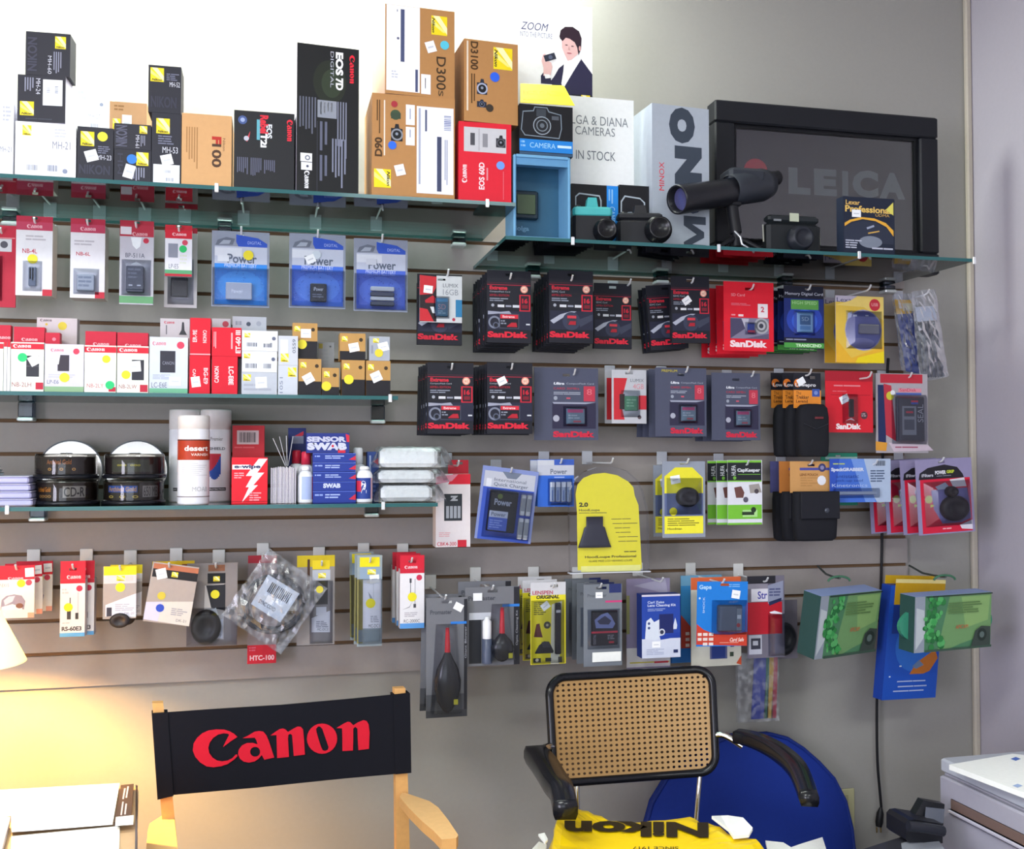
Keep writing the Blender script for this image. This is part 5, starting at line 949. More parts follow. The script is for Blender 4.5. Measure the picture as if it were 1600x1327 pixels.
# camera pouches with orange header cards
def pouch(x0, Y, label, full=1, w=47):
    bb = (x0, 578, x0+w, 714); f = Face(bb, Y); t = empty('camera_pouch', label, 'camera pouch', f.M, 'black camera pouches with orange header cards')
    b = MB(); bb2 = (x0, 582, x0+w-1, 640); g = f
    a = g.q(x0+1, 636); c_ = g.q(x0+w-3, 583); hx = g.q(x0+30, 590); 
    b.box((a[0], .0, a[1]), (c_[0], .0015, hx[1]-.004), NV); b.box((a[0], .0, hx[1]+.004), (c_[0], .0015, c_[1]), NV); b.box((a[0], .0, hx[1]-.004), (hx[0]-.01, .0015, hx[1]+.004), NV); b.box((hx[0]+.01, .0, hx[1]-.004), (c_[0], .0015, hx[1]+.004), NV)
    D = [('c', x0+8, 599, 6, '#E07828'), ('c', x0+11, 601, 4, NV), ('t', 'Lowepro', x0+4, 599, x0+36, 606, '#D8D8DC', 0, .03), ('r', x0+1, 610, x0+w-3, 638, '#E08A30'), ('t', 'The', x0+5, 612, x0+13, 617, '#5A3418'), ('t', 'Trekker', x0+5, 618, x0+25, 624, '#5A3418', 0, .02), ('t', 'Legend', x0+5, 625, x0+23, 631, '#5A3418', 0, .02), ('r', x0+30, 608, x0+42, 620, '#3A54A0'), ('c', x0+36, 614, 3, '#7A8CC8')]
    f.deco(b, D); b.build('header_card', t)
    b = MB(); fab = mat('#191A20', .85, 0, .12); n = 24; hw = f.w/2; zt = f.q(x0, 632)[1]
    prof = []
    for i in range(n):
        a_ = 2*math.pi*i/n; cx = math.copysign(abs(math.cos(a_))**.45, math.cos(a_)); cy = math.copysign(abs(math.sin(a_))**.6, math.sin(a_)); prof.append((cx, cy))
    rows = [(0, .82), (.006, .96), (zt*.3, 1), (zt*.75, 1), (zt*.92, .92), (zt*.985, .72), (zt, .3)]
    vs = [(p[0]*hw*s, -.020+p[1]*.019*s, z) for z, s in rows for p in prof]
    fs = [(j*n+i, j*n+(i+1) % n, (j+1)*n+(i+1) % n, (j+1)*n+i) for j in range(len(rows)-1) for i in range(n)]+[tuple(range(n-1, -1, -1)), tuple(range((len(rows)-1)*n, len(rows)*n))]
    b.add(vs, fs, fab, True); b.build('pouch_body', t)
    if full:
        b = MB(); b.tube([(-hw*.8, -.0405, zt*.62), (0, -.0415, zt*.52), (hw*.8, -.0405, zt*.62)], .0012, mat('#2C2E36', .6), 6); b.build('zip', t)
        b = MB(); p = f.q(x0+28, 654); b.bbox((p[0]-.012, -.0425, p[1]-.003), (p[0]+.012, -.0395, p[1]+.003), '#6A2A30', .001); b.build('maker_tag', t)
    return t, f
t_, f_ = pouch(1239, -.15, 'black camera pouch with an orange header card, frontmost of three')
k_ = MB(); f_.rect(k_, 1246, 591, 1258, 602, '#EEF0F2', 30); k_.build('price_sticker', t_)
pouch(1222, -.10, 'black camera pouch with an orange header card, middle of three', 0)
pouch(1204, -.052, 'black camera pouch with an orange header card, rearmost of three', 0)
place('flash_drive_package', 'red flash drive card with a black stick and a tilted sticker', 'package', (1290, 580, 1364, 676), -.15, .0015, '#D0202F', [
    ('r', 1290, 580, 1364, 596, '#A81C2C'), ('l', 1303, 602, 1352, 606, 1, '#E08890'), ('l', 1301, 611, 1330, 614, 1, '#D86470'), ('r', 1298, 617, 1360, 618, '#B01828'), ('t', 'SanDisk', 1306, 662, 1345, 671, '#F0E4E6', 0, .05), ('c', 1350, 649, 5.5, '#5A3A40'), ('l', 1346, 646, 1354, 652, 2, '#B8A8AC'), ('p', [(1320, 658), (1330, 653), (1336, 658), (1328, 656)], '#E8C8CC'),
    ('bl', 1316, 616, 1340, 662, .014), ('o', 'flash_drive', 1325, 624, 1332, 652, .006, '#241A20'), ('s', 1319, 624, 14, 25)], hole=(1345, 588, 16, 5), tab=0)
def photo_card(bb, Y, label, ext=()):
    return place('battery_grip_package', label, 'package', bb, Y, .003, mat('#A8A2A8', .2), [
        ('r', 1376, 585, 1442, 599, '#B82C3C'), ('r', 1372, 602, 1384, 700, '#232E58'), ('p', [(1381, 600), (1393, 603), (1400, 690), (1384, 680)], '#B83444'), ('p', [(1368, 690), (1386, 692), (1384, 705), (1368, 704)], '#D89838'), ('r', 1404, 607, 1440, 613, '#D88898'), ('t', 'SanDisk', 1406, 607, 1432, 612, '#B83048'), ('r', 1400, 614, 1440, 617, '#4A60A8'), ('c', 1391, 619, 6, '#C8C03C'), ('c', 1395, 614, 3.5, '#E0E2E8'), ('bl', 1393, 617, 1447, 694, .02, .1), ('o', 'card_case', 1398, 620, 1441, 690, .008, '#4A4A54', [('r', 1406, 635, 1428, 680, '#8A8C96'), ('r', 1409, 638, 1425, 651, '#4E505C'), ('r', 1409, 656, 1425, 672, '#5A5C68'), ('r', 1412, 643, 1423, 646, '#C04050'), ('r', 1420, 626, 1431, 629, '#C84050'), ('r', 1420, 629, 1431, 632, '#3A58B0'), ('t', 'SEAL', 1430, 632, 1439, 660, '#A8A8B0', 90)]), ('p', [(1388, 692), (1450, 696), (1458, 704), (1396, 706)], '#C8B8C4'), ('l', 1398, 698, 1450, 702, 1, '#A05068')]+list(ext), hole=(1425, 591, 12, 4))
photo_card((1369, 584, 1450, 708), -.13, 'clear blister with a dark grey card case on a red and pale card')
for x, y, Y, s in ((707, 568, -.195, 'the packs at the left end of the second row'), (801, 568, -.195, 'the second stack of the second row'), (899, 577, -.16, 'the wide grey blister'), (985, 573, -.15, 'the clear pack with the green card'), (1075, 573, -.17, 'the grey blisters in the middle of the second row'), (1178, 580, -.15, 'the dimmer grey blister'), (1268, 577, -.165, 'the three pouches'), (1362, 581, -.19, 'the red flash drive card'), (1425, 582, -.13, 'the blister with the card case')):
    peg_for(x, y, Y, s, up=.014)
# row three
place('battery_charger_package', 'white and red box with four batteries pictured reading CBK4-300', 'package', (681, 741, 735, 855), -.17, .045, '#D8D2D4', [
    ('r', 697, 757, 735, 758, '#D8D2D4'), ('p', [(708, 741), (735, 741), (735, 757), (700, 757)], '#D02034'), ('p', [(681, 745), (716, 741), (706, 752), (681, 757)], '#D8889A'), ('r', 694, 772, 722, 814, '#2A3036'), ('t', 'z', 703, 775, 716, 783, '#A8ACB4', 0, .05), ('t', 'CBK4-300', 683, 847, 713, 853, '#C04050', 0, .01), ('r', 715, 844, 729, 855, '#C02436'), ('l', 686, 832, 710, 840, 3, '#D8A8AC')]+[('r', 697+i*6, 791, 701.5+i*6, 810, '#9AA0A8') for i in range(4)], side='#E0D0C8')
place('battery_charger_package', 'red header card behind the white box with four batteries', 'package', (700, 719, 732, 760), -.12, .002, '#B41E30', [], hole=(718, 724, 10, 4))
place('battery_charger_package', 'tilted blue charger blister reading Quick Charger with four cells', 'package', (748, 732, 836, 846), -.17, .003, mat('#7E8CC0', .2), [
    ('r', 752, 739, 832, 846, '#3A55B4'), ('r', 752, 739, 832, 764, '#B4B8C4'), ('p', [(779, 738), (810, 738), (802, 748), (788, 748)], '#6A7488'), ('t', 'International', 768, 749, 818, 754, '#565C6C'), ('t', 'Quick Charger', 768, 756, 822, 763, '#565C6C', 0, .01), ('r', 756, 751, 764, 764, '#D0D4DC'),
    ('bl', 758, 766, 832, 842, .022, .08), ('o', 'battery_charger', 763, 768, 806, 832, .014, '#20242E', [('t', 'Power', 770, 781, 797, 791, '#9AA2B4', 0, .03), ('c', 778, 777, 4, '#5A6A38'), ('r', 764, 800, 793, 830, '#4460B8'), ('r', 764, 800, 793, 810, '#B8C0D0'), ('t', 'Power', 767, 802, 790, 808, '#6A7080', 0, .02), ('l', 766, 814, 790, 828, 4, '#8098D8')])]+
    [('o', 'battery_cell', 812+i*9, 770+j*37, 819+i*9, 803+j*37, .012, '#C4C8CC', [('r', 812.3+i*9, 776+j*37, 818.7+i*9, 796+j*37, '#8C9298')]) for i in range(2) for j in range(2)], hole=(795, 737, 10, 3), tilt=7)
def fourpack(bb, Y, label):
    return place('battery_package', label, 'package', bb, Y, .002, '#2F63C4', [
        ('r', 840, 719, 866, 727, '#C0C4CC'), ('r', 866, 719, 897, 727, '#3858B0'), ('r', 840, 727, 897, 743, '#B8BCC8'), ('t', 'Power', 860, 733, 886, 741, '#5E6678', 0, .02), ('r', 866, 745, 882, 747, '#90A8E0'), ('bl', 856, 748, 894, 790, .014, .12), ('l', 860, 787, 888, 790, 1, '#203C88')]+[('o', 'battery_cell', 858+i*8.6, 753, 865+i*8.6, 784, .01, '#8FA0BC', [('r', 858.3+i*8.6, 753.5, 864.7+i*8.6, 761, '#D4D8E0'), ('r', 860+i*8.6, 766, 862+i*8.6, 782, '#5A74A8')]) for i in range(4)], hole=(878, 722, 9, 3))
o = fourpack((840, 718, 897, 792), -.16, 'small blue pack of four batteries')
behind(o, 1, .05, 'blue battery pack just showing behind the pack of four', 'small blue battery packs', dx=-.004)
# yellow loupe card
def loupe_card(bb, Y, label, ext=()):
    f = Face(bb, Y); t = empty('loupe_package', label, 'package', f.M); b = MB(); x0, y0, x1, y1 = bb
    def shp(P, dy, th, m, nm, base=None):
        q = [f.q(x, y) for x, y in P]; k = base or MB(); k.prism([(a, dy, z) for a, z in q], (0, th, 0), m)
        if not base: k.build(nm, t)
    card = [(903, 890), (902, 800), (900, 772), (903, 757), (912, 747), (926, 741), (945, 739), (965, 743), (982, 753), (990, 762), (992, 775), (998, 790), (1003, 890)]
    shp(card, 0, .0012, '#E8DC30', 'card')
    P = [(890, 893), (888, 800), (890, 765), (898, 748), (912, 737), (932, 730), (955, 729), (978, 736), (994, 750), (1003, 768), (1011, 800), (1013, 893)]
    bl = MB(); q = [f.q(x, y) for x, y in P]; n = len(q); cx = sum(a for a, z in q)/n; cz = sum(z for a, z in q)/n
    vs = [(a, .004, z) for a, z in q]+[(a, -.012, z) for a, z in q]
    bl.add(vs, [(i, (i+1) % n, n+(i+1) % n, n+i) for i in range(n)], CLEAR()); bl.add(vs[n:], [tuple(range(n))], CLEAR()); bl.build('plastic_blister', t)
    b = MB(); f.deco(b, ext); b.build('printed_card', t)
    return t, f
HL = [('t', '2.0', 905, 785, 919, 792, '#3A3A20', 0, .05), ('t', 'HoodLoupe', 905, 795, 937, 800, '#6A6430', 0, .02), ('l', 905, 801, 957, 803, 1, '#5A5430'), ('l', 955, 811, 995, 813, 1, '#6A6030'), ('l', 957, 818, 996, 820, 1, '#6A6030'), ('l', 960, 825, 996, 827, 1, '#6A6030'), ('l', 962, 832, 996, 834, 1, '#6A6030'), ('l', 966, 839, 998, 841, 1, '#6A6030'), ('l', 966, 846, 998, 848, 1, '#6A6030'),
      ('t', 'HoodLoupe Professional', 914, 868, 994, 873, '#5A5420', 0, .02), ('t', 'GLARE FREE LCD VIEWING LOUPE', 920, 875, 988, 878, '#5A5420'), ('l', 975, 862, 995, 865, 1, '#5A5420')]
t_, f_ = loupe_card((890, 729, 1013, 893), -.20, 'large yellow card holding a black loupe in a clear shell', HL)
b = MB(); q = lambda x, y: f_.q(x, y)
a0 = q(929, 815); b.add([], [], '#20222A')
c = q(928, 0)[0]; sx = f_.w/123
rows = [(807, 13), (822, 13), (824, 16), (838, 20), (850, 24), (855, 26)]
n = 20; vs = []
for y, r in rows:
    z_ = q(0, y)[1]
    for i in range(n):
        a = 2*math.pi*i/n; vs.append((c+math.cos(a)*r*sx, -.006+.0055*math.sin(a)*r/26-.0, z_))
b.add(vs, [(j*n+i, j*n+(i+1) % n, (j+1)*n+(i+1) % n, (j+1)*n+i) for j in range(len(rows)-1) for i in range(n)]+[tuple(range(n)), tuple(range((len(rows)-1)*n, len(rows)*n))], mat('#2A2C38', .35), True)
b.build('rubber_loupe', t_)
b = MB(); b.box((q(908, 0)[0], -.0006, 0), (q(1001, 0)[0], -.0002, q(0, 884)[1]), '#F0EC8C'); b.bbox((q(888, 0)[0], -.016, -.003), (q(1014, 0)[0], .006, 0), mat('#C8CCD6', .15), .001); b.build('plastic_foot', t_)
def cup(bb, Y, label):
    x0, y0, x1, y1 = bb; w = x1-x0; h = y1-y0; X = lambda u: x0+u*w; Z = lambda v: y0+v*h
    return place('eyecup_package', label, 'package', bb, Y, .002, mat('#8E96A4', .2), [
        ('p', [(X(.05), Z(.95)), (X(.05), Z(.2)), (X(.3), Z(.08)), (X(.7), Z(.08)), (X(.95), Z(.22)), (X(.95), Z(.95))], '#E4DC34'), ('r', X(.05), Z(.42), X(.95), Z(.72), '#5E6A92'), ('r', X(.05), Z(.73), X(.95), Z(.94), '#EEE63C'), ('l', X(.12), Z(.75), X(.88), Z(.86), 4, '#8A842C'), ('t', 'Hoodman', X(.12), Z(.87), X(.45), Z(.9), '#6A6420', 0, .02),
        ('bl', X(.1), Z(.22), X(.92), Z(.7), .025, .3), ('o', 'rubber_eyecup', X(.3), Z(.34), X(.82), Z(.6), .018, '#1C1E26'), ('d', X(.25), Z(.66), w*.09, '#E4DC2C'), ('s', X(.3), Z(.24), 15, 10)], hole=(X(.5), Z(.03), 12, 3), group='yellow eyecup blisters')
cp = cup((1035, 721, 1102, 840), -.17, 'clear shell with a black eyecup on a yellow card, at the front')
cp2 = cup((1021, 727, 1082, 838), -.09, 'clear shell with a black eyecup on a yellow card, set back')
def ck(bb, Y, label):
    return place('cap_keeper_package', label, 'package', bb, Y, .0015, '#D8DAE2', [
        ('r', 1137, 720, 1190, 751, '#202428'), ('r', 1137, 719.5, 1190, 723, '#7AC040'), ('t', 'HUFA', 1143, 727, 1150, 743, '#B8BCC0', 90, .03), ('c', 1148, 747, 2.5, '#6AA83C'), ('t', 'CapKeeper', 1152, 732, 1188, 739, '#C4C8CC', 0, .06), ('r', 1153, 741, 1188, 742, '#6AA83C'), ('r', 1137, 751, 1190, 753, '#7AC040'),
        ('p', [(1147, 762), (1158, 760), (1163, 770), (1161, 778), (1150, 778)], '#6A4440'), ('p', [(1170, 758), (1186, 756), (1190, 770), (1172, 771)], '#9A9490'), ('c', 1182, 768, 3.5, '#4A4248'), ('c', 1165, 781, 4, '#5A5668'), ('r', 1137, 789, 1190, 811, '#74BC38'), ('r', 1160, 797, 1183, 808, '#A8D88C'), ('r', 1159, 800, 1178, 805, '#283824'), ('c', 1177, 797, 4, '#283824'), ('r', 1137, 817, 1190, 820, '#74BC38')], hole=(1167, 727, 11, 4), group='green and white cap keeper cards')
kk = ck((1137, 719, 1191, 820), -.17, 'green and white cap keeper card with a black header, at the front')
copy_tree(kk, (-.018, .028, -.001), R(3), 0, 'green and white cap keeper card second from the front', 'green and white cap keeper cards')
copy_tree(kk, (-.030, .056, -.002), R(3), 0, 'green and white cap keeper card third from the front', 'green and white cap keeper cards')
# pouches with kraft header
def pouch2(x0, Y, label, col, stk):
    bb = (x0, 720, x0+66, 844); f = Face(bb, Y); t = empty('lens_pouch', label, 'pouch', f.M, 'black lens pouches with paper header cards')
    b = MB(); a = f.q(x0+1, 770); e = f.q(x0+63, 721); h = f.q(x0+34, 727)
    for p, q_ in (((a[0], a[1]), (e[0], h[1]-.003)), ((a[0], h[1]+.003), (e[0], e[1])), ((a[0], h[1]-.003), (h[0]-.01, h[1]+.003)), ((h[0]+.01, h[1]-.003), (e[0], h[1]+.003))): b.box((p[0], 0, p[1]), (q_[0], .0015, q_[1]), col)
    f.deco(b, [('r', x0+16, 731, x0+63, 735, '#4A4E9C'), ('c', x0+51, 731, 6, '#3A3C6C'), ('c', x0+51, 731, 3, '#8A88B0'), ('t', 'LENS POUCH', x0+16, 740, x0+44, 744, '#8A5A30', 0, .03), ('l', x0+17, 746, x0+46, 762, 4, '#B88850')]); b.build('header_card', t)
    if stk:
        k = MB(); f.circ(k, x0+50, 751, 7, '#E4E6EC', 10); k.build('price_sticker', t)
    b = MB(); n = 24; hw = f.w/2; zt = f.q(x0, 768)[1]; prof = []
    for i in range(n):
        q_ = 2*math.pi*i/n; prof.append((math.copysign(abs(math.cos(q_))**.45, math.cos(q_)), math.copysign(abs(math.sin(q_))**.6, math.sin(q_))))
    rows = [(0, .78), (.007, .95), (zt*.4, 1), (zt*.85, 1), (zt, .97)]
    vs = [(p[0]*hw*s, -.019+p[1]*.018*s, z) for z, s in rows for p in prof]
    b.add(vs, [(j*n+i, j*n+(i+1) % n, (j+1)*n+(i+1) % n, (j+1)*n+i) for j in range(len(rows)-1) for i in range(n)]+[tuple(range(n-1, -1, -1)), tuple(range((len(rows)-1)*n, len(rows)*n))], mat('#17181F', .85, 0, .12), True); b.build('pouch_body', t)
    b = MB(); b.bbox((-hw*.85, -.0425, zt*.45), (hw*.97, -.0375, zt*1.01), mat('#1B1C24', .8), .002); o = b.build('flap', t)
    b = MB(); b.lathe([(0, .007), (.002, .006), (.002, 0)], (hw*.35, -.0428, zt*.62), (0, -1, 0), mat('#4A4E58', .3, .5, 0), 16); b.build('snap_button', o)
    return t
pouch2(1234, -.16, 'black lens pouch with a tan header card and round sticker, frontmost', '#C8965C', 1)
pouch2(1217, -.105, 'black lens pouch with an orange header card, second from the front', '#C07A3C', 0)
pouch2(1203, -.05, 'black lens pouch with a violet header card, rearmost', '#5A5A90', 0)
place('cleaner_card', 'wide blue card reading SpeckGRABBER with a clear tube', 'package', (1297, 717, 1392, 785), -.17, .0015, '#3E68C4', [
    ('p', [(1345, 717), (1392, 717), (1392, 785), (1370, 785), (1350, 750)], '#A8B8D0'), ('p', [(1330, 717), (1350, 717), (1358, 750), (1368, 785), (1352, 785)], '#6C90D4'), ('p', [(1297, 717), (1312, 717), (1304, 785), (1297, 785)], '#2E50B0'), ('l', 1302, 724, 1328, 728, 1, '#A8B870'), ('t', 'SpeckGRABBER', 1299, 731, 1350, 738, '#C8D0E4', 0, .05), ('t', 'antistatic', 1306, 742, 1342, 747, '#28408C'), ('t', 'pick-up tool', 1306, 749, 1348, 754, '#28408C'), ('t', 'Kinetronics', 1300, 756, 1355, 761, '#A8BCE0'), ('bar', 1369, 720, 1384, 728, 12), ('l', 1360, 735, 1386, 755, 5, '#50607C')]+
    [('bl', 1302, 763, 1374, 778, .010, .2), ('o', 'cleaning_tool', 1305, 768, 1368, 773, .004, '#B8C4D8'), ('o', 'tool_tip', 1300, 767, 1305, 774, .005, '#1C2440')], hole=(1382, 722, .5, .5), group=None, tilt=0)
place('cleaner_card', 'green and pale card showing behind the wide blue card', 'package', (1283, 708, 1340, 790), -.07, .0015, '#2E8A70', [('r', 1290, 714, 1340, 718, '#A8C8C0')], hole=(1310, 713, 8, 3))
# red dome blisters
def rel(bb, Y, label, tilt=-3):
    return place('release_package', label, 'package', bb, Y, .0015, mat('#8C86A8', .25), [
        ('r', 1439, 748, 1517, 832, '#C81E3C'), ('p', [(1437, 748), (1439, 738), (1452, 730), (1478, 726), (1498, 731), (1506, 742), (1508, 748)], '#201E26'), ('t', 'iFilters', 1442, 739, 1460, 744, '#B8B8C4', 0, .03), ('t', 'POWER', 1463, 735, 1480, 741, '#D8D8E0', 0, .05), ('t', 'GRIP', 1481, 735, 1493, 740, '#B8C83C', 0, .05), ('l', 1465, 743, 1490, 745, 1, '#8A8A98'), ('p', [(1485, 750), (1508, 748), (1511, 762), (1490, 762)], '#D0CCD4'), ('p', [(1462, 760), (1478, 754), (1488, 766), (1470, 770)], '#A8B4CC'),
        ('p', [(1455, 765), (1512, 764), (1516, 812), (1500, 818), (1470, 818), (1458, 795)], '#6A6698'), ('c', 1451, 779, 5.5, '#C8C868'), ('p', [(1453, 787), (1460, 789), (1453, 792)], '#C8C850'), ('p', [(1497, 822), (1517, 815), (1517, 830), (1500, 828)], '#D4D0DC'), ('l', 1470, 825, 1490, 829, 1, '#E8A0AC'),
        ('bl', 1444, 752, 1516, 822, .026, .2), ('o', 'coiled_cord', 1466, 775, 1510, 815, .014, '#221C24'), ('o', 'shutter_button', 1475, 760, 1492, 777, .018, '#221A22')], hole=(1474, 722, 10, 3), tilt=tilt, group='red and black release blisters')
rl = rel((1433, 717, 1521, 834), -.19, 'red and black release blister nearest the right wall, at the front of five')
for i, s in enumerate(('second', 'third', 'fourth')):
    copy_tree(rl, (-.021*(i+1), .041*(i+1), -.001*(i+1)), R(4), 0, 'red and black release blister, %s from the front of its peg' % s, 'red and black release blisters')
for x, y, Y, s in ((717, 720, -.17, 'the white box reading CBK4-300'), (800, 731, -.17, 'the Quick Charger blister'), (878, 717, -.16, 'the small blue battery packs'), (958, 716, -.2, 'the large yellow loupe card'), (1076, 717, -.17, 'the eyecup blisters'), (1170, 720, -.17, 'the cap keeper cards'), (1270, 719, -.16, 'the lens pouches'), (1371, 719, -.175, 'the wide blue card'), (1475, 715, -.19, 'the red and black release blisters')):
    peg_for(x, y, Y, s, up=.012)
# ================================================================ bottom row of hanging goods
def btag(x, y, Y, s): return peg_for(x, y, Y, s, plate='#DCDCD8', up=.012)
SB = 'small cable cartons on the bottom row'
g = place('accessory_package', 'white accessory card with red top, yellow dot and pictured silver part, far left', 'package', (-6, 884, 54, 966), -.16, .004, '#E9E7E4', [
    ('r', -6, 884, 54, 906, '#CC2036'), ('can', 12, 902, 36, 906, '#F0C0C8'), ('c', 45, 911, 5, '#D04860'), ('t', 'EP-EX15', -4, 912, 14, 917, '#9A98A0'), ('p', [(3, 937), (10, 931), (22, 929), (34, 931), (40, 940), (38, 953), (1, 953)], '#8A86A0'), ('p', [(6, 938), (14, 932), (24, 931), (20, 940), (8, 946)], '#C8CCDC'), ('p', [(3, 948), (20, 944), (34, 950), (36, 953), (2, 953)], '#E8E8EC'), ('p', _el(31, 947, 6, 4), '#6A4A48'), ('r', 44, 958, 54, 966, '#E0A090'), ('d', 33, 912, 6.5, '#EEDC30'), ('s', 46, 895, 14, 3, 1.0)], tab=20, hole=(24, 890, 14, 4), back='#C4203A')
behind(g, 2, .05, 'accessory card showing behind the one with the pictured silver part', 'cards behind the far left accessory card', dx=.008)
def carton(bb, hdr, label, D, tilt=0, Y=-.16, T=.03):
    x0, y0, x1, y1 = bb
    return place('cable_package', label, 'package', bb, Y, T, '#E4E2E4', D, tab=hdr-y0, hole=((x0+x1)/2, y0+(hdr-y0)*.45, 12, 4), back=RED, tilt=tilt, side='#D8D0D4', group=SB)
g = carton((94, 877, 133, 995), 906, 'tall white cable carton reading RS-60E3 with a yellow dot, at the front', [('r', 94, 877, 133, 885, RED), ('r', 94, 906, 133, 912, '#C02036'), ('can', 104, 899, 126, 905, '#F0C8D0'), ('t', 'RS-60E3', 97, 979, 128, 986, '#4A4850', 0, .04), ('r', 94, 989, 133, 995, '#5AA0DC'), ('c', 124, 920, 5, '#C83050'), ('r', 121, 926, 123, 962, '#C8C4CC'), ('r', 118, 958, 123, 968, '#3A3A40'), ('r', 109, 934, 110.5, 945, '#4A4A50'), ('r', 105, 955, 111, 968, '#3A3A40'), ('l', 97, 920, 108, 930, 2, '#C8C4C8'), ('l', 98, 973, 116, 975, 1, '#B0A8B0'), ('d', 107, 949, 7, '#EEDC2C')], T=.028)
copy_tree(g, (.013, .034, -.003), 0, 0, 'tall white cable carton tucked behind the one reading RS-60E3', SB)
EY = 'bagged viewfinder pieces on the bottom row'
g = place('eyepiece_package', 'clear bag with a yellow header, white slip and a yellow dot', 'package', (161, 885, 213, 967), -.16, .0015, mat('#A8A09C', .2), [
    ('r', 162, 885, 213, 899, '#E8D420'), ('r', 162, 899, 213, 912, '#C8C8CC'), ('nik', 182, 900, 195, 908), ('r', 196, 901, 208, 908, '#D8C4C0'), ('p', [(165, 945), (213, 928), (213, 965), (165, 963)], '#DCDCE6'), ('l', 180, 944, 210, 956, 4, '#A8AABC'), ('t', 'DK-20', 195, 957, 210, 961, '#8A8CA0'), ('r', 167, 949, 175, 963, '#3A3A48'), ('d', 188, 918, 7.5, '#EEDC2C'), ('o', 'rubber_eyecup', 172, 958, 204, 981, .006, '#2A2628')], hole=(187, 892, 16, 3), group=EY)
behind(g, 1, .04, 'clear bag with a yellow header showing behind the dotted one', 'second bag behind the yellow dotted one', dx=.004)
g = place('eyepiece_package', 'tilted clear bag with a black header and blue dot', 'package', (231, 882, 304, 975), -.16, .0015, mat('#A89E98', .25), [
    ('r', 233, 884, 304, 892, '#B06A4C'), ('r', 233, 892, 304, 905, '#1E1C20'), ('nik', 263, 894, 273, 902), ('p', [(231, 945), (304, 936), (304, 975), (231, 972)], '#D0CCC4'), ('p', [(231, 945), (256, 942), (254, 973), (231, 972)], '#C8C8DC'), ('l', 272, 950, 298, 962, 4, '#9A98A0'), ('t', 'DK-21', 282, 966, 298, 970, '#6A6870'), ('c', 253, 933, 6.5, '#C8B840'), ('d', 254, 952, 6.5, '#2848B8'), ('s', 247, 899, 16, 20, 1.0)], hole=(262, 888, 12, 3), tilt=9, group=EY)
place('eyepiece_package', 'yellow header card showing behind the tilted bag', 'package', (238, 877, 304, 920), -.10, .0015, '#D8B818', [('r', 284, 882, 304, 896, '#8A4A30')], hole=(264, 883, 12, 3), group=EY)
place('cord_package', 'clear shell with a coiled dark cord and a black and white card', 'package', (292, 880, 371, 1010), -.11, .002, mat('#8A8280', .25), [
    ('r', 325, 883, 351, 893, '#8A5A40'), ('r', 324, 896, 352, 912, '#17171C'), ('nik', 333, 901, 343, 909), ('p', [(320, 915), (350, 913), (350, 1000), (318, 998)], '#C4BEBC'), ('p', [(322, 915), (352, 914), (352, 955), (330, 950)], '#24242A'), ('p', [(319, 975), (349, 968), (348, 998), (319, 996)], '#D8D8E2'), ('l', 330, 977, 345, 990, 4, '#9A9CAC'), ('t', 'MC-30', 331, 991, 346, 995, '#6A6A74'), ('bl', 292, 950, 371, 1009, .03, .15), ('o', 'coiled_cord', 299, 952, 346, 1006, .014, '#2A2628'), ('d', 336, 929, 7, '#E4D82C'), ('s', 333, 958, 14, 20)], hole=(337, 886, 12, 3))
place('cable_package', 'red card reading HTC-100 hanging low behind the cable bag', 'package', (387, 868, 432, 1037), -.06, .004, '#8A7A7A', [('r', 387, 1008, 432, 1037, '#C02030'), ('t', 'HTC-100', 391, 1024, 429, 1032, '#E8C4C8', 0, .03), ('r', 387, 868, 432, 880, '#A02030'), ('l', 390, 1011, 404, 1019, 2, '#D06070')], tab=10)
def coil(t, c):
    o = U(427, 944, -.19)-c; b = MB(); m = mat('#262A34', .4)
    for k in range(9):
        r = .058+.003*(k % 4); dy = -.004+(k // 3)*.0045; ph = k*.7
        b.tube([(o.x+r*math.cos(a)*(1+.05*math.cos(ph+a)), o.y+dy, o.z+r*.93*math.sin(a)*(1+.03*math.sin(ph))) for a in [2*math.pi*i/40 for i in range(40)]], .0027, m, 6, closed=True)
    b.build('coiled_cable', t)
    L = locf(c, -.1975); b = MB(); b.prism([L(419, 898), L(468, 928), L(438, 973), L(392, 944)], (0, .0006, 0), '#B8C4D4'); 
    P0, P1, P3 = L(419, 898, -.0003), L(468, 928, -.0003), L(392, 944, -.0003); ux = P1-P0; uy = P3-P0
    def at(u, v, d=0): return P0+ux*u+uy*v+Vector((0, -d, 0))
    for i in range(13):
        u = .2+i*.05; w_ = random.uniform(.015, .035); b.add([at(u, .12), at(u+w_, .12), at(u+w_, .45), at(u, .45)], [(0, 1, 2, 3)], '#30343E')
    vs, fs = text_geo('SYNC CORD', .02); b.add([at(.15+a*.5, .85-q*.12) for a, q in vs], fs, '#3A3E4C')
    b.build('barcode_label', t)
    b = MB(); b.add([at(u, v, .0006) for u, v in ((.28, .5), (.5, .5), (.5, .72), (.28, .72))], [(0, 1, 2, 3)], '#E8ECF0'); b.build('price_sticker', t)
    b = MB(); q = L(499, 920, -.016); b.add([(q.x+.008*math.cos(i/18*6.2832), q.y, q.z+.008*math.sin(i/18*6.2832)) for i in range(18)], [tuple(range(18))], '#C8BC3C'); b.build('round_sticker', t)
CB = crumple('cable_bag', 'large crumpled clear bag with a black coiled cable and barcode label', 'bag', [(421, 857), (511, 919), (439, 1023), (347, 961)], -.19, .014, coil, 11, .007, (16, 16))
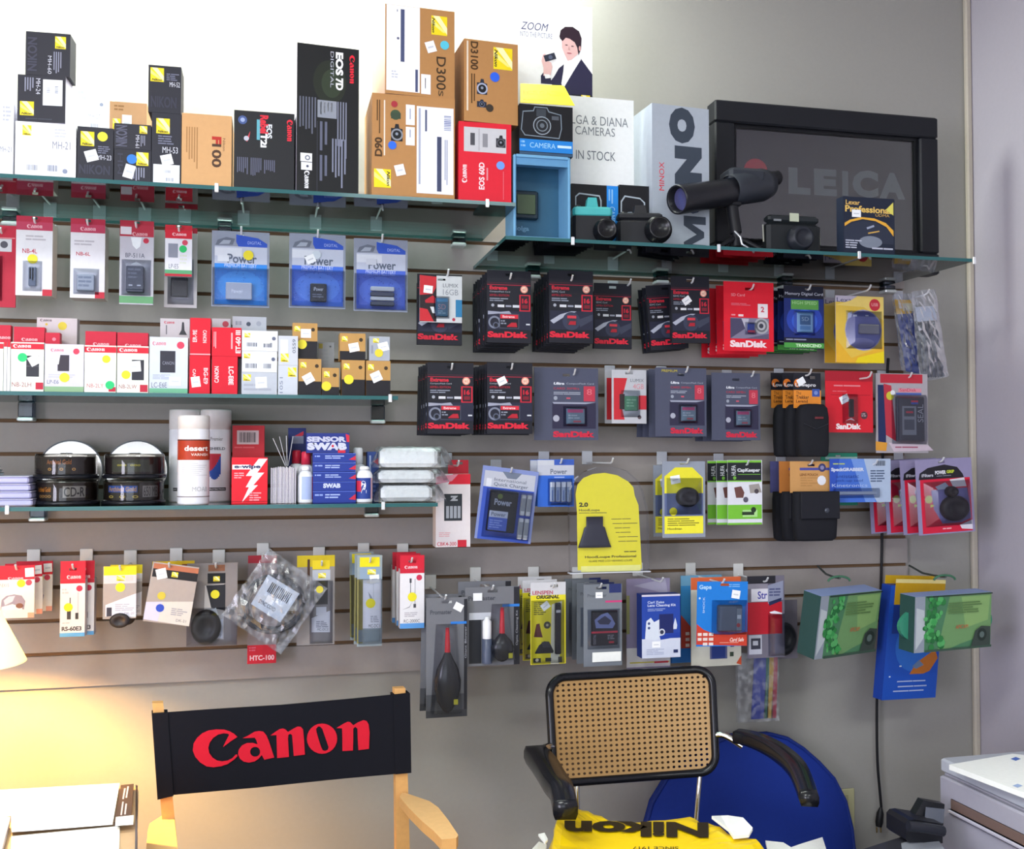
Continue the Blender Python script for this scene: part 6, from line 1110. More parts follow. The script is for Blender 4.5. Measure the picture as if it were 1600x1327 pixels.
g = place('cord_package', 'narrow clear pack with a yellow header right of the large cable bag', 'package', (464, 868, 523, 1008), -.15, .0015, mat('#8E8886', .3), [
    ('r', 464, 868, 523, 886, '#C8B018'), ('r', 480, 874, 484, 920, '#4A3020'), ('r', 488, 876, 515, 890, '#E0C820'), ('r', 488, 891, 516, 907, '#B8BCC4'), ('nik', 497, 896, 509, 904), ('r', 489, 908, 512, 945, '#3A3838'), ('p', [(487, 966), (516, 955), (516, 989), (487, 988)], '#DCDCE0'), ('r', 494, 949, 510, 962, '#D8D8DC'), ('l', 494, 971, 513, 982, 4, '#8A8C98'), ('t', 'MC-DC2', 496, 982, 513, 986, '#6A6C78'), ('bl', 484, 908, 520, 1006, .014, .15)], hole=(503, 882, 14, 3))
g = place('cord_package', 'narrow yellow topped pack with a white slip and yellow dot', 'package', (558, 868, 597, 1010), -.18, .0015, mat('#94A0A4', .25), [
    ('r', 562, 871, 593, 886, '#E8D818'), ('r', 562, 887, 595, 905, '#8CA0B4'), ('nik', 574, 890, 587, 898), ('r', 558, 905, 567, 1005, '#8A8450'), ('r', 567, 906, 595, 982, '#DCDEE4'), ('p', [(575, 925), (579, 930), (583, 937), (578, 936)], '#9AA0A8'), ('r', 583, 912, 584, 950, '#C0C4CC'), ('l', 579, 963, 593, 974, 4, '#9A9CA8'), ('t', 'MC-DC1', 576, 976, 593, 981, '#5A5C68'), ('r', 560, 984, 594, 1003, '#7E8C90'), ('bl', 560, 905, 597, 1007, .02, .15), ('d', 579, 943, 7.5, '#EEE020'), ('s', 585, 905, 15, 5)], hole=(579, 877, 12, 3))
behind(g, 2, .045, 'yellow topped pack behind the one with the white slip', 'packs behind the yellow topped pack', dx=-.004)
g = carton((625, 868, 663, 982), 890, 'tall white cable carton with a cable picture and blue bottom, by the blower packs', [('r', 625, 868, 663, 875, RED), ('can', 632, 884, 652, 889, '#F0C8D0'), ('r', 625, 890, 663, 896, '#C82038'), ('c', 655, 903, 4.5, '#C83050'), ('r', 640, 904, 643, 911, '#3A3A42'), ('r', 641, 911, 642, 928, '#5A5A62'), ('r', 648, 905, 648.8, 950, '#8A8A92'), ('r', 646, 944, 650, 950, '#4A4A52'), ('p', [(644, 940), (640, 948), (628, 953), (640, 949)], '#5A5A62'), ('t', 'RC-2000C', 631, 968, 656, 973, '#6A6870'), ('l', 632, 957, 656, 965, 3, '#B8B4BC'), ('r', 625, 974, 663, 982, '#5A98D8'), ('d', 644, 933, 7, '#E8DC2C')], Y=-.17)
behind(g, 2, .046, 'tall white cable carton behind the one with the blue bottom', 'cartons behind the blue bottomed cable carton', dx=-.003)
for x, y, Y, s in ((24, 883, -.16, 'the far left accessory card'), (113, 882, -.16, 'the carton reading RS-60E3'), (187, 884, -.16, 'the dotted clear bag'), (264, 880, -.16, 'the tilted clear bag'), (337, 880, -.125, 'the shell with the coiled cord'), (410, 866, -.08, 'the red card reading HTC-100'), (503, 877, -.15, 'the narrow pack right of the cable bag'), (579, 872, -.18, 'the yellow topped packs'), (644, 872, -.17, 'the cartons with the cable picture')):
    btag(x, y, Y, s)
# air blowers
def blower_card(bb, Y, label, kit=0):
    x0, y0, x1, y1 = bb; f = Face(bb, Y); t = empty('air_blower_package', label, 'package', f.M, 'grey card air blower packs'); b = MB()
    hx = (x0+x1)/2; h = f.q(hx, y0+7)
    for p, q_ in (((-f.w/2, 0), (f.w/2, h[1]-.003)), ((-f.w/2, h[1]+.003), (f.w/2, f.h)), ((-f.w/2, h[1]-.003), (-.012, h[1]+.003)), ((.012, h[1]-.003), (f.w/2, h[1]+.003))): b.box((p[0], 0, p[1]), (q_[0], .002, q_[1]), '#6E7076')
    if kit: D = [('r', 803, 918, 812, 1040, '#24252C'), ('r', 733, 960, 752, 1036, '#22242A'), ('t', 'Promaster', 732, 931, 774, 938, '#4A4C54', 0, .03), ('r', 733, 957, 767, 968, '#B8BCC4'), ('r', 785, 945, 812, 949, '#2E78CC'), ('t', 'Optic Cleaning Kit', 806, 955, 810, 1010, '#A8AAB4', 90)]
    else: D = [('r', 725, 937, 730, 1121, '#24252C'), ('r', 666, 1110, 730, 1121, '#3A3C42'), ('t', 'Promaster', 672, 953, 706, 960, '#4A4C54', 0, .03), ('r', 704, 972, 729, 976, '#2E78CC'), ('t', 'Giant Blower', 726, 980, 729, 1030, '#A8AAB4', 90), ('p', [(666, 1085), (725, 1085), (725, 1110), (666, 1110)], '#4E5056')]
    f.deco(b, D); b.build('card', t)
    px = x0+(x1-x0)*(.64 if kit else .48); yc = y0+(y1-y0)*(.76 if kit else .70)
    sc = f.w/(x1-x0); bl = 18 if kit else 21; c = f.q(px, yc); Lb = bl*sc*(1.15 if kit else 2.1)
    k = MB(); pr = [(-Lb, .1), (-Lb*.92, .35), (-Lb*.6, .75), (-Lb*.2, .97), (Lb*.1, 1), (Lb*.5, .8), (Lb*.85, .42), (Lb, .28), (Lb*1.08, .2)]
    k.lathe([(a, r*bl*sc) for a, r in pr], (c[0], -.022, c[1]), (0, 0, 1), mat('#20222A', .22), 24)
    # squash depth
    k.v = [(x, -.022+(y+.022)*.6, z) for x, y, z in k.v]; k.build('rubber_bulb', t)
    tp = f.q(px-1, y0+(y1-y0)*(.25 if kit else .24)); bt = c[1]+Lb*1.08
    k = MB(); k.lathe([(0, .0065), ((tp[1]-bt)*.15, .0062), ((tp[1]-bt), .0042), (tp[1]-bt, 0)], (c[0], -.022, bt), (0, 0, 1), mat('#C02232', .35), 14); k.build('red_nozzle', t)
    k = MB(); k.bbox((c[0]+.012, -.036, c[1]-Lb*.7), (c[0]+.022, -.034, c[1]-Lb*.7+.012), '#A8A428', .001); k.build('yellow_tag', t)
    k = MB(); a = f.q(px-bl-3, yc+bl*2.3 if not kit else yc+22); q = f.q(px+bl+4, y0+(y1-y0)*.22); e = .008
    P = [(a[0], -.001, a[1]), (q[0], -.001, a[1]), (q[0]-.012, -.001, q[1]), (a[0]+.012, -.001, q[1])]; Q = [(a[0]+e, -.044, a[1]+e), (q[0]-e, -.044, a[1]+e), (q[0]-.024, -.036, q[1]-e), (a[0]+.024, -.036, q[1]-e)]
    k.add(P+Q, [(4, 5, 6, 7), (0, 1, 5, 4), (1, 2, 6, 5), (2, 3, 7, 6), (3, 0, 4, 7)], CLEAR()); k.build('plastic_blister', t)
    if kit:
        k = MB(); a = f.q(759, 1034); r = 8*sc; top = f.q(759, 962)[1]-a[1]
        k.lathe([(0, r), (top*.52, r), (top*.53, r*.85)], (a[0], -.014, a[1]), (0, 0, 1), mat('#4A5266', .3), 18); k.lathe([(top*.53, r*.85), (top*.9, r*.85), (top*.94, r*.5), (top, r*.4), (top, 0)], (a[0], -.014, a[1]), (0, 0, 1), mat('#DCDEE2', .3), 18); k.build('spray_bottle', t)
    s = MB(); sx, sy = (746, 932) if kit else (716, 949)
    f.lift = .003; f.rect(s, sx-7, sy-6, sx+7, sy+6, '#E8EAEE', 0 if kit else -28); s.build('price_sticker', t)
    return t
bc = blower_card((666, 934, 730, 1121), -.23, 'long grey card with a large black blower, nearest the director chair')
copy_tree(bc, (-.004, .075, -.002), 0, R(1), 'long grey blower card half hidden behind the front one', 'grey card air blower packs')
bk = blower_card((727, 917, 812, 1040), -.21, 'grey cleaning kit card with a spray bottle and small blower', 1)
copy_tree(bk, (-.003, .075, .004), 0, 0, 'grey cleaning kit card set back behind the front kit', 'grey card air blower packs')
lp = place('lens_pen_package', 'yellow lens pen blister reading ORIGINAL with a black pen', 'package', (829, 910, 884, 1038), -.19, .002, '#C8C8CC', [
    ('r', 829, 930, 884, 1038, '#DCD02C'), ('p', [(862, 945), (878, 940), (874, 1038), (860, 1038)], '#D8D6C0'), ('t', 'LENSPEN', 832, 923, 864, 929, '#B05060', 0, .03), ('t', 'ORIGINAL', 838, 930, 874, 936, '#3A3A28', 0, .05, .2), ('l', 834, 941, 854, 962, 7, '#6A6630'), ('c', 855, 977, 5.5, '#4A4A40'), ('c', 855, 977, 2, '#B0A890'), ('p', [(838, 975), (843, 974), (845, 985), (848, 996), (834, 995)], '#5A2A2C'), ('p', [(836, 1019), (842, 1008), (850, 1002), (858, 1003), (865, 1018), (864, 1021), (836, 1021)], '#26262C'), ('p', [(846, 1003), (858, 1003), (860, 1012), (848, 1012)], '#3C3C46'), ('r', 833, 1028, 845, 1035, '#3A3A34'), ('c', 839, 1031, 2.5, '#C8C0A0'), ('r', 852, 1028, 861, 1034, '#3A3A34'), ('r', 872, 1027, 878, 1036, '#4A4A40'),
    ('bl', 830, 938, 882, 1037, .016, .12), ('o', 'lens_pen', 866, 942, 875, 1022, .009, '#24242A', [('r', 867, 953, 874, 957, '#B8BAC0')]), ('s', 852, 947, 13, 35)], hole=(866, 916, 12, 4))
behind(lp, 2, .06, 'yellow lens pen blister behind the one with the tilted sticker', 'lens pen blisters set back', dx=-.002)
gc = place('filter_package', 'grey blister with a black and red filter card and a white label', 'package', (912, 913, 972, 1041), -.19, .002, mat('#767C84', .3), [
    ('r', 952, 913, 971, 927, '#2A3468'), ('t', 'Promaster', 918, 928, 948, 933, '#5A5E66', 0, .02), ('r', 946, 939, 972, 942, '#C84078'), ('bl', 918, 952, 968, 1014, .014, .1), ('o', 'filter_case', 923, 954, 964, 1008, .004, '#26262C', [('p', [(928, 968), (938, 960), (948, 957), (954, 963), (960, 975), (956, 982), (930, 981)], '#7A86B8'), ('p', [(932, 970), (944, 962), (954, 970), (950, 976), (936, 975)], '#3A3E58'), ('r', 923, 986, 964, 989, '#C83A4C'), ('t', 'DIGITAL', 926, 991, 930, 1006, '#8A8A92', 90), ('l', 948, 992, 962, 1000, 3, '#8A8A92'), ('r', 950, 1002, 958, 1005, '#B83040')]), ('o', 'white_label', 925, 1019, 970, 1034, .001, '#F2F4EE'), ('s', 936, 930, 11, 0)], hole=(940, 919, 16, 4), group='grey filter blisters')
behind(gc, 3, .045, 'grey filter blister behind the one with the white label', 'grey filter blisters set back', dx=-.002)
place('cleaning_kit_package', 'lavender blister with a white card showing behind the blue lens kit', 'package', (979, 904, 1047, 1044), -.11, .002, mat('#9088A4', .3), [('r', 979, 1012, 1047, 1042, '#D8D6D8'), ('r', 984, 1034, 1046, 1036, '#C8BC48'), ('r', 1022, 1034, 1044, 1037, '#C03A44'), ('r', 979, 930, 984, 990, '#8A8A5C'), ('p', [(990, 915), (1040, 905), (1044, 930), (1010, 920)], '#A8A4B8')], hole=(1036, 910, .5, .5))
place('cleaning_kit_package', 'blue and white box reading Lens Cleaning Kit', 'package', (1003, 929, 1063, 1028), -.19, .035, '#2444A0', [
    ('r', 1003, 929, 1063, 932, '#D0CCDC'), ('t', 'Carl Zeiss', 1012, 939, 1038, 943, '#B8C4E4', 0, .03), ('t', 'Lens Cleaning Kit', 1012, 944, 1056, 949, '#C8D0E8', 0, .03), ('l', 1012, 951, 1050, 956, 2, '#8C9CCC'), ('r', 1003, 998, 1063, 1028, '#CCD2E2'), ('p', [(1008, 995), (1010, 970), (1017, 965), (1022, 972), (1030, 968), (1034, 985), (1036, 998), (1022, 1000), (1008, 998)], '#D4DCE8'), ('c', 1014, 974, 2, '#3A4A80'), ('c', 1014, 981, 2, '#3A4A80'), ('r', 1030, 960, 1052, 990, '#1C2660'), ('c', 1034, 988, 5, '#C8CCD8'), ('c', 1034, 988, 3, '#2A3048'), ('p', [(1052, 978), (1055, 966), (1058, 978), (1057, 984), (1052, 984)], '#D0D8E8'), ('p', [(1030, 994), (1062, 989), (1062, 996), (1032, 1000)], '#1E3C9C'), ('r', 1052, 1016, 1059, 1021, '#24305C'), ('l', 1010, 1014, 1040, 1024, 4, '#A8B0C8'), ('s', 1025, 1007, 13, 0, .75)], side='#203478')
place('card_safe_package', 'bright blue and red card reading Card Safe', 'package', (1089, 909, 1168, 1010), -.20, .0015, '#1F7CD4', [
    ('p', [(1089, 975), (1100, 984), (1118, 991), (1140, 992), (1168, 988), (1168, 1010), (1089, 1007)], '#C8402C'), ('t', 'Gepe', 1092, 914, 1111, 923, '#A8D0F4', 0, .04), ('l', 1138, 913, 1163, 919, 2, '#7AB4EC'), ('c', 1093, 935, 1.5, '#C8E0F8'), ('t', 'SHOCK', 1098, 933, 1101, 958, '#C8E0F8', 90), ('t', 'Card Safe', 1141, 997, 1163, 1003, '#F0D0C8', 0, .03, .3), ('l', 1125, 1004, 1165, 1006, 1, '#E8A898')]+
    [('r', 1091+i*9-(i > 0), 989+j*7.5, 1097+i*9, 993.5+j*7.5, '#E8D8D0') for i in range(3) for j in range(3) if not (i == 0 and j == 2)]+
    [('bl', 1112, 938, 1167, 992, .02, .15), ('o', 'card_case', 1119, 945, 1156, 986, .012, '#4E5A6C', [('r', 1121, 947, 1146, 984, '#5E6A7C'), ('r', 1147, 950, 1155, 984, '#7C8894'), ('r', 1148, 960, 1154, 966, '#C8D0D8'), ('c', 1150, 976, 3, '#A8343C')]), ('s', 1149, 929, 13, -8, 1)], hole=(1132, 914, 14, 4), tilt=1.5)
place('card_safe_package', 'white card with orange corners and a blue case behind the bright blue card', 'package', (1080, 902, 1158, 1041), -.13, .0015, '#CFCDBE', [('r', 1080, 902, 1158, 921, '#D8663A'), ('r', 1109, 1008, 1136, 1030, '#5A6088'), ('r', 1112, 1008, 1133, 1029, '#263A7C'), ('r', 1140, 1020, 1146, 1027, '#3A4A3A'), ('r', 1141, 1007, 1147, 1012, '#3A3A38'), ('p', [(1150, 1038), (1158, 1026), (1158, 1041)], '#C8502C')], hole=(1136, 908, 12, 4))
place('card_safe_package', 'pale blue and red card at the back left of the bright blue card', 'package', (1064, 899, 1128, 1012), -.06, .0015, '#3A88C0', [('r', 1064, 899, 1128, 915, '#6EA4C4'), ('p', [(1064, 960), (1080, 980), (1100, 990), (1100, 1012), (1064, 1012)], '#B84434')]+[('r', 1071, 987+j*9, 1077, 992+j*9, '#D8C8C0') for j in range(3)], hole=(1118, 905, 8, 4))
place('strap_package', 'blue card showing low between the white kit box and the bright blue card', 'package', (1048, 930, 1079, 1036), -.045, .0015, '#1E5CA8', [('p', [(1050, 1015), (1079, 1005), (1079, 1036), (1050, 1036)], '#2E78C8')], hole=(1060, 934, .5, .5))
place('strap_package', 'red and white strap card in a clear sleeve reading Strap', 'package', (1168, 900, 1226, 1028), -.15, .0015, mat('#6E6A78', .25), [
    ('r', 1168, 900, 1212, 912, '#26262E'), ('r', 1168, 912, 1200, 920, '#8A8694'), ('r', 1174, 920, 1200, 940, '#D8D6E0'), ('t', 'Str', 1184, 924, 1199, 936, '#4A48A0', 0, .02), ('r', 1168, 941, 1222, 991, '#B81E2E'), ('r', 1170, 992, 1190, 1022, '#B8BAC6'), ('r', 1173, 997, 1188, 1014, '#3A3A48'), ('r', 1176, 1001, 1184, 1008, '#B8BAC6'), ('p', [(1200, 915), (1224, 908), (1224, 938), (1200, 944)], '#8A90A8'), ('l', 1202, 920, 1222, 934, 3, '#4A5078'), ('p', [(1201, 941), (1221, 935), (1221, 940), (1202, 947)], '#242C50'), ('p', [(1202, 957), (1210, 955), (1222, 959), (1222, 961), (1204, 959)], '#E8E8F0'), ('bl', 1200, 960, 1226, 1026, .018, .2)], hole=(1200, 907, .5, .5), tilt=0)
place('lens_cap_package', 'round black strap coil in clear wrap beside the large green box', 'package', (1197, 938, 1246, 1030), -.10, .0015, mat('#6A6670', .25), [('o', 'coiled_cord', 1203, 972, 1242, 1024, .012, '#22242A'), ('l', 1224, 975, 1234, 985, 1, '#C8CCD4'), ('r', 1212, 1000, 1222, 1008, '#A8ACB4')], hole=(1225, 943, .5, .5))
f = Face((1152, 1020, 1216, 1128), -.12); t = empty('strap_bag', 'clear sleeve with rainbow striped strap hanging lowest of all', 'strap', f.M)
b = MB()
for a_, c_, e_ in ((1176, 1195, '#2038A0'), (1195, 1200, '#1E6A58'), (1200, 1207, '#C8A038'), (1207, 1213, '#B03048')):
    P = [f.q(a_+dx, y) for dx, y in ((3, 1020), (2, 1060), (0, 1090), (-2, 1124))]; Q = [f.q(c_+dx, y) for dx, y in ((3, 1020), (2, 1060), (1, 1090), (0, 1124))]
    b.add([(x, .001, z) for x, z in P]+[(x, .001, z) for x, z in Q], [(i, i+4, i+5, i+1) for i in range(3)], mat(e_, .8)); b.add([(x, .004, z) for x, z in P]+[(x, .004, z) for x, z in Q], [(i, i+1, i+5, i+4) for i in range(3)], mat(e_, .8))
b.build('striped_strap', t); b = MB(); rnd = random.Random(5)
b.grid(lambda u, v: ((u-.5)*f.w, -.003-rnd.uniform(0, .002), v*f.h), 8, 14, BAG(), True); b.grid(lambda u, v: ((u-.5)*f.w, .007, v*f.h), 2, 2, BAG(), True); b.build('clear_sleeve', t)
# green boxes hung by cords
def green_box(bb, Y, T, yaw, pitch, tilt, label, seed, back=None):
    x0, y0, x1, y1 = bb; W = x1-x0; H = y1-y0; X = lambda u: x0+u*W; Z = lambda v: y0+v*H; rnd = random.Random(seed)
    D = [('r', x0, y0, x1, y1, '#4A7A58'), ('p', [(X(.45), Z(0)), (X(1), Z(0)), (X(1), Z(.75)), (X(.6), Z(.9)), (X(.4), Z(1)), (X(.3), Z(1))], '#6C9460'), ('p', [(X(.6), Z(.05)), (X(.98), Z(.05)), (X(.96), Z(.5)), (X(.66), Z(.62))], '#84A868'), ('r', X(0), Z(0), X(.13), Z(1), '#8C94A0'), ('p', [(X(.02), Z(.2)), (X(.12), Z(.25)), (X(.14), Z(.7)), (X(.02), Z(.95))], '#B4BCC0')]
    for i in range(60):
        v = rnd.random(); u = .24+.05*math.sin(v*7+1)+rnd.uniform(-.09, .09)
        D.append(('p', _el(X(u), Z(.04+v*.92), W*rnd.uniform(.02, .045), H*rnd.uniform(.03, .07), 7), rnd.choice(['#2E7A3E', '#3E9A50', '#256A38', '#54A860'])))
    D += [('l', X(.42), Z(.14), X(.88), Z(.36), 5, '#5A7A48'), ('p', [(X(.72), Z(1)), (X(.78), Z(.68)), (X(.86), Z(.6)), (X(.98), Z(.62)), (X(.98), Z(1))], '#39443E'), ('c', X(.87), Z(.76), H*.1, '#24302A'), ('c', X(.87), Z(.76), H*.05, '#5A6A66'), ('t', 'APICAM', X(.52), Z(.55), X(.68), Z(.62), '#C05038', 0, .03), ('r', X(.13), Z(0), X(1), Z(.02), '#24302C'), ('r', X(.13), Z(.96), X(1), Z(1), '#3A5244')]
    return place('lens_cloth_box', label, 'box', bb, Y, T, '#3A5A50', D, yaw=yaw, pitch=pitch, tilt=tilt, side='#2C4A48', group='green printed boxes hung near the right wall')
gb1 = green_box((1267, 926, 1384, 1026), -.24, .055, 18, 9, 0, 'green printed box turned to show its dark left end', 1)
gb2 = green_box((1422, 929, 1557, 1016), -.30, .05, 9, 3, 0, 'green printed box reaching across the corner by the right wall', 2)
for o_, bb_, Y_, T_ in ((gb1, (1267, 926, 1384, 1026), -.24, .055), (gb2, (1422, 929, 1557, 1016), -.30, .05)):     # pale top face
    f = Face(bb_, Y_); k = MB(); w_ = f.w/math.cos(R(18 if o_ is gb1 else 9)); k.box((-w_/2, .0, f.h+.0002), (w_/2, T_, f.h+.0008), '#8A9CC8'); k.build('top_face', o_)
def hang_cord(x, y, Y, top, label):
    p = U(x, y, Y); q = U(top[0], top[1], -.006); t = empty('cord_hanger', label, 'hanger', (p.x, p.y, p.z))
    b = MB(); m = mat('#3A4440', .5); v = q-p; b.tube([v, v*.6+Vector((0, 0, -.004)), v*.25+Vector((0, 0, .004)), Vector((0, -.004, .012))], .0028, m, 8); b.build('hook_arm', t)
    b = MB(); b.tube([Vector((.03*math.cos(a), 0, .004+.012*math.sin(a))) for a in [math.pi*i/10 for i in range(11)]], .0028, mat('#3C6A50', .4), 8); b.build('carry_handle', t)
hang_cord(1311, 911, -.22, (1278, 885), 'dark wire hook holding the turned green box')
hang_cord(1476, 909, -.27, (1421, 884), 'dark wire hook holding the green box by the corner')
k = MB()
for s_, bx in ((-1, gb2),):
    w2 = (U(1557, 970, -.3)-U(1422, 970, -.3)).length/2; h2 = .062
    k = MB(); vs = []
    for y_ in (.02, .03):
        vs += [((w2+.0)*0+math.cos(a)*(w2+.028), y_, h2+.0+math.sin(a)*.058) for a in [2*math.pi*i/40 for i in range(40)]]
    k.add(vs, [tuple(range(40)), tuple(range(79, 39, -1))]+[(i, i+40, (i+1) % 40+40, (i+1) % 40) for i in range(40)], mat('#3C8A70', .2)); k.build('oval_window', bx)
bagb = place('gift_bag', 'blue and yellow printed bag hanging behind the green box by the corner', 'bag', (1377, 915, 1478, 1093), -.16, .030, '#1E52B8', [
    ('r', 1385, 905, 1480, 945, '#C89C18'), ('r', 1385, 905, 1480, 911, '#E8D890'), ('r', 1385, 945, 1480, 990, '#1C3A8C'), ('p', _el(1430, 1010, 36, 40), '#2C6CC8'), ('p', [(1424, 1054), (1436, 1036), (1456, 1024), (1470, 1016), (1476, 1030), (1462, 1050), (1450, 1054)], '#C07028'), ('p', [(1428, 1042), (1440, 1032), (1450, 1040), (1436, 1046)], '#6A80A0'), ('l', 1402, 1064, 1470, 1068, 1, '#A8B8E0'), ('l', 1404, 1072, 1466, 1076, 1, '#A8B8E0'), ('l', 1396, 1079, 1470, 1083, 1, '#A8B8E0'), ('r', 1404, 1040, 1408, 1042, '#D0E0F0'), ('r', 1386, 1056, 1389, 1058, '#D0E0F0')], tilt=4, yaw=14, pitch=3, side='#1A3C94')
k = MB(); f = Face((1385, 915, 1480, 1093), -.16); k.box((-f.w/2, .027, f.h+.0005), (f.w/2, .0282, f.h+.022), '#C8A01C'); k.build('top_flap', bagb)
k = MB(); k.box((-f.w/2-.0012, .006, .06), (-f.w/2-.0006, .03, .15), '#A8A8A4'); k.build('barcode_panel', bagb)
for x, y, Y, s in ((697, 930, -.23, 'the long grey blower cards'), (771, 915, -.21, 'the grey cleaning kits'), (866, 912, -.19, 'the lens pen blisters'), (940, 912, -.19, 'the grey filter blisters'), (1036, 903, -.17, 'the blue lens kit'), (1132, 905, -.2, 'the bright blue card'), (1200, 903, -.16, 'the strap card in its sleeve')):
    btag(x, y, Y, s)
# ================================================================ furniture and the lower part of the picture
def sweep(mb, pts, w, t, m, side=None):
    """rectangular bar (w wide along side vector, t thick) along pts, top surface on the points"""
    P = [Vector(p) for p in pts]; n = len(P); vs = []
    for i, p in enumerate(P):
        d = (P[min(i+1, n-1)]-P[max(i-1, 0)]).normalized(); s = Vector(side) if side else Vector((-d.y, d.x, 0)).normalized()
        if side is None and s.length < .1: s = Vector((1, 0, 0))
        u = s.cross(d); u.normalize()
        if u.z < 0: u = -u
        ww = w[i] if isinstance(w, list) else w; c = t*.3
        for a, b in ((-.5, -.3), (-.42, 0), (.42, 0), (.5, -.3), (.5, -.7), (.42, -1), (-.42, -1), (-.5, -.7)): vs.append(p+s*(a*ww)+u*(b*t))
    fs = [(i*8+j, i*8+(j+1) % 8, i*8+8+(j+1) % 8, i*8+8+j) for i in range(n-1) for j in range(8)]+[tuple(range(7, -1, -1)), tuple(range(n*8-8, n*8))]
    mb.add(vs, fs, m, True)
def smooth(pts, n=6):
    P = [Vector(p) for p in pts]; out = []
    for i in range(len(P)-1):
        a, b, c, d = P[max(i-1, 0)], P[i], P[i+1], P[min(i+2, len(P)-1)]
        for k in range(n):
            t = k/n; out.append(.5*((2*b)+(c-a)*t+(2*a-5*b+4*c-d)*t*t+(3*b-a-3*c+d)*t**3))
    out.append(P[-1]); return out
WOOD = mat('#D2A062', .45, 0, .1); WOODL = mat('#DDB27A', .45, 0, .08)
# ---- director's chair
def director():
    a = U(246, 1107, -.44); b = U(626, 1080, -.385); xh = (b-a); xh.z = 0; xh.normalize(); fw = Vector((xh.y, -xh.x, 0))
    if fw.y > 0: fw = -fw
    o = Vector(((a.x+b.x)/2, (a.y+b.y)/2, 0)); t = empty('director_chair', 'wooden director chair with a black canvas back lettered in red', 'chair', o)
    nrm = fw
    Q = lambda x, y, d=0: UP3(x, y, a+nrm*d, nrm)-o
    cv = mat('#12131B', .9, 0, .08, 'p', .2)
    mb = MB()   # back canvas, slightly sagging and wavy along its edges
    T = [(237, 1115), (340, 1108), (440, 1102), (540, 1093), (640, 1083)]; B = [(246, 1249), (270, 1243), (400, 1232), (540, 1217), (642, 1207)]
    def lerp(P, u):
        k = u*(len(P)-1); i = min(int(k), len(P)-2); f_ = k-i; return P[i][0]+(P[i+1][0]-P[i][0])*f_, P[i][1]+(P[i+1][1]-P[i][1])*f_
    def fn(dy):
        def g(u, v):
            p, q = lerp(T, u), lerp(B, u); s = Q(p[0]+(q[0]-p[0])*v, p[1]+(q[1]-p[1])*v); return s+nrm*(dy-.006*math.sin(math.pi*u)*(.4+.6*v))
        return g
    mb.grid(fn(.003), 24, 6, cv); mb.grid(fn(-.001), 24, 6, cv)
    # sleeve wrapped round each post
    for x0, x1, y0, y1, xb0, xb1, yb0, yb1 in ((237, 262, 1115, 1113.5, 246, 271, 1249, 1243), (614, 640, 1086, 1083, 617, 642, 1209.5, 1207)):
        P = [Q(x0, y0), Q(x1, y1), Q(xb1, yb1), Q(xb0, yb0)]; mb.prism([p+nrm*.0045 for p in P], nrm*-.030, cv)
    mb.build('back_canvas', t)
    lg = MB(); rd = mat('#C8142C', .8, 0, .06)
    for polys in LOGO_PX:
        vs, fs = tess(polys); lg.add([Q(x, y, .0055-.0045*math.sin(math.pi*min(1, max(0, (x-237)/403))))+Vector((0, 0, 0)) for x, y in vs], fs, rd)
    lg.build('red_lettering', t)
    za = UZ(630, 1243, .7); za = U(630, 1243, -.40).z
    zs = .43
    for P0, P1, P2, P3 in (((238, 1100), (255, 1099.5), (278, 1330), (257, 1330)), ((617, 1077), (634, 1076), (641, 1330), (620, 1330))):
        A_, B_, C_, D_ = [Q(*p) for p in (P0, P1, P2, P3)]
        ext = (D_-A_); k = (A_.z-zs)/(A_.z-D_.z); D2 = A_+ext*k; C2 = B_+(C_-B_)*k
        p = MB(); p.prism([v-nrm*.0035 for v in (A_, B_, C2, D2)], nrm*-.02, WOOD); p.build('back_post', t)
    # arms: top outlines traced, lying at elbow height
    def arm(pts, nm):
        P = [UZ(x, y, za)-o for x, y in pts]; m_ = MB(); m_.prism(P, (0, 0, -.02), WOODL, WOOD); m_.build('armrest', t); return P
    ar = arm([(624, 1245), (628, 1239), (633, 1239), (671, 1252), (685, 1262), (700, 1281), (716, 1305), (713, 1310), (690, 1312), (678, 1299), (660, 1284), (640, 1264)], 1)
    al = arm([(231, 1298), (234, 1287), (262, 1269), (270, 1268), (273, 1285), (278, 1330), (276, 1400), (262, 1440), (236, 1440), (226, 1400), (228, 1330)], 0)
    # front posts, seat rails, seat canvas, crossed legs and floor rails
    rb = Q(630, 1300); rb.z = 0; lb = Q(262, 1300); lb.z = 0
    rf = rb+fw*.36+xh*.03; lf = lb+fw*.36-xh*.01
    def bar(p, q, r_, nm, m=WOOD):
        k = MB(); k.tube([p, q], r_*1.2, m, 4); k.build(nm, t)
    Z = lambda v, z: Vector((v.x, v.y, z))
    for f_, b_ in ((rf, rb), (lf, lb)):
        bar(Z(f_, .40), Z(f_, za-.021), .013, 'front_post'); bar(Z(b_, .43), Z(f_, .43), .015, 'seat_rail'); bar(Z(b_, .02)-fw*.03, Z(f_, .02)+fw*.03, .015, 'floor_rail')
    k = MB(); k.add([Z(lb, .445), Z(rb, .445), Z(rf, .445), Z(lf, .445)]+[Z(lb, .441), Z(rb, .441), Z(rf, .441), Z(lf, .441)], [(0, 1, 2, 3), (7, 6, 5, 4), (0, 4, 5, 1), (1, 5, 6, 2), (2, 6, 7, 3), (3, 7, 4, 0)], cv); k.build('seat_canvas', t)
    for p, q in ((lf, rf), (rf, lf), (lb, rb), (rb, lb)):
        s_ = fw*(.012 if p in (lf, lb) else -.012); bar(Z(p, .035)+s_, Z(q, .42)+s_, .012, 'crossed_leg')
director()
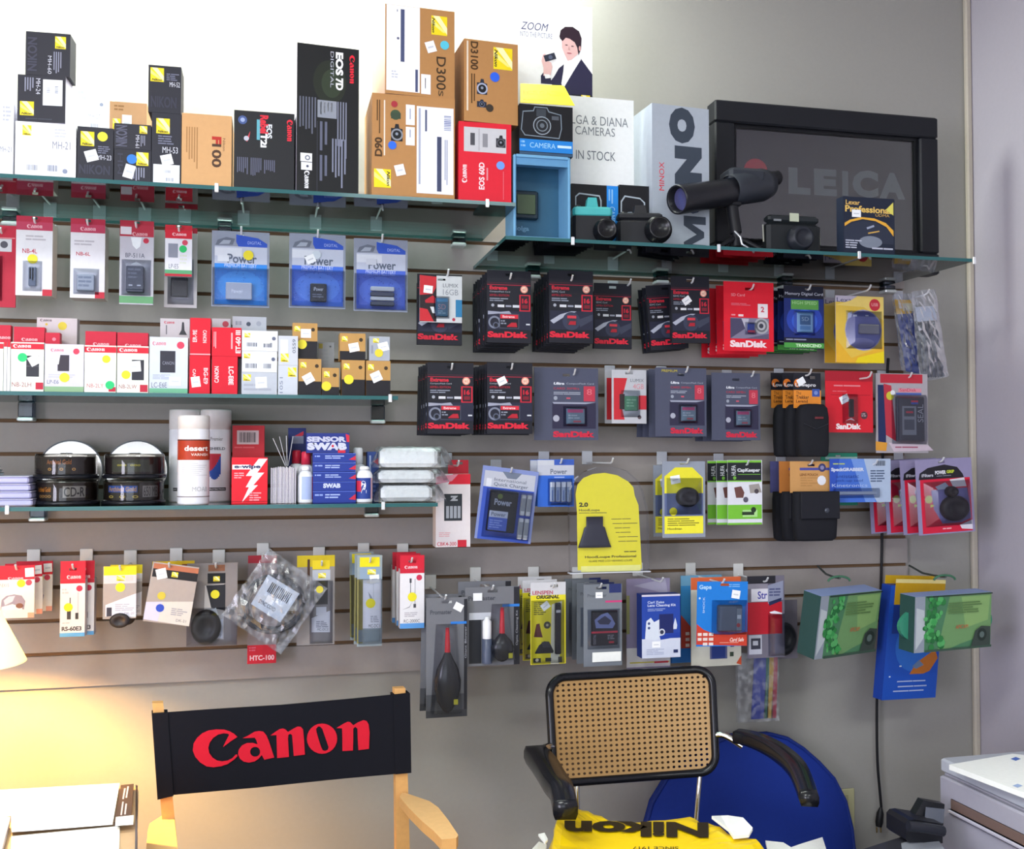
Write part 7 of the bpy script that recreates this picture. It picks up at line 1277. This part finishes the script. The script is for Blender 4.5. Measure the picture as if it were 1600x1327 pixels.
# ---- cane backed armchair
def cane_mat():
    m = bpy.data.materials.new('woven_cane'); m.use_nodes = True; nt = m.node_tree; N = nt.nodes; L = nt.links
    b = N['Principled BSDF']; b.inputs['Roughness'].default_value = .5
    tc = N.new('ShaderNodeUVMap'); sp = N.new('ShaderNodeSeparateXYZ'); L.new(tc.outputs[0], sp.inputs[0])
    def M(op, a, b_=None, c=None):
        n = N.new('ShaderNodeMath'); n.operation = op
        for i, v in enumerate((a, b_, c)):
            if v is None: continue
            if isinstance(v, (int, float)): n.inputs[i].default_value = v
            else: L.new(v, n.inputs[i])
        return n.outputs[0]
    v = M('MULTIPLY', sp.outputs[1], 20); u = M('MULTIPLY', sp.outputs[0], 29)
    fu = M('SUBTRACT', M('FRACT', u), .5); fv = M('SUBTRACT', M('FRACT', v), .5)
    d = M('ADD', M('POWER', M('ABSOLUTE', M('MULTIPLY', fu, 1.0)), 2.0), M('POWER', M('ABSOLUTE', M('MULTIPLY', fv, 1.05)), 2.0))
    hole = M('LESS_THAN', d, .066)
    # strands: fine diagonal and upright lines
    s1 = M('FRACT', M('MULTIPLY', M('ADD', u, v), 3.0)); s2 = M('FRACT', M('MULTIPLY', v, 5.0))
    st = M('MULTIPLY_ADD', M('ADD', s1, s2), .14, .80)
    hv = N.new('ShaderNodeHueSaturation'); hv.inputs['Color'].default_value = hexc('#A8834F'); L.new(st, hv.inputs['Value']); L.new(hv.outputs[0], b.inputs['Base Color'])
    tr = N.new('ShaderNodeBsdfTransparent'); tr.inputs[0].default_value = (.30, .20, .14, 1); mx = N.new('ShaderNodeMixShader')  # brown tint paints the shade behind the cane into its holes
    L.new(hole, mx.inputs[0]); L.new(b.outputs[0], mx.inputs[1]); L.new(tr.outputs[0], mx.inputs[2]); L.new(mx.outputs[0], N['Material Output'].inputs[0])
    return m
def cane_chair():
    C4 = [(857, 1060), (1112, 1045), (1119, 1206), (866, 1225)]; Y0 = -.31
    t0 = U(990, 1130, Y0); o = Vector((t0.x, -.35, 0)); t = empty('cane_armchair', 'tubular armchair with a black framed woven cane back', 'chair', o)
    def S(u, v, dy=0):       # u, v in -1..1
        a, b, c, d = C4; s, r = (u+1)/2, (v+1)/2
        x = (a[0]*(1-s)+b[0]*s)*(1-r)+(d[0]*(1-s)+c[0]*s)*r; y = (a[1]*(1-s)+b[1]*s)*(1-r)+(d[1]*(1-s)+c[1]*s)*r
        Y = Y0+.035*(1-u*u)+dy+(.03*(-v)); p = U(x, y, Y); return p-o
    rx, ry = .2, .33
    pth = []
    for cx, cy, a0 in ((1-rx, -1+ry, -90), (1-rx, 1-ry, 0), (-1+rx, 1-ry, 90), (-1+rx, -1+ry, 180)):
        for i in range(9):
            an = R(a0+i*90/8); pth.append((cx+rx*math.cos(an), cy+ry*math.sin(an)))
    def dens(P):
        out = []
        for i, p in enumerate(P):
            q = P[(i+1) % len(P)]; n = max(1, int(math.hypot(q[0]-p[0], q[1]-p[1])/.12))
            for k in range(n): out.append((p[0]+(q[0]-p[0])*k/n, p[1]+(q[1]-p[1])*k/n))
        return out
    P = dens(pth)
    k = MB(); k.tube([S(*p) for p in P], .0095, mat('#14151A', .15), 12, closed=True); k.build('back_frame', t)
    k = MB(); n, m_ = 30, 20
    def sq(u, v):
        x, y = u*.99, v*.99
        if abs(x) > 1-rx and abs(y) > 1-ry:
            cx, cy = math.copysign(1-rx, x), math.copysign(1-ry, y); dx, dy = (x-cx)/rx, (y-cy)/ry; l = math.hypot(dx, dy)
            if l > 1: dx /= l; dy /= l
            x, y = cx+dx*rx, cy+dy*ry
        return x, y
    k.grid(lambda u, v: S(*sq(u*2-1, v*2-1), dy=-.002), n, m_, cane_mat()); ob_ = k.build('cane_panel', t)
    uv = ob_.data.uv_layers.new(name='UVMap'); me = ob_.data
    for lp in me.loops:
        i = lp.vertex_index; x, y = sq((i % (n+1))/n*2-1, (i//(n+1))/m_*2-1); uv.data[lp.index].uv = ((x+1)/2, (y+1)/2)
    # chrome tubing
    CR = mat('#D8D8D6', .1, 1, 0); r = .0115
    zs = .45; z_a = U(1150, 1141, -.345).z
    def tb(pts, nm='chrome_tube'): q = MB(); q.tube(smooth(pts, 5), r, CR, 12); q.build(nm, t)
    bl, brt = S(-.72, .99), S(.80, .99)
    sl = U(905, 1290, -.36)-o; sr = U(1079, 1290, -.36)-o
    for p, s_ in ((bl, sl), (brt, sr)): s_.z = zs-.01; q = MB(); q.tube([p+Vector((0, .0, -.004)), s_], .0055, CR, 10); q.build('back_support', t)
    RA = [(1150, 1141), (1178, 1147), (1215, 1165), (1246, 1193), (1265, 1230)]; LA = [(836, 1165), (852, 1184), (867, 1208), (878, 1224), (884, 1243)]
    for A_, wd in ((RA, [.040, .048, .046, .042, .036]), (LA, [.05, .055, .052, .048, .046])):
        pts = [UZ(x, y, z_a)-o for x, y in A_]; pts[-1] = pts[-1]+Vector((0, 0, -.012)); pts = smooth(pts, 5); ww = [wd[min(i//5, 3)]+(wd[min(i//5, 3)+1]-wd[min(i//5, 3)])*(i % 5)/5 if i//5 < 4 else wd[4] for i in range(len(pts))]
        q = MB(); sweep(q, pts, ww, .026 if A_ is RA else .036, mat('#16171C', .2)); q.build('armrest', t)
        s0 = pts[0]; side = 1 if A_ is RA else -1
        q = MB(); q.tube(smooth([S(side*.99, .30), (S(side*.99, .30)+s0)*.5+Vector((0, 0, -.006)), Vector((s0.x, s0.y, z_a-.034))+(pts[4]-s0)*.5], 5), .0085, CR, 10); q.build('arm_tube', t)
    xl, xr_ = sl.x-.05, sr.x+.06
    for x_ in (xl, xr_): tb([Vector((x_, -.02, zs-.034)), Vector((x_, -.40, zs-.034)), Vector((x_, -.47, zs-.06)), Vector((x_, -.48, .10)), Vector((x_, -.44, .014)), Vector((x_, -.02, .014))])
    q = MB(); q.bbox((sl.x-.07, -.46, zs-.0218), (sr.x+.08, .02, zs), mat('#16171C', .3), .01); q.build('seat', t)
    return o, zs
CO, ZS = cane_chair()
# ---- yellow bag lying on the seat
def bag():
    zt = .665; o = UZ(1010, 1340, zt); o.z = ZS+.001; t = empty('shopping_bag', 'yellow plastic bag with upside down black lettering lying on the cane armchair', 'bag', o)
    OUT = [(861, 1302), (866, 1280), (880, 1264), (897, 1259), (925, 1270), (962, 1283), (1020, 1280), (1080, 1276), (1102, 1282), (1128, 1291), (1146, 1302), (1186, 1311), (1202, 1330), (1204, 1370), (1160, 1392), (1000, 1400), (880, 1392), (856, 1345)]
    c = (1020, 1345); rnd = random.Random(4); rings = []; k = MB(); n = len(OUT)*3; vs = []; O2 = []
    for i in range(len(OUT)):
        a, b = OUT[i], OUT[(i+1) % len(OUT)]
        for j in range(3): O2.append((a[0]+(b[0]-a[0])*j/3, a[1]+(b[1]-a[1])*j/3))
    for t_, z, nz in ((.25, zt, 0), (.5, zt, 0), (.72, zt, .001), (.9, zt, .003), (.97, zt-.004, .004)):
        for i, (x, y) in enumerate(O2): vs.append(UZ(c[0]+(x-c[0])*t_, c[1]+(y-c[1])*t_, z)-o+Vector((0, 0, rnd.uniform(-nz, nz*.6))))
    for z, s_ in ((zt-.016, 1.0), (zt-.06, 1.0), (ZS+.02, .97), (ZS+.002, .9)):
        for i, (x, y) in enumerate(O2):
            p = UZ(x, y, zt-.004)-o; p = Vector((p.x*s_, p.y*s_, z-o.z)); p += Vector((rnd.uniform(-.004, .004), rnd.uniform(-.004, .004), 0)); vs.append(p)
    m = mat('#F2CE12', .28, 0, .05); fs = [tuple(range(n))]
    R_ = 9
    for j in range(R_-1): fs += [(j*n+i, j*n+(i+1) % n, (j+1)*n+(i+1) % n, (j+1)*n+i) for i in range(n)]
    fs.append(tuple(range((R_-1)*n, R_*n))); k.add(vs, fs[:4*n+1], m, False); 
    k.add(vs, fs[4*n+1:], m, True); k.build('bag_body', t)
    g = MB(); vs, fs = text_geo('Nikon', .05, .0)
    g.add([UZ(1107-a*225, 1283.5+b*24-(a-.5)*3, zt+.003)-o for a, b in vs], fs, mat('#1C1A10', .4)); 
    vs, fs = text_geo('SINCE 1917', .01); g.add([UZ(1060-a*72, 1323+b*5, zt+.003)-o for a, b in vs], fs, mat('#3A3410', .4)); g.build('black_lettering', t)
bag()
def paper(px, z, label, name='paper_sheet', col='#EEF0EE', th=.0015, cat='paper', group=None, deco=None, zz=None, lift=0):
    P = [UZ(x, y, z) for x, y in px]; c = sum(P, Vector())/len(P); t = MB(); rnd = random.Random(len(px)+int(px[0][0]))
    P = [p-c+Vector((0, 0, rnd.uniform(0, 1)*lift)) for p in P]; t.prism(P, (0, 0, -th), col)
    if deco: deco(t, c)
    o = t.build(name); o.location = c; return tag(o, label, cat, group)
paper([(1112, 1281), (1126, 1277), (1137, 1280), (1152, 1277), (1161, 1284), (1176, 1300), (1170, 1305), (1146, 1309), (1138, 1299)], .672, 'crumpled white sheet poking out right of the yellow bag top', lift=.012, th=.006)
paper([(1196, 1316), (1224, 1319), (1236, 1326), (1252, 1320), (1285, 1309), (1296, 1345), (1290, 1400), (1215, 1400)], .60, 'white sheet in front of the blue disc at the bottom edge', lift=.008, th=.006)
paper([(830, 1330), (842, 1318), (854, 1322), (852, 1345), (834, 1350)], .60, 'small white paper corner left of the yellow bag, lower one', lift=.004, th=.004)
paper([(841, 1304), (851, 1303), (856, 1312), (852, 1320), (845, 1312)], .672, 'small white paper corner left of the yellow bag, upper one', lift=.004, th=.004)
# ---- blue folding disc
def disc():
    px = [(1198, 1143), (1225, 1150), (1250, 1166), (1275, 1188), (1298, 1213), (1316, 1248), (1326, 1290), (1330, 1327), (1330, 1380), (1322, 1440), (1300, 1500), (1262, 1560), (1215, 1592), (1170, 1600), (1120, 1592), (1070, 1550), (1030, 1490), (1008, 1420), (1000, 1350), (1003, 1290), (1014, 1250), (1036, 1214), (1066, 1183), (1100, 1160), (1140, 1146)]
    Yb = lambda y: -.035-.10*(y-1143)/460
    P = [U(x, y, Yb(y)) for x, y in px]; zmin = min(p.z for p in P); P = [Vector((p.x, p.y, max(p.z, .012))) for p in P]; c = sum(P, Vector())/len(P)
    base = Vector((c.x, c.y, .0005)); t = empty('folding_background', 'large round blue fabric panel leaning on the wall behind the cane armchair', 'background panel', base)
    k = MB(); n = len(P); m = mat('#16318C', .85, 0, .07); fr = Vector((0, -.03, 0)); vs = []
    for s_, d in ((1, 0), (1.0, -.012), (.97, -.024), (.6, -.032)):
        vs += [c+(p-c)*s_+Vector((0, d, 0))-base for p in P]
    fs = [tuple(range(n-1, -1, -1))]+[(j*n+i, j*n+(i+1) % n, (j+1)*n+(i+1) % n, (j+1)*n+i) for j in range(3) for i in range(n)]+[tuple(range(3*n, 4*n))]
    k.add(vs, fs, m, True); k.build('fabric', t)
    k = MB(); k.tube([c+(p-c)*.992+Vector((0, -.018, 0))-base for p in P], .0055, mat('#122A78', .6), 8, closed=True); k.build('edge_binding', t)
disc()
# ---- socket plate, black cord with plug
def outlet():
    p = U(1319, 1268, 0); t = empty('wall_socket', 'ivory socket plate half hidden by the blue panel', 'socket', (p.x, .0119, p.z)); k = MB(); k.bbox((-.036, -.006, -.057), (.036, 0, .057), '#B8B48E', .002); k.build('cover_plate', t)
    for s_ in (-1, 1): k = MB(); k.bbox((-.016, -.0075, s_*.026-.014), (.016, -.0062, s_*.026+.014), '#A8A480', .001); k.build('socket_face', t)
outlet()
def cord():
    p0 = U(1373, 1290, -.02); t = empty('power_cord', 'black power cord hanging down the wall with a plug on its end', 'cord', p0)
    pts = [(1388, 560), (1383, 640), (1379, 720), (1378, 850), (1375, 960), (1371, 1060), (1370, 1120), (1371, 1190), (1375, 1240), (1377, 1262)]
    k = MB(); k.tube(smooth([U(x, y, -.012)-p0 for x, y in pts], 4), .0037, mat('#16171B', .5), 8); k.build('cable', t)
    a = U(1376.5, 1262, -.012)-p0; b = U(1373, 1292, -.014)-p0
    k = MB(); k.tube([a, a+(b-a)*.3, a+(b-a)*.75, b], [.004, .0095, .0105, .008], mat('#16171B', .45), 12); k.build('plug', t)
    for s_ in (-1, 1): k = MB(); k.bbox((b.x+s_*.006-.0008, b.y-.003, b.z-.016), (b.x+s_*.006+.0008, b.y+.003, b.z-.001), mat('#B8A070', .3, 1, 0), .0003); k.build('prong', t)
cord()
# ---- grey cabinet on the right, with papers
def cabinet():
    z = .72; A_ = UZ(1475, 1185, z); B_ = UZ(1600, 1169, z); C_ = UZ(1600, 1240, z)
    u = (C_-A_).normalized(); s_ = Vector((-u.y, u.x, 0))     # u along the front, s_ into the depth
    if s_.dot(B_-A_) < 0: s_ = -s_
    t = empty('drawer_cabinet', 'light grey metal drawer cabinet at the lower right corner', 'cabinet', Vector((A_.x, A_.y, 0)))
    M = Matrix(((u.x, s_.x, 0, 0), (u.y, s_.y, 0, 0), (0, 0, 1, 0), (0, 0, 0, 1)))
    W, D = .55, .455; g = mat('#A9A7B4', .45, .0, .03); g2 = mat('#A19FAD', .45, 0, .03)
    room_ = min(D, .5)
    def B3(nm, a, b, m, c=.004):
        k = MB(); k.bbox(a, b, m, c); k.v = [tuple(M @ Vector(v)) for v in k.v]; return k.build(nm, t)
    B3('top', (-.006, -.006, z-.03), (W, D, z), mat('#B0B4C0', .35, 0, .02), .004); B3('body', (0, 0, .03), (W-.006, D-.006, z-.0305), g, .002); B3('plinth', (.01, .01, 0), (W-.02, D-.02, .0295), '#4A4A52')
    for i, (z0, z1) in enumerate(((.50, z-.034), (.27, .494), (.035, .264))):
        d = B3('drawer', (.004, -.016, z0), (W-.01, -.0005, z1), g2, .004)
        k = MB(); k.bbox((.045, -.019, z1-.062), (W-.05, -.0162, z1-.040), mat('#6E5A54', .6), .002); k.bbox((.04, -.024, z1-.072), (W-.045, -.0162, z1-.0625), mat('#B4B2C0', .5, 0, 0), .003); k.v = [tuple(M @ Vector(v)) for v in k.v]; k.build('handle', d)
    return z, A_, u, s_
zc_, A_, u_, s_ = cabinet()
def pd(t, c):
    for x, y, w_, c1 in ((1587, 1186, 8, '#4A6AB8'), (1590, 1228, 8, '#9AB0D8')):
        P = [UZ(x+a*w_, y+b*3, zc_+.012)-c for a, b in ((-1, 0), (0, -1), (1, 0), (0, 1))]; t.add(P, [(0, 1, 2, 3)], c1)
paper([(1483, 1195), (1582, 1178), (1600, 1180), (1640, 1187), (1640, 1262), (1600, 1239)], zc_+.0115, 'white papers lying on top of the grey cabinet', th=.011, deco=pd)
# ---- black desk phone and papers on the dark table left of the cabinet
def low_table():
    z = .60; P = [UZ(x, y, z) for x, y in ((1345, 1328), (1418, 1305), (1470, 1300), (1470, 1420), (1320, 1420))]; c = Vector((sum(p.x for p in P)/5, sum(p.y for p in P)/5, 0))
    t = empty('side_table', 'low dark side table between the blue panel and the grey cabinet', 'table', c); k = MB(); k.prism([p-c for p in P], (0, 0, -.025), mat('#32323A', .4)); k.build('table_top', t)
    for p in (P[0], P[2], P[3], P[4]):
        q = (p-c)*.86; k = MB(); k.tube([Vector((q.x, q.y, 0)), Vector((q.x, q.y, z-.0255))], .014, mat('#26262C', .4), 8); k.build('leg', t)
    return z
zt_ = low_table()
def phone():
    z = zt_+.001; a = UZ(1444, 1318, z); t = empty('desk_phone', 'black desk phone with a grey screen beside the grey cabinet', 'phone', a); m = mat('#1A1B20', .35)
    Yp = a.y; Q = lambda x, y, d=0: U(x, y, Yp+d)-a
    k = MB(); k.prism([Q(1416, 1312), Q(1416, 1288), Q(1421, 1282), Q(1430, 1281), Q(1473, 1288), Q(1473, 1318), Q(1420, 1316)], (0, .07, 0), m); k.build('base', t)
    k = MB(); k.tube(smooth([Q(1419, 1291, -.012), Q(1445, 1294, -.014), Q(1473, 1299, -.012)]), .011, mat('#22242C', .25), 10); k.build('handset', t)
    k = MB(); P = [Q(1425, 1283, .03), Q(1443, 1251, .07), Q(1476, 1257, .07), Q(1474, 1290, .03)]; k.prism(P, (0, .02, 0), m); o = k.build('screen_housing', t)
    k = MB(); P = [Q(1444, 1282, .029), Q(1446, 1261, .055), Q(1474, 1264, .055), Q(1472, 1286, .026)]; k.prism([p+Vector((0, -.004, 0)) for p in P], (0, .003, 0), mat('#565A66', .3)); k.build('screen', o)
phone()
paper([(1408, 1318), (1440, 1309), (1466, 1313), (1478, 1330), (1478, 1360), (1412, 1350)], zt_+.0025, 'grey paper sheet in front of the black desk phone', col='#8A8E98')
# ---- stand with papers and lamp at the lower left
def stand():
    z = .795; px = [(-420, 1262), (217, 1229), (214, 1330), (210, 1420), (-420, 1470)]; P = [UZ(x, y, z) for x, y in px]; c = Vector((sum(p.x for p in P)/5, sum(p.y for p in P)/5, 0))
    t = empty('display_stand', 'clear topped display stand at the lower left corner', 'stand', c); k = MB(); k.prism([p-c for p in P], (0, 0, -.012), mat('#B89A78', .25), mat('#8C8078', .2)); k.build('top', t)
    for i in (0, 1, 3, 4): q = (P[i]-c)*.93; k = MB(); k.tube([Vector((q.x, q.y, 0)), Vector((q.x, q.y, z-.0125))], .015, '#6A6058', 10); k.build('leg', t)
    return z
zd = stand()
def marks(t, c):
    for x, y, r, c1 in ((48, 1256, 4, '#E0C070'), (91, 1249, 7, '#B8B8B4')):
        n = 14; ri = r-1.2; P = [UZ(x+r*math.cos(i*6.2832/n), y+r*.8*math.sin(i*6.2832/n), zd+.0095)-c for i in range(n)]+[UZ(x+ri*math.cos(i*6.2832/n), y+ri*.8*math.sin(i*6.2832/n), zd+.0095)-c for i in range(n)]
        t.add(P, [(i, (i+1) % n, n+(i+1) % n, n+i) for i in range(0, n, 2)], c1)
paper([(-60, 1238), (187, 1224), (176, 1287), (60, 1296), (18, 1299), (17, 1274), (-60, 1278)], zd+.009, 'large white printed sheet on the display stand, the far one', th=.002, deco=marks)
paper([(18, 1307), (184, 1291), (187, 1293), (184, 1400), (12, 1410)], zd+.003, 'white sheet at the bottom edge of the display stand, the near one', th=.002)
paper([(-60, 1290), (0, 1276), (16, 1277), (2, 1330), (-60, 1400)], zd+.016, 'grey notebook at the lower left picture corner', 'notebook', '#B4B0BC', .012, 'notebook')
def rack():
    a = UZ(195, 1260, zd+.001); t = empty('brochure_rack', 'clear rack of dark leaflets on the right end of the display stand', 'rack', a)
    Q = lambda x, y, d=0: UZ(x, y, zd+.006+d)-a
    k = MB(); k.prism([Q(189, 1227, .004), Q(209, 1225, .004), Q(205, 1277, .004), Q(178, 1285, .004)], (0, 0, -.007), '#4A3A36'); o = k.build('leaflets', t)
    k = MB()
    for x0, y0, x1, y1 in ((194, 1232, 191, 1249), (199, 1229, 196, 1247), (191, 1253, 188, 1274), (196, 1256, 194, 1273)): k.add([Q(x0, y0, .0045), Q(x0+2.5, y0, .0045), Q(x1+2.5, y1, .0045), Q(x1, y1, .0045)], [(0, 1, 2, 3)], '#C8BCC4')
    k.build('printed_strips', o)
    k = MB(); k.prism([Q(181, 1277, .006), Q(209, 1274, .006), Q(208, 1288, .006), Q(180, 1290, .006)], (0, 0, -.001), '#F0F2EE'); k.build('white_tag', t)
    k = MB(); k.prism([Q(212, 1226, .02), Q(215.5, 1228, .02), Q(214, 1400, .02), Q(210, 1400, .02)], (0, 0, -.025), mat('#C8B8A8', .1, 0, 0, 'clear')); k.build('acrylic_wall', t)
rack()
def lamp():
    Y = -.36; c = U(-58, 1038, Y); r = (U(40, 1038, Y)-c).length; z0 = c.z; h = .15
    o = Vector((c.x, Y, .0005)); t = empty('floor_lamp', 'floor lamp with a white conical shade at the left picture edge', 'lamp', o)
    m = bpy.data.materials.new('lamp_shade_cloth'); m.use_nodes = True; N = m.node_tree.nodes; L = m.node_tree.links; b = N['Principled BSDF']; b.inputs['Base Color'].default_value = (.86, .85, .8, 1); b.inputs['Roughness'].default_value = .8
    tl = N.new('ShaderNodeBsdfTranslucent'); tl.inputs[0].default_value = (.85, .84, .78, 1); mx = N.new('ShaderNodeMixShader'); mx.inputs[0].default_value = .45
    L.new(b.outputs[0], mx.inputs[1]); L.new(tl.outputs[0], mx.inputs[2]); L.new(mx.outputs[0], N['Material Output'].inputs[0])
    zb = z0-o.z; k = MB(); k.lathe([(zb, r), (zb+h, r*.34), (zb+h, r*.31), (zb+.001, r*.985), (zb, r)], (0, 0, 0), (0, 0, 1), m, 48); k.build('lamp_shade', t)
    br = mat('#8A7A58', .3, .8, 0); k = MB(); k.lathe([(0, 0), (0, .13), (.012, .13), (.02, .04), (.03, .008), (zb+.01, .006), (zb+.01, 0)], (0, 0, 0), (0, 0, 1), br, 28); k.build('base', t)
    k = MB(); k.lathe([(zb+.012, .010), (zb+.03, .012), (zb+.031, 0)], (0, 0, 0), (0, 0, 1), br, 16); k.build('bulb_socket', t)
    k = MB(); k.lathe([(zb+.032, .0), (zb+.033, .012), (zb+.05, .024), (zb+.07, .026), (zb+.085, .018), (zb+.092, 0)], (0, 0, 0), (0, 0, 1), mat('#FFC070', .5, 14.0, 0, 'emit'), 20); k.build('bulb', t)
    k = MB(); k.tube([(-r*.32, 0, zb+h-.004), (0, 0, zb+h-.012), (r*.32, 0, zb+h-.004)], .0015, br, 6); k.tube([(0, 0, zb+.03), (.028, 0, zb+.05), (.02, 0, zb+.1), (0, 0, zb+h-.012)], .0012, br, 6); k.build('shade_carrier', t)
    l = bpy.data.lights.new('lamp_bulb_light', 'POINT'); l.energy = 85; l.color = (1.0, .53, .12); l.shadow_soft_size = .02
    lo_ = bpy.data.objects.new('lamp_bulb_light', l); lo_.location = (o.x+.034, o.y-.0, o.z+zb+.055); COL.objects.link(lo_)
lamp()
